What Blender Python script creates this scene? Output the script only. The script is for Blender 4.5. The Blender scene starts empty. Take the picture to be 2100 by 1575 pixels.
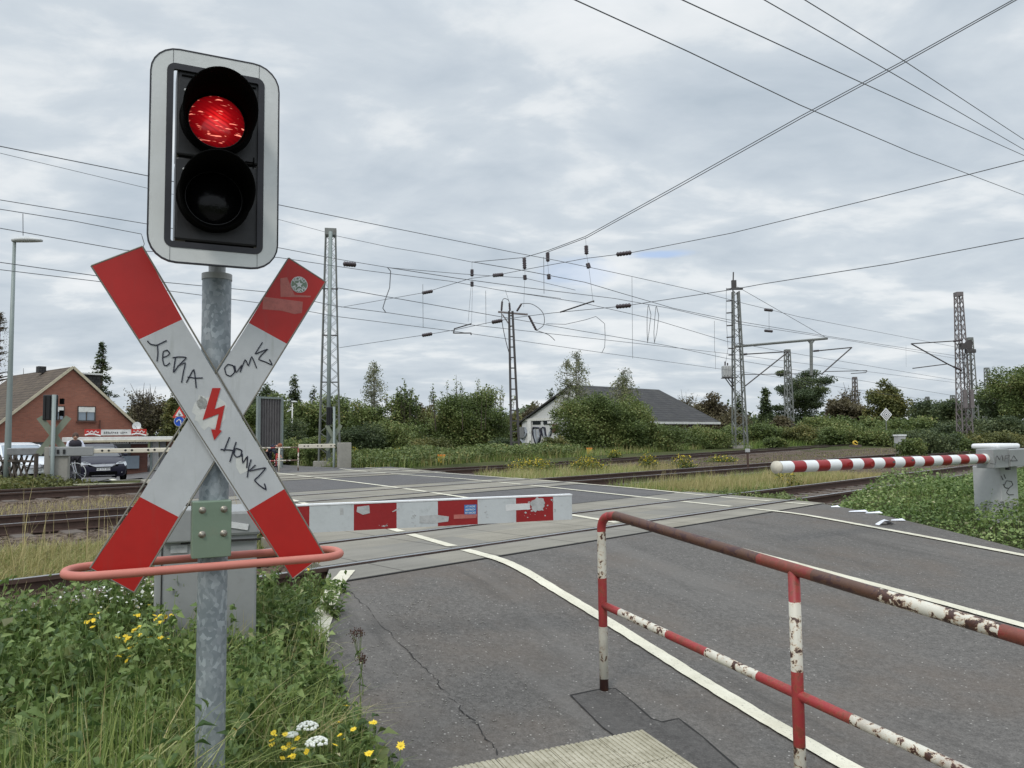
import bpy, bmesh, math, random
import numpy as np
from mathutils import Vector, Matrix
random.seed(7); RNG = np.random.default_rng(7)
SC = bpy.context.scene
R_ = math.radians
# ---------------------------------------------------------------- camera
F = 1577.; CX = 1050.; CY = 787.5; PITCH = math.atan(0.0646); ROLL = 0.010; H = 1.6
cf = np.array([0, math.cos(PITCH), math.sin(PITCH)]); r0 = np.array([1., 0, 0]); u0 = np.cross(r0, cf)
CR = math.cos(ROLL)*r0 - math.sin(ROLL)*u0; CU = math.sin(ROLL)*r0 + math.cos(ROLL)*u0
cam = bpy.data.objects.new('camera', bpy.data.cameras.new('camera')); SC.collection.objects.link(cam)
cam.data.sensor_width = 36; cam.data.lens = F/2100*36; cam.data.clip_start = .05; cam.data.clip_end = 5000
M = Matrix.Identity(4)
for i in range(3):
    M[i][0] = CR[i]; M[i][1] = CU[i]; M[i][2] = -cf[i]
M[2][3] = H
cam.matrix_world = M; SC.camera = cam
# ---------------------------------------------------------------- light
SUN_EL, SUN_AZ = 48, 205      # azimuth measured clockwise from +Y
w = bpy.data.worlds.new('World'); SC.world = w; w.use_nodes = True
nt = w.node_tree; nt.nodes.clear()
class NG:
    def __init__(s, nt): s.nt = nt
    def n(s, t, **k):
        nd = s.nt.nodes.new(t); ins = k.pop('i', {})
        for a, b in k.items(): setattr(nd, a, b)
        for a, b in ins.items():
            if isinstance(b, bpy.types.NodeSocket): s.nt.links.new(b, nd.inputs[a])
            else: nd.inputs[a].default_value = b
        return nd
    def math(s, op, a, b=0., c=None, clamp=False):
        nd = s.n('ShaderNodeMath', operation=op, i={0: a, 1: b} if c is None else {0: a, 1: b, 2: c}); nd.use_clamp = clamp
        return nd.outputs[0]
    def mapr(s, v, a, b, c=0., d=1., smooth=True):
        nd = s.n('ShaderNodeMapRange', i={0: v, 1: a, 2: b, 3: c, 4: d})
        if smooth: nd.interpolation_type = 'SMOOTHSTEP'
        return nd.outputs[0]
    def mix(s, f, a, b, mode='MIX'):
        nd = s.n('ShaderNodeMix', data_type='RGBA', blend_type=mode, i={0: f, 6: a, 7: b}); return nd.outputs[2]
    def noise(s, vec, scale, detail=4., rough=.55, dist=0.):
        return s.n('ShaderNodeTexNoise', i={'Vector': vec, 'Scale': scale, 'Detail': detail, 'Roughness': rough, 'Distortion': dist}).outputs[0]
    def ramp(s, f, stops, interp='LINEAR'):
        nd = s.n('ShaderNodeValToRGB', i={0: f}); cr = nd.color_ramp; cr.interpolation = interp
        while len(cr.elements) < len(stops): cr.elements.new(.5)
        for e, (p, c) in zip(cr.elements, stops): e.position = p; e.color = (*c, 1)
        return nd.outputs[0]
g = NG(nt)
sky = g.n('ShaderNodeTexSky', sky_type='NISHITA', sun_disc=False, sun_elevation=R_(SUN_EL), sun_rotation=R_(SUN_AZ), air_density=1.2, dust_density=2.)
tc = g.n('ShaderNodeTexCoord'); sep = g.n('ShaderNodeSeparateXYZ', i={0: tc.outputs['Generated']})
zc = g.math('MAXIMUM', sep.outputs[2], 0.)
den = g.math('ADD', zc, .2)
cp = g.n('ShaderNodeCombineXYZ', i={0: g.math('DIVIDE', sep.outputs[0], den), 1: g.math('DIVIDE', sep.outputs[1], den), 2: .0}).outputs[0]
cp = g.n('ShaderNodeMapping', i={'Vector': cp, 'Rotation': (0, 0, R_(-18)), 'Scale': (1.05, 1.45, 1)}).outputs[0]
n1 = g.noise(cp, 1.9, 7., .52, .5)
n2 = g.noise(cp, 5.2, 6., .58, .3)
n3 = g.noise(cp, .7, 3., .5)
cl = g.math('ADD', g.math('MULTIPLY', n1, .62), g.math('ADD', g.math('MULTIPLY', n2, .22), g.math('MULTIPLY', n3, .25)))
cc = g.ramp(cl, [(.37, (4.7, 5.4, 6.1)), (.47, (5.5, 6.15, 6.8)), (.55, (6.2, 6.8, 7.35)), (.61, (7.6, 8.0, 8.3)), (.70, (8.5, 8.75, 8.95))])
# a small gap of blue in the overcast
gapd = Vector((0.178, 0.95, 0.20)).normalized()
def ray(x, y): return cf + CR*(x-CX)/F - CU*(y-CY)/F
def gap(px, py, wx, wy, amt):
    d = ray(px, py); d = d/np.linalg.norm(d)
    df = g.n('ShaderNodeVectorMath', operation='SUBTRACT', i={0: tc.outputs['Generated'], 1: tuple(d)}).outputs[0]
    sc = g.n('ShaderNodeVectorMath', operation='MULTIPLY', i={0: df, 1: (1/wx, .6, 1/wy)}).outputs[0]
    ln = g.n('ShaderNodeVectorMath', operation='LENGTH', i={0: sc}).outputs[1]
    ln = g.math('ADD', ln, g.math('MULTIPLY', g.math('SUBTRACT', n2, .5), 1.4))
    return g.mapr(ln, 1.05, .25, 0., amt)
blue = g.math('MAXIMUM', gap(1350, 522, .05, .006, .6), gap(1190, 560, .07, .025, .3))
cc = g.mix(blue, cc, (3.9, 5.6, 8.9, 1))
cover = g.mapr(zc, 0., 1., .97, .93)
col = g.mix(cover, sky.outputs[0], cc)
gain = g.mapr(zc, .46, .95, 1.05, 2.6)
colm = g.n('ShaderNodeVectorMath', operation='SCALE', i={0: col, 3: gain}).outputs[0]
bg = g.n('ShaderNodeBackground', i={0: colm, 1: .1})
g.n('ShaderNodeOutputWorld', i={0: bg.outputs[0]})
sun = bpy.data.objects.new('sun', bpy.data.lights.new('sun', 'SUN')); SC.collection.objects.link(sun)
sun.data.energy = 1.4; sun.data.angle = R_(14); sun.data.color = (1, .95, .88)
sd = Vector((math.sin(R_(SUN_AZ))*math.cos(R_(SUN_EL)), math.cos(R_(SUN_AZ))*math.cos(R_(SUN_EL)), math.sin(R_(SUN_EL))))
sun.rotation_euler = (-sd).to_track_quat('-Z', 'Y').to_euler()
SC.view_settings.view_transform = 'Standard'; SC.view_settings.look = 'None'; SC.view_settings.exposure = 0; SC.view_settings.gamma = 1
SC.view_settings.use_curve_mapping = False
SC.cycles.max_bounces = 6; SC.cycles.transparent_max_bounces = 8; SC.cycles.use_denoising = True

# ---------------------------------------------------------------- ground shape (u along the rails, v across)
T = np.array([.716, .698]); N = np.array([-.698, .716])
def xy(u, v): return u*T[0]+v*N[0], u*T[1]+v*N[1]
def uv(x, y): return x*T[0]+y*T[1], x*N[0]+y*N[1]
def sm(a, b, x):
    t = np.clip((np.asarray(x, float)-a)/(b-a), 0, 1); return t*t*(3-2*t)
def zg(x, y):
    x = np.asarray(x, float); y = np.asarray(y, float)
    u, v = uv(x, y)
    sl = np.clip(.143-(u-5)*.016, .03, .143)
    d = np.clip(5.7-v, 0, None); dn = sl*np.where(d < .8, d*d/1.6, d-.4)*1.1
    dn = .8*(1-np.exp(-dn*1.18/.8*1.15))
    f = 1.7*(1-np.exp(-np.clip(v-24.8, 0, None)/24))*(1-sm(15, 25, u))
    f2 = .12*(1-np.exp(-np.clip(v-24.8, 0, None)/20))*sm(15, 25, u)
    return .37-dn-f-f2
LV = [-8, 0, 2, 3.3, 4.2, 4.9, 6.2, 25, 32, 45, 70]; LU = [-7, -.6, 1.3, 2.25, 2.45, 2.9, 3.9, 8.4, 8.2, 6.5, 5]
RV = [-8, -1, 2.2, 5.9, 21, 25, 32, 45, 70]; RU = [3.5, 8.1, 10.6, 12.95, 16.25, 17.6, 19.5, 21.5, 26]
def Lb(v): return np.interp(v, LV, LU)
def Rb(v): return np.interp(v, RV, RU)
def zt(x, y):
    x = np.asarray(x, float); y = np.asarray(y, float)
    u, v = uv(x, y); z = zg(x, y)
    l = Lb(v); r = Rb(v); ins = sm(0, .5, u-l+.5)*sm(0, .5, r-u+.5)
    tr = sm(5.3, 5.9, v)*(1-sm(24.4, 26, v))
    off = z-.05-.17*tr
    bank = sm(.0, .9, l-u)*(1-sm(5., 5.7, v))
    off = off*(1-bank)+np.maximum(off, .16+.02*np.sin(x*2.3)*np.cos(y*1.7))*bank
    rb = sm(.2, 1.2, u-r)*(1-sm(5., 5.7, v)); off = off*(1-rb)+np.maximum(off, .22)*rb
    return ins*(z-.06)+(1-ins)*off
def onray(d, t): return np.array([d[0]*t, d[1]*t, H+d[2]*t])
def G(x, y, z=0.):
    d = ray(x, y); return onray(d, (z-H)/d[2])
def D(x, y, Y):
    d = ray(x, y); return onray(d, Y/d[1])
def gp(x, y, fn=zg):
    z = .2
    for _ in range(30):
        p = G(x, y, z); z = z*.5+.5*float(fn(p[0], p[1]))
    return np.array([p[0], p[1], float(fn(p[0], p[1]))])
def base(px, Y):
    p = D(px, 890, Y); return np.array([p[0], p[1], float(zt(p[0], p[1]))])
def inplane(x, y, A, dr):
    d = ray(x, y); n = np.array([-dr[1], dr[0]]); t = (n@np.array(A[:2]))/(n@d[:2]); return onray(d, t)
def inv(x, y, v):
    d = ray(x, y); t = v/(d[:2]@N); return onray(d, t)

# ---------------------------------------------------------------- materials
MATS = {}
def newmat(name):
    m = bpy.data.materials.new(name); m.use_nodes = True; m.node_tree.nodes.clear(); MATS[name] = m
    g = NG(m.node_tree); return m, g
def finish(g, colr, rough=.6, metal=0., bump=None, spec=.5, coat=0.):
    ins = {'Base Color': colr, 'Roughness': rough, 'Metallic': metal, 'Specular IOR Level': spec, 'Coat Weight': coat}
    p = g.n('ShaderNodeBsdfPrincipled', i=ins)
    if bump is not None:
        b = g.n('ShaderNodeBump', i={'Height': bump[0], 'Strength': bump[1], 'Distance': bump[2]}); g.nt.links.new(b.outputs[0], p.inputs['Normal'])
    g.n('ShaderNodeOutputMaterial', i={0: p.outputs[0]}); return p
def c4(c): return (*c, 1) if len(c) == 3 else c
def sc_(c, k): return tuple(x*k for x in c)
def mat(name, c, rough=.6, metal=0., var=.25, scale=4., bs=None, dirt=None, spec=.5, coat=0.):
    """plain painted / metal surface with uneven tone, grime blotches and small bumps"""
    m, g = newmat(name); tc = g.n('ShaderNodeTexCoord').outputs['Object']
    a = g.noise(tc, scale, 6., .6); b = g.noise(tc, scale*6, 4., .6)
    f = g.math('ADD', g.math('MULTIPLY', a, .65), g.math('MULTIPLY', b, .35))
    colr = g.ramp(f, [(.3, sc_(c, 1-var)), (.5, c), (.72, sc_(c, 1+var*.6))])
    if dirt:
        colr = g.mix(g.mapr(g.noise(tc, scale*1.7, 8., .7), .55, .72, 0., dirt[1]), colr, c4(dirt[0]))
    finish(g, colr, rough, metal, (b, .25, .004) if bs is None else (g.noise(tc, bs[0], 5.), bs[1], bs[2]), spec, coat)
    return m
mat('steel_grey', (.23, .235, .24), .5, .3, .3, 6, dirt=((.12, .1, .08), .5))
mat('housing_grey', (.27, .28, .28), .5, 0, .12, 3, dirt=((.2, .2, .19), .5))
mat('housing_light', (.42, .43, .43), .5, 0, .1, 3, dirt=((.3, .3, .28), .4))
mat('black_plastic', (.012, .012, .013), .42, 0, .3, 5)
mat('black_matt', (.003, .003, .003), 1., 0, .3, 5, spec=.1)
mat('black_matt_two', (.006, .006, .006), .8, 0, .3, 5)
mat('rubber', (.012, .012, .012), .8)
def mat_sign(name, c, d1):
    m, g = newmat(name); tc = g.n('ShaderNodeTexCoord').outputs['Object']
    run = g.n('ShaderNodeMapping', i={'Vector': tc, 'Scale': (1, 1, .12)}).outputs[0]
    a = g.noise(tc, 7., 6., .65); b = g.noise(run, 38., 5., .65); k = g.noise(tc, 160., 4., .8)
    colr = g.ramp(a, [(.3, sc_(c, .88)), (.55, c), (.75, sc_(c, 1.07))])
    colr = g.mix(g.mapr(b, .53, .72, 0., .45), colr, c4(d1))
    colr = g.mix(g.mapr(k, .66, .72, 0., .6), colr, c4(sc_(d1, .6)))
    finish(g, colr, .38, 0, (k, .06, .001), .5); return m
mat_sign('sign_white', (.5, .52, .53), (.34, .36, .34))
mat_sign('sign_red', (.43, .013, .009), (.34, .03, .022))
mat('sign_edge', (.2, .19, .16), .5, .2)
mat('dark_trim', (.02, .02, .026), .5)
mat('back_grey', (.2, .225, .17), .6, 0, .15, 3)
mat('frame_white', (.64, .66, .65), .4, 0, .06, 5, dirt=((.5, .52, .5), .4))
mat('green_paint', (.155, .215, .155), .5, 0, .12, 5, dirt=((.2, .22, .16), .5))
mat('hoop_paint', (.5, .17, .13), .6, 0, .12, 6, dirt=((.5, .22, .16), .6))
mat('ink', (.012, .014, .03), .5)
mat('ink_grey', (.09, .09, .09), .6)
mat('ink_silver', (.33, .36, .4), .5)
mat('sticker_white', (.62, .63, .63), .5, 0, .2, 20)
mat('sticker_pale', (.42, .43, .43), .6, 0, .35, 30)
mat('sticker_blue', (.03, .16, .42), .5)
mat('beam_red', (.27, .012, .014), .4, 0, .14, 6, dirt=((.36, .04, .03), .35))
mat('beam_white', (.5, .53, .54), .4, 0, .1, 6, dirt=((.34, .36, .36), .7))
mat('beam_top', (.8, .81, .82), .4, 0, .06, 6)
mat('pole_white', (.72, .74, .74), .4, 0, .08, 6, dirt=((.5, .52, .5), .5))
mat('bolt', (.28, .26, .22), .4, .6)
mat('rail_side', (.075, .045, .035), .8, 0, .4, 12)
mat('rail_top', (.45, .45, .46), .28, .9, .2, 8)
mat('rail_top_dull', (.16, .145, .135), .4, .6, .3, 8)
mat('groove', (.018, .017, .016), .9)
mat('sleeper', (.11, .09, .075), .85, 0, .4, 8)
mat('cream_paint', (.62, .58, .48), .5, 0, .1, 5)
mat('glass_dark', (.02, .024, .03), .08, 0, .1, 1, spec=1.)
mat('glass_pale', (.22, .27, .32), .12, 0, .2, .6, spec=1.)
mat('car_dark', (.01, .009, .022), .32, 0, .05, 2, spec=.35)
mat('car_white', (.62, .64, .67), .25, 0, .05, 2, coat=1.)
mat('chrome', (.6, .6, .62), .15, 1.)
mat('lamp_glass', (.8, .84, .88), .2, 0, .2, 20, spec=1., coat=1.)
mat('plate', (.7, .71, .7), .4)
mat('wire', (.12, .125, .135), .5, .4)
mat('wire_pale', (.2, .21, .22), .5, .4)
mat('insulator', (.05, .036, .04), .25, 0, .2, 5)
mat('mast_grey', (.19, .2, .19), .6, .3, .3, 1.2, dirt=((.13, .1, .08), .6))
mat('mast_rust', (.17, .15, .15), .7, .1, .35, 1.2, dirt=((.2, .19, .18), .6))
mat('mast_dark', (.075, .07, .07), .6, .3, .3, 1.2)
mat('tube_green', (.24, .28, .27), .55, .2, .15, 1.)
mat('concrete', (.3, .29, .26), .85, 0, .2, 3)
def mat_roof(name, c):
    m, g = newmat(name); tc = g.n('ShaderNodeTexCoord').outputs['Object']; sp = g.n('ShaderNodeSeparateXYZ', i={0: tc}).outputs
    cb = g.n('ShaderNodeCombineXYZ', i={0: g.math('ADD', sp[0], sp[1]), 1: sp[2], 2: 0.}).outputs[0]
    b = g.n('ShaderNodeTexBrick', i={'Vector': cb, 'Color1': c4(sc_(c, 1.25)), 'Color2': c4(sc_(c, .8)), 'Mortar': c4(sc_(c, .35)), 'Scale': 1., 'Mortar Size': .02, 'Brick Width': .3, 'Row Height': .2})
    finish(g, g.mix(g.mapr(g.noise(tc, 1.2, 6., .65), .45, .7, 0., .5), b.outputs[0], c4((c[0]*1.5, c[1]*1.5, c[2]*1.3))), .8, 0, (b.outputs[1], -.5, .03), .3)
mat_roof('roof_dark', (.05, .049, .05)); mat_roof('roof_brown', (.1, .078, .06))
mat('plaster', (.56, .57, .56), .8, 0, .1, .8, dirt=((.4, .4, .37), .5))
mat('trim_white', (.7, .7, .68), .5)
mat('trim_cream', (.5, .45, .33), .6)
mat('shutter', (.66, .66, .62), .6)
mat('timber', (.07, .055, .045), .85, 0, .35, 9)
mat('skin', (.5, .28, .2), .55, 0, .06, 10)
mat('hair', (.06, .03, .018), .7)
mat('hair_red', (.22, .07, .03), .7)
mat('cloth_white', (.62, .64, .74), .8, 0, .1, 12)
mat('cloth_dark', (.02, .018, .026), .85, 0, .2, 12)
mat('cloth_navy', (.018, .026, .05), .85, 0, .2, 12)
mat('cloth_blue', (.03, .045, .09), .85, 0, .2, 12)
mat('red_paint', (.5, .035, .025), .5, 0, .15, 4)
mat('orange_paint', (.75, .25, .03), .6)
mat('yellow_paint', (.62, .42, .05), .6)
mat('blue_sign', (.01, .07, .4), .4)
mat('bark', (.07, .055, .042), .9, 0, .35, 6)
mat('bark_pale', (.3, .29, .26), .85, 0, .5, 4)
mat('petal_yellow', (.78, .56, .02), .6, 0, .12, 30)
mat('petal_white', (.7, .72, .66), .7, 0, .1, 30)
mat('seed_brown', (.07, .035, .025), .9)
mat('paper', (.75, .77, .82), .7)
mat('residue_red', (.42, .13, .11), .6, 0, .3, 40)
mat('dish', (.5, .52, .52), .5)
mat('steel_panel', (.16, .15, .15), .55, .3, .3, 3)
mat('tick_red', (.33, .02, .02), .6)

def mat_galv():
    m, g = newmat('galvanised'); tc = g.n('ShaderNodeTexCoord').outputs['Object']
    wv = g.n('ShaderNodeMapping', i={'Vector': tc, 'Scale': (1, 1, .75)}).outputs[0]
    nz = g.n('ShaderNodeTexNoise', i={'Vector': wv, 'Scale': 22., 'Detail': 3.}).outputs[1]
    wv = g.n('ShaderNodeVectorMath', operation='MULTIPLY_ADD', i={0: nz, 1: (.03, .03, .03), 2: wv}).outputs[0]
    v = g.n('ShaderNodeTexVoronoi', i={'Vector': wv, 'Scale': 75.}).outputs[1]
    s = g.n('ShaderNodeSeparateColor', i={0: v}).outputs[0]
    a = g.noise(tc, 9., 4.)
    f = g.math('ADD', g.math('MULTIPLY', s, .55), g.math('MULTIPLY', a, .45))
    colr = g.ramp(f, [(.3, (.19, .22, .235)), (.5, (.235, .265, .28)), (.66, (.28, .31, .325)), (.8, (.37, .41, .43))])
    colr = g.mix(g.mapr(g.noise(g.n('ShaderNodeMapping', i={'Vector': tc, 'Scale': (1, 1, .25)}).outputs[0], 14., 6., .7), .58, .74, 0., .4), colr, (.14, .15, .145, 1))
    finish(g, colr, .5, .25, (s, .05, .002)); return m
mat_galv()
def mat_asphalt(name, c, brown=.5):
    m, g = newmat(name); tc = g.n('ShaderNodeTexCoord').outputs['Object']
    fine = g.noise(tc, 95., 3., .7); mid = g.noise(tc, 28., 5., .7); big = g.noise(tc, .9, 5., .6)
    vo = g.n('ShaderNodeTexVoronoi', i={'Vector': tc, 'Scale': 62.}); sp = g.n('ShaderNodeSeparateColor', i={0: vo.outputs[1]}).outputs[0]
    f = g.math('ADD', g.math('MULTIPLY', fine, .5), g.math('MULTIPLY', mid, .5))
    colr = g.ramp(f, [(.34, sc_(c, .5)), (.5, c), (.66, sc_(c, 1.6))])
    colr = g.mix(g.mapr(big, .42, .7, 0., brown), colr, c4((c[0]*1.12, c[1]*.94, c[2]*.8)))
    colr = g.mix(g.mapr(g.noise(tc, 2.6, 6., .65), .5, .75, 0., .38), colr, c4(sc_(c, .55)))
    rd = g.n('ShaderNodeMapping', i={'Vector': g.n('ShaderNodeMapping', i={'Vector': tc, 'Rotation': (0, 0, -R_(120.3))}).outputs[0], 'Scale': (.12, 1.1, 1)}).outputs[0]
    colr = g.mix(g.mapr(g.noise(rd, 1.3, 5., .6), .5, .68, 0., .5), colr, c4(sc_(c, 1.35)))
    colr = g.mix(g.mapr(g.noise(rd, 2.7, 6., .7), .56, .7, 0., .5), colr, c4(sc_(c, .6)))
    colr = g.mix(g.math('MULTIPLY', g.mapr(sp, .975, .985, 0., 1.), g.mapr(vo.outputs[0], .5, .2, 0., .8)), colr, (.4, .38, .35, 1))
    finish(g, colr, .9, 0, (f, .7, .006), .3); return m
mat_asphalt('asphalt', (.115, .108, .1))
mat_asphalt('asphalt_dark', (.078, .074, .07), .3)
mat_asphalt('asphalt_far', (.105, .102, .102), .2)
def mat_concrete_slab():
    m, g = newmat('slab'); tc = g.n('ShaderNodeTexCoord').outputs['Object']
    a = g.noise(tc, 1.1, 6., .6); b = g.noise(tc, 60., 4., .6)
    ln = g.n('ShaderNodeMapping', i={'Vector': tc, 'Scale': (.35, 3.5, 1)}).outputs[0]
    s = g.noise(ln, 1.4, 6., .65)
    f = g.math('ADD', g.math('MULTIPLY', a, .4), g.math('ADD', g.math('MULTIPLY', b, .25), g.math('MULTIPLY', s, .4)))
    colr = g.ramp(f, [(.34, (.14, .125, .095)), (.5, (.24, .222, .18)), (.68, (.33, .305, .25))])
    sxx = g.n('ShaderNodeSeparateXYZ', i={0: tc}).outputs; un = g.n('ShaderNodeCombineXYZ', i={0: g.math('FLOOR', g.math('DIVIDE', sxx[0], 1.2)), 1: g.math('FLOOR', g.math('DIVIDE', sxx[1], .9)), 2: 0.}).outputs[0]
    wn = g.n('ShaderNodeTexWhiteNoise', i={0: un}).outputs[0]
    colr = g.mix(g.mapr(wn, 0., 1., 0., .55, False), colr, (.165, .163, .155, 1))
    # joints between the slab units
    sx = g.n('ShaderNodeSeparateXYZ', i={0: tc}).outputs[0]
    fr = g.math('FRACT', g.math('DIVIDE', sx, 1.2)); j = g.mapr(g.math('ABSOLUTE', g.math('SUBTRACT', fr, .5)), .006, .012, 1., 0.)
    colr = g.mix(g.math('MULTIPLY', j, .7), colr, (.04, .036, .03, 1))
    finish(g, colr, .85, 0, (b, .3, .004), .3); return m
mat_concrete_slab()
def mat_marking():
    m, g = newmat('road_paint'); tc = g.n('ShaderNodeTexCoord').outputs['Object']
    a = g.noise(tc, 3., 6., .7); b = g.noise(tc, 55., 5., .75)
    colr = g.ramp(a, [(.3, (.52, .49, .38)), (.6, (.68, .65, .53))])
    colr = g.mix(g.mapr(b, .57, .66, 0., .7), colr, (.2, .19, .17, 1))
    finish(g, colr, .7, 0, (b, .2, .003)); return m
mat_marking()
def mat_ground(name, c1, c2, c3):
    m, g = newmat(name); tc = g.n('ShaderNodeTexCoord').outputs['Object']
    a = g.noise(tc, .35, 6., .6); b = g.noise(tc, 14., 6., .7)
    f = g.math('ADD', g.math('MULTIPLY', a, .55), g.math('MULTIPLY', b, .45))
    finish(g, g.ramp(f, [(.36, c1), (.5, c2), (.66, c3)]), .95, 0, (b, .8, .05), .1); return m
mat_ground('soil_green', (.028, .034, .013), (.055, .066, .024), (.11, .105, .045))
def mat_ballast():
    m, g = newmat('ballast'); tc = g.n('ShaderNodeTexCoord').outputs['Object']
    v = g.n('ShaderNodeTexVoronoi', i={'Vector': tc, 'Scale': 17.}); s = g.n('ShaderNodeSeparateColor', i={0: v.outputs[1]}).outputs[0]
    colr = g.ramp(s, [(.0, (.05, .036, .026)), (.5, (.115, .085, .063)), (1., (.2, .16, .125))])
    colr = g.mix(g.mapr(g.noise(tc, .8, 5.), .45, .65, 0., .5), colr, (.08, .05, .035, 1))
    finish(g, colr, .95, 0, (v.outputs[0], 1., .05), .2); return m
mat_ballast()
def mat_brick(name, c1, c2, mortar, axis='XZ', s=1.):
    m, g = newmat(name); tc = g.n('ShaderNodeTexCoord').outputs['Object']
    sp = g.n('ShaderNodeSeparateXYZ', i={0: tc}).outputs
    cb = g.n('ShaderNodeCombineXYZ', i={0: g.math('ADD', sp[0], sp[1]), 1: sp[2], 2: 0.}).outputs[0]
    b = g.n('ShaderNodeTexBrick', i={'Vector': cb, 'Color1': c4(c1), 'Color2': c4(c2), 'Mortar': c4(mortar), 'Scale': s, 'Mortar Size': .008, 'Brick Width': .25, 'Row Height': .083}).outputs[0]
    colr = g.mix(g.mapr(g.noise(tc, .7, 6.), .4, .7, 0., .35), b, c4(sc_(c1, .7)))
    finish(g, colr, .85, 0, None, .2); return m
mat_brick('brick', (.34, .135, .09), (.27, .105, .072), (.22, .16, .13))
mat_brick('brick_dark', (.17, .075, .055), (.12, .055, .042), (.12, .09, .08))
def mat_leaf(name, stops, trans=.3, rough=.55):
    m, g = newmat(name)
    at = g.n('ShaderNodeAttribute', attribute_name='tint').outputs['Fac']
    colr = g.ramp(at, stops)
    p = g.n('ShaderNodeBsdfPrincipled', i={'Base Color': colr, 'Roughness': rough, 'Specular IOR Level': .35})
    t = g.n('ShaderNodeBsdfTranslucent', i={0: colr})
    x = g.n('ShaderNodeMixShader', i={0: trans, 1: p.outputs[0], 2: t.outputs[0]})
    g.n('ShaderNodeOutputMaterial', i={0: x.outputs[0]}); return m
mat_leaf('leaf_mid', [(0, (.075, .11, .034)), (.5, (.145, .19, .06)), (.9, (.24, .275, .095)), (1, (.34, .3, .12))])
mat_leaf('leaf_dark', [(0, (.045, .068, .03)), (.6, (.09, .12, .052)), (1, (.165, .19, .08))])
mat_leaf('leaf_olive', [(0, (.08, .095, .03)), (.6, (.16, .17, .055)), (1, (.28, .24, .085))])
mat_leaf('leaf_brown', [(0, (.075, .062, .036)), (.6, (.13, .11, .062)), (1, (.2, .18, .095))])
mat_leaf('leaf_birch', [(0, (.1, .12, .05)), (.6, (.19, .21, .1)), (1, (.3, .29, .15))])
mat_leaf('leaf_fresh', [(0, (.07, .12, .032)), (.5, (.165, .24, .07)), (.88, (.34, .42, .16)), (1, (.56, .54, .33))])
mat_leaf('weed_leaf', [(0, (.06, .11, .033)), (.5, (.155, .23, .066)), (.82, (.31, .39, .14)), (1, (.55, .5, .3))], .35, .45)
mat_leaf('grass_green', [(0, (.07, .12, .025)), (.45, (.18, .25, .06)), (.8, (.34, .40, .13)), (1, (.6, .55, .32))], .35)
mat_leaf('grass_dry', [(0, (.2, .2, .07)), (.4, (.38, .34, .14)), (1, (.58, .48, .26))], .3)
mat_leaf('flower_mass', [(0, (.08, .12, .03)), (.45, (.14, .17, .04)), (.5, (.6, .46, .03)), (1, (.75, .58, .05))], .2)

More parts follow.
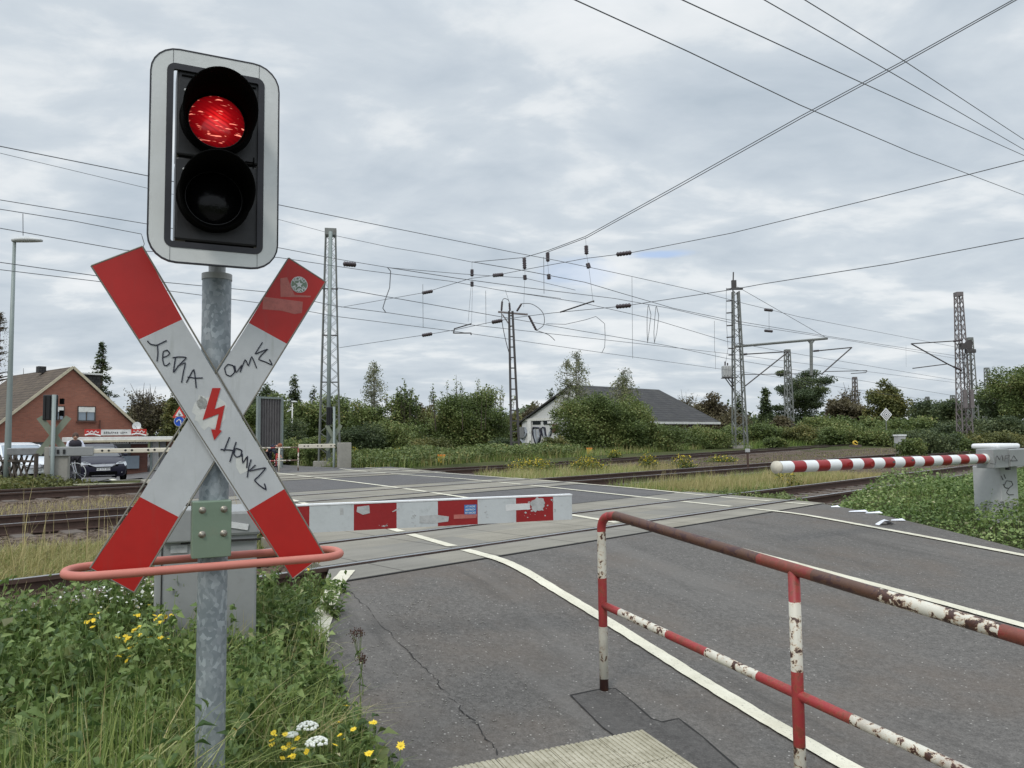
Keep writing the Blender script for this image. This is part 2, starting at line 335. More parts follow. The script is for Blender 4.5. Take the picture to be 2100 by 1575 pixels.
# ---------------------------------------------------------------- helpers
def tag(o, label, cat, group=None):
    o['label'] = label; o['category'] = cat
    if group: o['group'] = group
    return o
def empty(name, loc=(0, 0, 0), rz=0., label=None, cat=None, group=None, kind=None):
    o = bpy.data.objects.new(name, None); SC.collection.objects.link(o); o.location = loc; o.rotation_euler = (0, 0, rz); o.empty_display_size = .2
    if label: tag(o, label, cat, group)
    if kind: o['kind'] = kind
    return o
class MB:
    def __init__(s): s.v = []; s.f = []; s.a = []; s.m = []
    def add(s, vs, fs, arc=None, mi=0):
        o = len(s.v); s.v += [tuple(map(float, p)) for p in vs]; s.f += [tuple(i+o for i in f) for f in fs]
        s.a += list(arc) if arc is not None else [0.]*len(vs); s.m += [mi]*len(fs); return s
    def box(s, c, d, rot=None, mi=0):
        x, y, z = [k/2 for k in d]; q = [Vector((i, j, k)) for i in (-x, x) for j in (-y, y) for k in (-z, z)]
        if rot is not None: q = [rot@p for p in q]
        q = [p+Vector(c) for p in q]
        return s.add(q, [(0, 1, 3, 2), (4, 6, 7, 5), (0, 4, 5, 1), (2, 3, 7, 6), (0, 2, 6, 4), (1, 5, 7, 3)], mi=mi)
    def bar(s, a, b, w=.05, h=None, mi=0):
        a = Vector(a); b = Vector(b); d = b-a; L = d.length
        if L < 1e-6: return s
        q = d.to_track_quat('X', 'Z').to_matrix(); return s.box((a+b)/2, (L, w, h or w), q, mi)
    def tube(s, pts, r, n=8, cap=True, closed=False, mi=0):
        P = [Vector(p) for p in pts]; K = len(P); rs = r if isinstance(r, (list, tuple)) else [r]*K
        vs = []; arc = []; L = 0; up = None
        for i, p in enumerate(P):
            a = P[(i-1) % K] if (i > 0 or closed) else P[i]; b = P[(i+1) % K] if (i < K-1 or closed) else P[i]
            t = (b-a).normalized()
            if up is None: up = t.orthogonal().normalized()
            up = (up-t*up.dot(t)); up = up.normalized() if up.length > 1e-6 else t.orthogonal().normalized()
            sd = t.cross(up)
            if i: L += (P[i]-P[i-1]).length
            for k in range(n):
                an = 2*math.pi*k/n; vs.append(p+(up*math.cos(an)+sd*math.sin(an))*rs[i]); arc.append(L)
        fs = []
        for i in range(K if closed else K-1):
            j = (i+1) % K
            for k in range(n): fs.append((i*n+k, i*n+(k+1) % n, j*n+(k+1) % n, j*n+k))
        if cap and not closed: fs += [tuple(range(n-1, -1, -1)), tuple((K-1)*n+k for k in range(n))]
        return s.add(vs, fs, arc, mi)
    def lathe(s, prof, n=24, M=None, mi=0, a0=0., a1=2*math.pi):
        full = abs(a1-a0-2*math.pi) < 1e-6; m = n if full else n+1; vs = []
        for (r, z) in prof:
            for k in range(m):
                an = a0+(a1-a0)*k/n; p = Vector((r*math.cos(an), r*math.sin(an), z)); vs.append(M@p if M else p)
        fs = []
        for i in range(len(prof)-1):
            for k in range(n): fs.append((i*m+k, i*m+(k+1) % m, (i+1)*m+(k+1) % m, (i+1)*m+k))
        return s.add(vs, fs, mi=mi)
    def prism(s, out, fn, d0, d1, hole=None, mi=0):
        """outline (2-D) extruded: fn(a, b, d) -> point; optional hole outline with the same count"""
        n = len(out)
        if hole is None:
            vs = [fn(a, b, d0) for a, b in out]+[fn(a, b, d1) for a, b in out]
            return s.add(vs, [tuple(range(n)), tuple(range(2*n-1, n-1, -1))]+[(i, (i+1) % n, n+(i+1) % n, n+i)[::-1] for i in range(n)], mi=mi)
        vs = [fn(a, b, d) for d in (d0, d1) for a, b in out]+[fn(a, b, d) for d in (d0, d1) for a, b in hole]
        fs = []
        for i in range(n):
            j = (i+1) % n
            fs += [(i, j, 2*n+j, 2*n+i), (n+i, 3*n+i, 3*n+j, n+j), (i, n+i, n+j, j), (2*n+i, 2*n+j, 3*n+j, 3*n+i)]
        return s.add(vs, fs, mi=mi)
    def build(s, name, m, parent=None, smooth=False, bevel=0, arc=False, normals=True):
        me = bpy.data.meshes.new(name); me.from_pydata(s.v, [], s.f)
        ms = m if isinstance(m, (list, tuple)) else [m]
        for k in ms: me.materials.append(MATS[k])
        if len(ms) > 1: me.polygons.foreach_set('material_index', s.m)
        if normals:
            bm = bmesh.new(); bm.from_mesh(me); bmesh.ops.recalc_face_normals(bm, faces=bm.faces); bm.to_mesh(me); bm.free()
        if smooth: me.polygons.foreach_set('use_smooth', [True]*len(me.polygons)); me.update()
        if arc:
            at = me.attributes.new('arc', 'FLOAT', 'POINT'); at.data.foreach_set('value', s.a)
        o = bpy.data.objects.new(name, me); SC.collection.objects.link(o)
        if parent is not None: o.parent = parent
        if bevel:
            b = o.modifiers.new('Bevel', 'BEVEL'); b.width = bevel; b.segments = 2; b.limit_method = 'ANGLE'
        if smooth and bevel:
            pass
        return o
def struct(o): o['kind'] = 'structure'; return o
def stuff(o, label=None, cat=None):
    o['kind'] = 'stuff'
    if label: o['label'] = label; o['category'] = cat
    return o
def rr(x0, y0, x1, y1, r, n=6):
    o = []
    for cx, cy, a in ((x1-r, y1-r, 0), (x0+r, y1-r, 90), (x0+r, y0+r, 180), (x1-r, y0+r, 270)):
        for k in range(n+1): an = R_(a+90*k/n); o.append((cx+r*math.cos(an), cy+r*math.sin(an)))
    return o
def npmesh(name, V, Fc, m, tint=None, parent=None, smooth=False):
    me = bpy.data.meshes.new(name); V = np.asarray(V, np.float32); Fc = np.asarray(Fc, np.int32); k = Fc.shape[1]
    me.vertices.add(len(V)); me.vertices.foreach_set('co', V.ravel())
    me.loops.add(Fc.size); me.loops.foreach_set('vertex_index', Fc.ravel())
    me.polygons.add(len(Fc)); me.polygons.foreach_set('loop_start', np.arange(0, Fc.size, k, dtype=np.int32))
    me.polygons.foreach_set('loop_total', np.full(len(Fc), k, np.int32))
    if smooth: me.polygons.foreach_set('use_smooth', np.ones(len(Fc), bool))
    me.materials.append(MATS[m])
    if tint is not None:
        at = me.attributes.new('tint', 'FLOAT', 'POINT'); at.data.foreach_set('value', np.asarray(tint, np.float32))
    me.update(calc_edges=True); me.validate()
    o = bpy.data.objects.new(name, me); SC.collection.objects.link(o)
    if parent is not None: o.parent = parent
    return o
def grid(name, us, vs, fn, m):
    """sheet over parameter grids; fn(U, V) -> x, y, z arrays"""
    U, V = np.meshgrid(us, vs); x, y, z = fn(U, V); P = np.stack([x.ravel(), y.ravel(), z.ravel()], 1)
    a, b = len(us), len(vs); i = (np.arange(b-1)[:, None]*a+np.arange(a-1)[None]).ravel()
    return npmesh(name, P, np.stack([i, i+1, i+a+1, i+a], 1), m, smooth=True)
def unit(v): return v/np.linalg.norm(v, axis=-1, keepdims=True)
def leaves(P, size, aspect=.55, droop=0., tint=None, up=.3, fold=.25, rng=RNG):
    """one folded six-sided leaf (4 triangles) at each point"""
    n = len(P); size = np.broadcast_to(size, (n,))[:, None]
    a = rng.normal(size=(n, 3)); a[:, 2] = a[:, 2]*.6-droop; a = unit(a)
    nn = rng.normal(size=(n, 3)); nn[:, 2] = np.abs(nn[:, 2])+up; b = unit(np.cross(nn, a)); c = np.cross(a, b)
    L = a*size; W = b*size*aspect*.5; Fo = c*size*fold*.25
    V = np.stack([P, P+L*.38+W+Fo, P+L*.42, P+L*.38-W+Fo, P+L-Fo], 1).reshape(-1, 3)
    i = np.arange(n)*5; Fc = np.concatenate([np.stack([i, i+2, i+1], 1), np.stack([i, i+3, i+2], 1), np.stack([i+1, i+2, i+4], 1), np.stack([i+2, i+3, i+4], 1)])
    t = np.repeat(rng.random(n) if tint is None else tint, 5)
    return V, Fc, t
def blades(P, h, w, lean=.35, rng=RNG, seg=3, tint=None, curl=1.):
    n = len(P); h = np.broadcast_to(h, (n,)); w = np.broadcast_to(w, (n,))
    an = rng.random(n)*2*np.pi; dr = np.stack([np.cos(an), np.sin(an), np.zeros(n)], 1); sd = np.stack([-np.sin(an+.6), np.cos(an+.6), np.zeros(n)], 1)
    ln = (rng.random(n)**1.3*lean*2)*h; cu = .6+rng.random(n)*curl
    V = []
    for k in range(seg+1):
        t = k/seg; p = P+dr*(ln*t**(1+cu))[:, None]; p = p+np.array([0, 0, 1.])*(h*(t-.28*cu*(ln/h)*t**3))[:, None]
        ww = (w*(1-t**1.6)*.5+.0004)[:, None]
        V += [p-sd*ww, p+sd*ww]
    V = np.stack(V, 1); m = 2*(seg+1); V = V.reshape(-1, 3); i = np.arange(n)*m
    Fc = np.concatenate([np.stack([i+2*k, i+2*k+1, i+2*k+3, i+2*k+2], 1) for k in range(seg)])
    t = np.repeat(rng.random(n) if tint is None else tint, m)
    return V, Fc, t
def join(parts):
    V = []; Fc = []; t = []; o = 0
    for a, b, c in parts: V.append(a); Fc.append(b+o); t.append(c); o += len(a)
    return np.concatenate(V), np.concatenate(Fc), np.concatenate(t)
def inpoly(x, y, poly):
    c = np.zeros(len(x), bool); j = len(poly)-1
    for i in range(len(poly)):
        xi, yi = poly[i]; xj, yj = poly[j]
        c ^= ((yi > y) != (yj > y)) & (x < (xj-xi)*(y-yi)/(yj-yi+1e-12)+xi); j = i
    return c
def scatter(poly, n, rng=RNG):
    p = np.array(poly); lo, hi = p.min(0), p.max(0); out = []
    while sum(map(len, out)) < n:
        q = lo+(hi-lo)*rng.random((n*2, 2)); q = q[inpoly(q[:, 0], q[:, 1], poly)]; out.append(q)
    q = np.concatenate(out)[:n]; return q
def uvpoly(l): return [xy(u, v) for u, v in l]

# ================================================================ THE SETTING
def nonuni(lo, hi, c, fine, growth=1.13, span=22):
    a = [c]; s = fine
    while a[-1] < hi:
        a.append(a[-1]+s)
        if abs(a[-1]-c) > span: s *= growth
    b = [c]; s = fine
    while b[-1] > lo:
        b.append(b[-1]-s)
        if abs(b[-1]-c) > span: s *= growth
    return np.array(sorted(set(a+b)))
gr = grid('ground', nonuni(-1500, 1500, 4, .28), nonuni(-60, 2500, 14, .28), lambda X, Y: (X, Y, zt(X, Y)), 'soil_green'); struct(gr)
def road_sheet(name, m, v0, v1, lift, dv=.2, nu=40, a=Lb, b=Rb):
    def fn(S, V):
        u = a(V)+(b(V)-a(V))*S; x, y = xy(u, V); return x, y, zg(x, y)+lift
    return struct(grid(name, np.linspace(0, 1, nu), np.arange(v0, v1+1e-6, dv), fn, m))
road_sheet('road', 'asphalt', -7.8, 5.8, 0.)
road_sheet('road', 'asphalt_far', 5.8, 68, 0., .3)
ANG = math.atan2(T[1], T[0])
def uvobj(mb, name, m, **k):
    o = mb.build(name, m, **k); o.rotation_euler = (0, 0, ANG); return o
CROSS = [((5.7, 8.9), (6.4, 7.87)), ((12.2, 15.4), (13.02, 14.5)), ((19.6, 23.6), (20.4, 21.87))]
for (va, vb), rails in CROSS:
    cuts = [va]+[c for r in rails for c in (r-.105, r+.105)]+[vb]
    for k in range(0, 6, 2):
        a, b = cuts[k], cuts[k+1]; mb = MB()
        mb.add([(Lb(a)-.15, a, .376), (Rb(a)+.1, a, .376), (Rb(b)+.1, b, .376), (Lb(b)-.15, b, .376), (Lb(a)-.15, a, .2), (Rb(a)+.1, a, .2), (Rb(b)+.1, b, .2), (Lb(b)-.15, b, .2)],
               [(0, 1, 2, 3), (0, 4, 5, 1), (1, 5, 6, 2), (2, 6, 7, 3), (3, 7, 4, 0)])
        struct(uvobj(mb, 'crossing_slab', 'slab'))
    mb = MB()
    for r in rails:
        mb.box(((Lb(r)+Rb(r))/2, r, .355), (Rb(r)-Lb(r)+.3, .21, .03))
    for r in (va, vb):
        mb.box(((Lb(r)+Rb(r))/2, r, .366), (Rb(r)-Lb(r), .035, .026))
    struct(uvobj(mb, 'rail_groove', 'groove'))
def vshift(k, u): return 0. if k < 2 else .155*(math.sqrt(max(u-19, 0)**2+9)-3)
TRK = ['nearest railway track running under the first barrier and past the weedy verge', 'middle railway track crossing the road between two asphalt strips', 'far railway track bending away to the bush and the grey masts']
for k, ((va, vb), rails) in enumerate(CROSS):
    t = empty('railway_track', (0, 0, 0), ANG, TRK[k], 'railway track', 'railway tracks over the crossing')
    t['kind'] = 'structure'
    us = [-70, 0, 5, 15, 19, 21, 24, 28, 34, 42, 55, 75, 110, 170]
    for r in rails:
        mb = MB()
        for (w_, z0, z1, mi) in ((.15, .225, .245, 0), (.022, .245, .35, 0), (.07, .345, .382, 0), (.058, .382, .3845, 1)):
            for a, b in zip(us[:-1], us[1:]):
                ya, yb = r+vshift(k, a), r+vshift(k, b)
                mb.add([(a, ya-w_/2, z0), (a, ya+w_/2, z0), (a, ya-w_/2, z1), (a, ya+w_/2, z1), (b, yb-w_/2, z0), (b, yb+w_/2, z0), (b, yb-w_/2, z1), (b, yb+w_/2, z1)],
                       [(2, 6, 7, 3), (0, 4, 6, 2), (1, 3, 7, 5), (0, 1, 5, 4)], mi=mi)
        mb.build('rail', ['rail_side', 'rail_top' if k < 2 else 'rail_top_dull'], t, normals=False)
    cv = sum(rails)/2; first = None
    for u in list(np.arange(-9, Lb(cv)-.6, .65))+list(np.arange(Rb(cv)+.6, Rb(cv)+40, .65)):
        if first is None:
            mb = MB(); mb.box((0, 0, 0), (.26, 2.5, .12)); o = mb.build('sleeper', 'sleeper', t, bevel=.02); first = o
        else:
            o = first.copy(); SC.collection.objects.link(o); o.parent = t
        o.location = (u+random.uniform(-.02, .02), cv+vshift(k, u), .172+random.uniform(-.004, .006))
    for (ua, ub, st) in ((-60, -6, 2.), (-6, float(Lb(cv)), .12), (float(Rb(cv)), float(Rb(cv))+26, .12), (float(Rb(cv))+26, 160, 1.)):
        def fn(U, V, k=k, cv=cv):
            h = .212-np.clip((np.abs(V)-1.5)*.45, 0, 1); rn = RNG.normal(0, .012, U.shape)
            x, y = xy(U, cv+V+np.vectorize(lambda q: vshift(k, q))(U)); return x, y, h+rn
        if ub > ua+.2: struct(grid('ballast_bed', np.arange(ua, ub, st), np.arange(-2., 2.01, .12), fn, 'ballast'))
# loose stones of the track bed
def stones(n, region, zf, smin, smax, name, m='ballast'):
    q = scatter(uvpoly(region), n); s = RNG.uniform(smin, smax, n)
    oc = np.array([(1, 0, 0), (-1, 0, 0), (0, 1, 0), (0, -1, 0), (0, 0, 1), (0, 0, -1)], float); f8 = np.array([(0, 2, 4), (2, 1, 4), (1, 3, 4), (3, 0, 4), (2, 0, 5), (1, 2, 5), (3, 1, 5), (0, 3, 5)])
    V = oc[None]*s[:, None, None]*RNG.uniform(.5, 1.2, (n, 6, 1)); a = RNG.random(n)*6.3
    c, sn = np.cos(a), np.sin(a); x = V[..., 0]*c[:, None]-V[..., 1]*sn[:, None]; y = V[..., 0]*sn[:, None]+V[..., 1]*c[:, None]
    z = zf(q[:, 0], q[:, 1]); V = np.stack([x+q[:, :1], y+q[:, 1:], V[..., 2]*.8+z[:, None]], -1).reshape(-1, 3)
    Fc = (f8[None]+(np.arange(n)*6)[:, None, None]).reshape(-1, 3)
    return npmesh(name, V, Fc, m)
def zbed(x, y):
    u, v = uv(x, y); z = zt(x, y)
    for k, (_, r) in enumerate(CROSS):
        d = np.abs(v-sum(r)/2-np.vectorize(lambda q: vshift(k, q))(u)); z = np.maximum(z, .215-np.clip((d-1.5)*.45, 0, 1))
    return z
for nm_, (ua, ub) in (('right', (0, 1)), ('left', (1, 0))):
    def fn(S, V, nm_=nm_):
        u = np.where(nm_ == 'right', Rb(V)+.25+S*75, Lb(V)-.25-S*60); x, y = xy(u, V); return x, y, zt(x, y)+.012
    ss = np.linspace(0, 1, 120)**1.6; struct(grid('track_bed', ss if nm_ == 'right' else ss, np.arange(5.5, 24.9, .3), fn, 'ballast'))
stuff(stones(16000, [(14, 5.4), (38, 5.4), (44, 16), (44, 24), (17, 24), (15.4, 16)], zbed, .018, .045, 'gravel'), 'brown track ballast stones between the rails', 'gravel')
stuff(stones(4200, [(-6, 5.4), (3.6, 5.4), (6.6, 17), (-6, 17)], zbed, .018, .045, 'gravel'), 'brown track ballast stones left of the road', 'gravel')

def strip(name, pts, wd, m, lift=.006, z=None, rag=0.):
    """ribbon following the ground; pts in world x, y"""
    P = [np.array(p[:2], float) for p in pts]; Q = []
    for a, b in zip(P[:-1], P[1:]):
        n = max(1, int(np.linalg.norm(b-a)/.08)); Q += [a+(b-a)*k/n for k in range(n)]
    Q.append(P[-1]); vs = []
    for i, q in enumerate(Q):
        t = Q[min(i+1, len(Q)-1)]-Q[max(i-1, 0)]; t = t/np.linalg.norm(t); nn = np.array([-t[1], t[0]])
        for s in (-1, 1):
            p = q+nn*s*(wd/2+random.uniform(-rag, rag)); vs.append((p[0], p[1], float(zg(p[0], p[1]))+lift))
    mb = MB(); mb.add(vs, [(2*i, 2*i+1, 2*i+3, 2*i+2) for i in range(len(Q)-1)]); return struct(mb.build(name, m))
def segs(l, gaps):
    """cut a uv polyline where v lies on a rail"""
    out = []; cur = []
    for (a, b) in zip(l[:-1], l[1:]):
        n = max(2, int(abs(b[1]-a[1])/.05))
        for k in range(n):
            u = a[0]+(b[0]-a[0])*k/n; v = a[1]+(b[1]-a[1])*k/n
            if any(abs(v-g) < .13 for g in gaps):
                if len(cur) > 1: out.append(cur)
                cur = []
            else: cur.append((u, v))
    cur.append(l[-1]); out.append(cur); return [c for c in out if len(c) > 1]
ALLR = [r for _, rs in CROSS for r in rs]
def smoothl(l, step=.12, win=5):
    Q = []
    for a, b in zip(l[:-1], l[1:]):
        n = max(1, int(math.hypot(b[0]-a[0], b[1]-a[1])/step)); Q += [(a[0]+(b[0]-a[0])*k/n, a[1]+(b[1]-a[1])*k/n) for k in range(n)]
    Q.append(l[-1]); Q = np.array(Q)
    for _ in range(3):
        P = Q.copy()
        for i in range(len(Q)): k = min(win, i, len(Q)-1-i); P[i] = Q[i-k:i+k+1].mean(0)
        Q = P
    return [tuple(q) for q in Q]
def pxuv(l): return [tuple(uv(*gp(*p)[:2])) for p in l]
L1 = pxuv([(1830, 1625), (1740, 1575), (1560, 1480), (1400, 1371), (1230, 1260), (1120, 1198), (1060, 1168)])+[(5.25, 5.75), (5.97, 8.54), (6.9, 12), (8.7, 19), (9.4, 22.5)]
L2 = pxuv([(2200, 1312), (2097, 1284), (1900, 1228), (1700, 1174), (1560, 1138), (1443, 1108)])+[(8.1, 5.7), (8.75, 7.78), (9.3, 9.6), (9.85, 11.6), (10.55, 14.4), (11.25, 17.9), (11.7, 20.5), (12.3, 24), (14.5, 40)]
L3 = pxuv([(2200, 1160), (2100, 1140), (1900, 1102), (1700, 1066)])+[(11.15, 5.75), (11.78, 8.12), (13.05, 12.66), (13.8, 15.9), (14.2, 19.5), (14.7, 22.5), (15.6, 26)]
L4 = [(12.5, 5.72), (12.95, 8.0), (13.62, 9.6), (14.46, 13.18), (15.4, 18.5), (15.9, 22), (16.6, 26)]
L0 = pxuv([(655, 1318), (650, 1285), (657, 1245), (684, 1205), (714, 1172)])
for l, wd in ((L1, .12), (L2, .12), (L3, .11), (L4, .1), (L0, .13)):
    for c in segs(smoothl(l), ALLR):
        strip('road_marking', [xy(*p) for p in c], wd, 'road_paint', .0125 if True else 0, rag=.004)
pass

for y in (985.5, 992):
    strip('road_marking', [gp(150, y+2)[:2], gp(235, y)[:2], gp(330, y-2)[:2]], .14, 'road_paint', .008)
def maskpatch(name, poly, res, m, lift):
    p = np.array(poly); lo, hi = p.min(0), p.max(0); xs = np.arange(lo[0], hi[0]+res, res); ys = np.arange(lo[1], hi[1]+res, res)
    X, Y = np.meshgrid(xs, ys); P = np.stack([X.ravel(), Y.ravel(), zg(X, Y).ravel()+lift], 1); a = len(xs)
    i = (np.arange(len(ys)-1)[:, None]*a+np.arange(a-1)[None]).ravel(); c = P[i]+[res/2, res/2, 0]
    i = i[inpoly(c[:, 0], c[:, 1], poly)]
    return struct(npmesh(name, P, np.stack([i, i+1, i+a+1, i+a], 1), m, smooth=True))
PATCH = [gp(*p)[:2] for p in [(1170, 1427), (1225, 1416), (1262, 1413), (1300, 1443), (1335, 1475), (1358, 1482), (1392, 1475), (1440, 1512), (1540, 1600), (1480, 1640), (1420, 1590), (1318, 1504), (1262, 1512), (1235, 1492)]]
maskpatch('road_patch', PATCH, .012, 'asphalt_dark', .004)
strip('road_crack', PATCH[:9], .012, 'groove', .006, rag=.003); strip('road_crack', [PATCH[0], PATCH[13], PATCH[12]], .01, 'groove', .006, rag=.003)
def jag(l, a=.012):
    out = []
    for p, q in zip(l[:-1], l[1:]):
        for k in range(7): out.append((p[0]+(q[0]-p[0])*k/7+random.uniform(-a, a), p[1]+(q[1]-p[1])*k/7+random.uniform(-a, a)))
    return out+[l[-1]]
strip('road_crack', jag([gp(*p)[:2] for p in [(705, 1205), (740, 1235), (790, 1290), (850, 1350), (890, 1392)]]), .005, 'groove', .005, rag=.003)
strip('road_crack', jag([gp(*p)[:2] for p in [(890, 1392), (930, 1440), (965, 1475), (990, 1510), (1020, 1550)]], .02), .005, 'groove', .005, rag=.003)
# ribbed concrete pavers at the photographer's feet
C0 = gp(1318, 1502); C1 = gp(955, 1575); C2 = gp(1400, 1575)
e1 = (C1-C0)[:2]; e1 = e1/np.linalg.norm(e1); e2 = (C2-C0)[:2]; e2 = e2-e1*(e1@e2); e2 = e2/np.linalg.norm(e2)
mb = MB()
for i in range(9):
    for j in range(5):
        o = C0[:2]+e1*(i*.302)+e2*(j*.302); q = .296
        for k in range(-1, 10):
            if k < 0: a0, a1, zz = 0, q, .0125
            else: a0, a1, zz = q*(k+.12)/10, q*(k+.72)/10, .0165
            c = [o+e1*a0, o+e1*a1, o+e1*a1+e2*q, o+e1*a0+e2*q]
            top = [(p[0], p[1], float(zg(*p))+zz) for p in c]; bot = [(p[0], p[1], float(zg(*p))-.02) for p in c]
            mb.add(top+bot, [(0, 1, 2, 3), (0, 4, 5, 1), (1, 5, 6, 2), (2, 6, 7, 3), (3, 7, 4, 0)])
m, g = newmat('paver'); tcx = g.n('ShaderNodeTexCoord').outputs['Object']; fa = g.noise(tcx, 6., 6., .7)
finish(g, g.mix(g.mapr(g.noise(tcx, 40., 4.), .5, .7, 0., .6), g.ramp(fa, [(.3, (.27, .25, .18)), (.55, (.4, .375, .29)), (.75, (.48, .45, .36))]), (.2, .185, .13, 1)), .9, 0, (g.noise(tcx, 90.), .4, .003), .2)
struct(mb.build('pavement', 'paver'))

# ================================================================ THE CROSSING SIGN NEXT TO THE CAMERA
A26 = R_(26); SX = np.array([math.cos(A26), math.sin(A26), 0]); NB = np.array([-math.sin(A26), math.cos(A26), 0]); PO = np.array([-1.09, 2.82, 0.])
def SP(x, y, c, po=PO, nb=NB, s=SX):
    d = ray(x, y); o = np.array([0, 0, H]); t = ((po+nb*c-o)@nb)/(d@nb); p = o+d*t; return (float((p-po)@s), float(p[2]))
ST = empty('crossing_sign', tuple(PO), A26, 'red and white crossbuck under a glowing red light on a galvanised post', 'railroad sign')
mb = MB(); mb.lathe([(.051, -.1), (.051, 2.185), (.049, 2.19), (.0, 2.19)], 40); post = mb.build('post', 'galvanised', ST, smooth=True)
mb = MB(); mb.lathe([(.0, 2.2), (.0535, 2.2), (.0535, 2.178), (.051, 2.178)], 32); mb.lathe([(.03, 2.2), (.03, 2.3)], 16); mb.build('post_clamp', 'housing_light', ST, smooth=False)
def quadarm(name, rows, c, mats):
    mb = MB(); R = [[SP(*p, c) for p in r] for r in rows]
    for k in range(len(R)-1):
        a, b = R[k]; d, e = R[k+1]
        mb.prism([a, b, e, d], lambda x, z, y: (x, y, z), c, c+.003, mi=mats[k])
    a, b = R[0]; e, d = R[-1][1], R[-1][0]
    cx = (a[0]+b[0]+d[0]+e[0])/4; cz = (a[1]+b[1]+d[1]+e[1])/4
    o = [(cx+(p[0]-cx)*1.0, cz+(p[1]-cz)*1.0) for p in (a, b, e, d)]
    for p, q in zip(o, o[1:]+o[:1]): mb.tube([(p[0], c+.002, p[1]), (q[0], c+.002, q[1])], .0032, 6, mi=2)
    return mb.build(name, ['sign_red', 'sign_white', 'sign_edge'], ST)
CA, CB = -.078, -.068
arm1 = quadarm('crossbuck_arm', [[(187, 545), (292, 505)], [(283, 697), (374, 655)], [(506, 1049), (583, 1003)], [(600, 1187), (665, 1137)]], CA, (0, 1, 0))
arm2 = quadarm('crossbuck_arm', [[(592, 529), (668, 578)], [(510, 662), (590, 706)], [(287, 1019), (366, 1060)], [(185, 1165), (275, 1215)]], CB, (0, 1, 0))
arm1['label'] = 'front arm from upper left with the red lightning arrow'; arm2['label'] = 'rear arm from upper right with a round sticker'
def zz(l, ox=200, oy=500, s=2.624): return [(ox+a/s, oy+b/s) for a, b in l]
def stroke(mb, pts, c, r=.0022, smoothk=3):
    P = [SP(*p, c) for p in pts]; P = [(p[0], c, p[1]) for p in P]; Q = []
    n = len(P)
    for i in range(n-1):
        p0 = Vector(P[max(i-1, 0)]); p1 = Vector(P[i]); p2 = Vector(P[i+1]); p3 = Vector(P[min(i+2, n-1)])
        for k in range(4):
            t = k/4; cr = .5*((2*p1)+(p2-p0)*t+(2*p0-5*p1+4*p2-p3)*t*t+(3*p1-p0-3*p2+p3)*t**3); Q.append(p1.lerp(p2, t)*.55+cr*.45)
    Q.append(Vector(P[-1])); mb.tube(Q, r, 5)
mb = MB()
for s in ([(268, 522), (285, 540), (320, 545), (372, 520)], [(322, 545), (325, 590), (320, 632)],
          [(350, 612), (372, 604), (388, 590), (375, 572), (354, 580), (350, 620), (358, 652), (372, 655), (390, 640)],
          [(420, 610), (412, 660), (408, 692)], [(404, 612), (440, 608), (478, 612), (436, 655), (412, 690)], [(430, 658), (472, 640), (462, 690), (452, 746)],
          [(478, 746), (500, 705), (518, 675), (526, 720), (531, 775)], [(484, 716), (525, 722), (566, 721)]): stroke(mb, zz(s), CA-.001)
mb.build('graffiti', 'ink', arm1)
mb = MB()
for s in ([(710, 1040), (694, 1080), (680, 1116)], [(662, 1106), (700, 1108), (736, 1112)], [(746, 1066), (728, 1120), (712, 1172)],
          [(742, 1100), (734, 1130), (748, 1148), (770, 1140), (776, 1112), (745, 1100)], [(778, 1130), (782, 1180), (806, 1142), (803, 1206)],
          [(826, 1160), (812, 1210), (806, 1256)], [(850, 1190), (822, 1216), (814, 1222)], [(816, 1222), (862, 1212), (906, 1205), (868, 1250), (845, 1272), (872, 1300), (907, 1323), (898, 1290)]): stroke(mb, zz(s), CA-.001, .0025)
mb.build('graffiti', 'ink', arm1)
mb = MB()
for s in ([(702, 648), (684, 668), (692, 702), (715, 712), (738, 690), (730, 656), (702, 648)], [(738, 655), (746, 692), (776, 652), (768, 690)],
          [(768, 690), (795, 622), (812, 657), (830, 606), (856, 668)], [(888, 530), (848, 592), (880, 580), (916, 566), (880, 600), (868, 622), (905, 636), (940, 652), (925, 622)]): stroke(mb, zz(s), CB-.001)
mb.build('graffiti', 'ink', arm2)
def flat(parent, name, pts, c, m, t=.0012):
    P = [SP(*p, c) for p in pts]; mb = MB(); mb.prism(P, lambda a, b, y: (a, y, b), c-t, c); return mb.build(name, m, parent)
flat(arm1, 'lightning_arrow', zz([(618, 776), (662, 776), (630, 890), (685, 868), (657, 1002), (669, 1006), (628, 1057), (611, 998), (634, 1000), (652, 915), (566, 948)]), CA-.0012, 'sign_red', .0014)
def blobpts(cx, cy, rx, ry, n=26, j=.2, s=3):
    rn = random.Random(s); return [(cx+rx*math.cos(2*math.pi*k/n)*(1+rn.uniform(-j, j)), cy+ry*math.sin(2*math.pi*k/n)*(1+rn.uniform(-j, j))) for k in range(n)]
m, g = newmat('residue'); tcx = g.n('ShaderNodeTexCoord').outputs['Object']
finish(g, g.ramp(g.noise(tcx, 25., 6., .7), [(.35, (.52, .54, .52)), (.55, (.6, .61, .58)), (.7, (.64, .64, .6))]), .6)
flat(arm1, 'sticker_residue', zz(blobpts(608, 905, 88, 92)), CA, 'residue', .0006)
flat(arm1, 'sticker_residue', zz(blobpts(560, 850, 28, 40, 14, .3, 5)), CA, 'residue', .0006)
flat(arm1, 'sticker_residue', zz([(745, 1150), (800, 1145), (812, 1220), (768, 1240), (745, 1200)]), CA, 'residue', .0006)
flat(arm2, 'sticker_residue', zz([(892, 285), (1000, 298), (1105, 312), (1100, 372), (1060, 378), (990, 360), (888, 352)]), CB, 'residue_red', .0006)
flat(arm2, 'sticker_residue', zz([(983, 186), (1020, 180), (1060, 275), (1150, 280), (1145, 288), (985, 285)]), CB, 'residue_red', .0006)
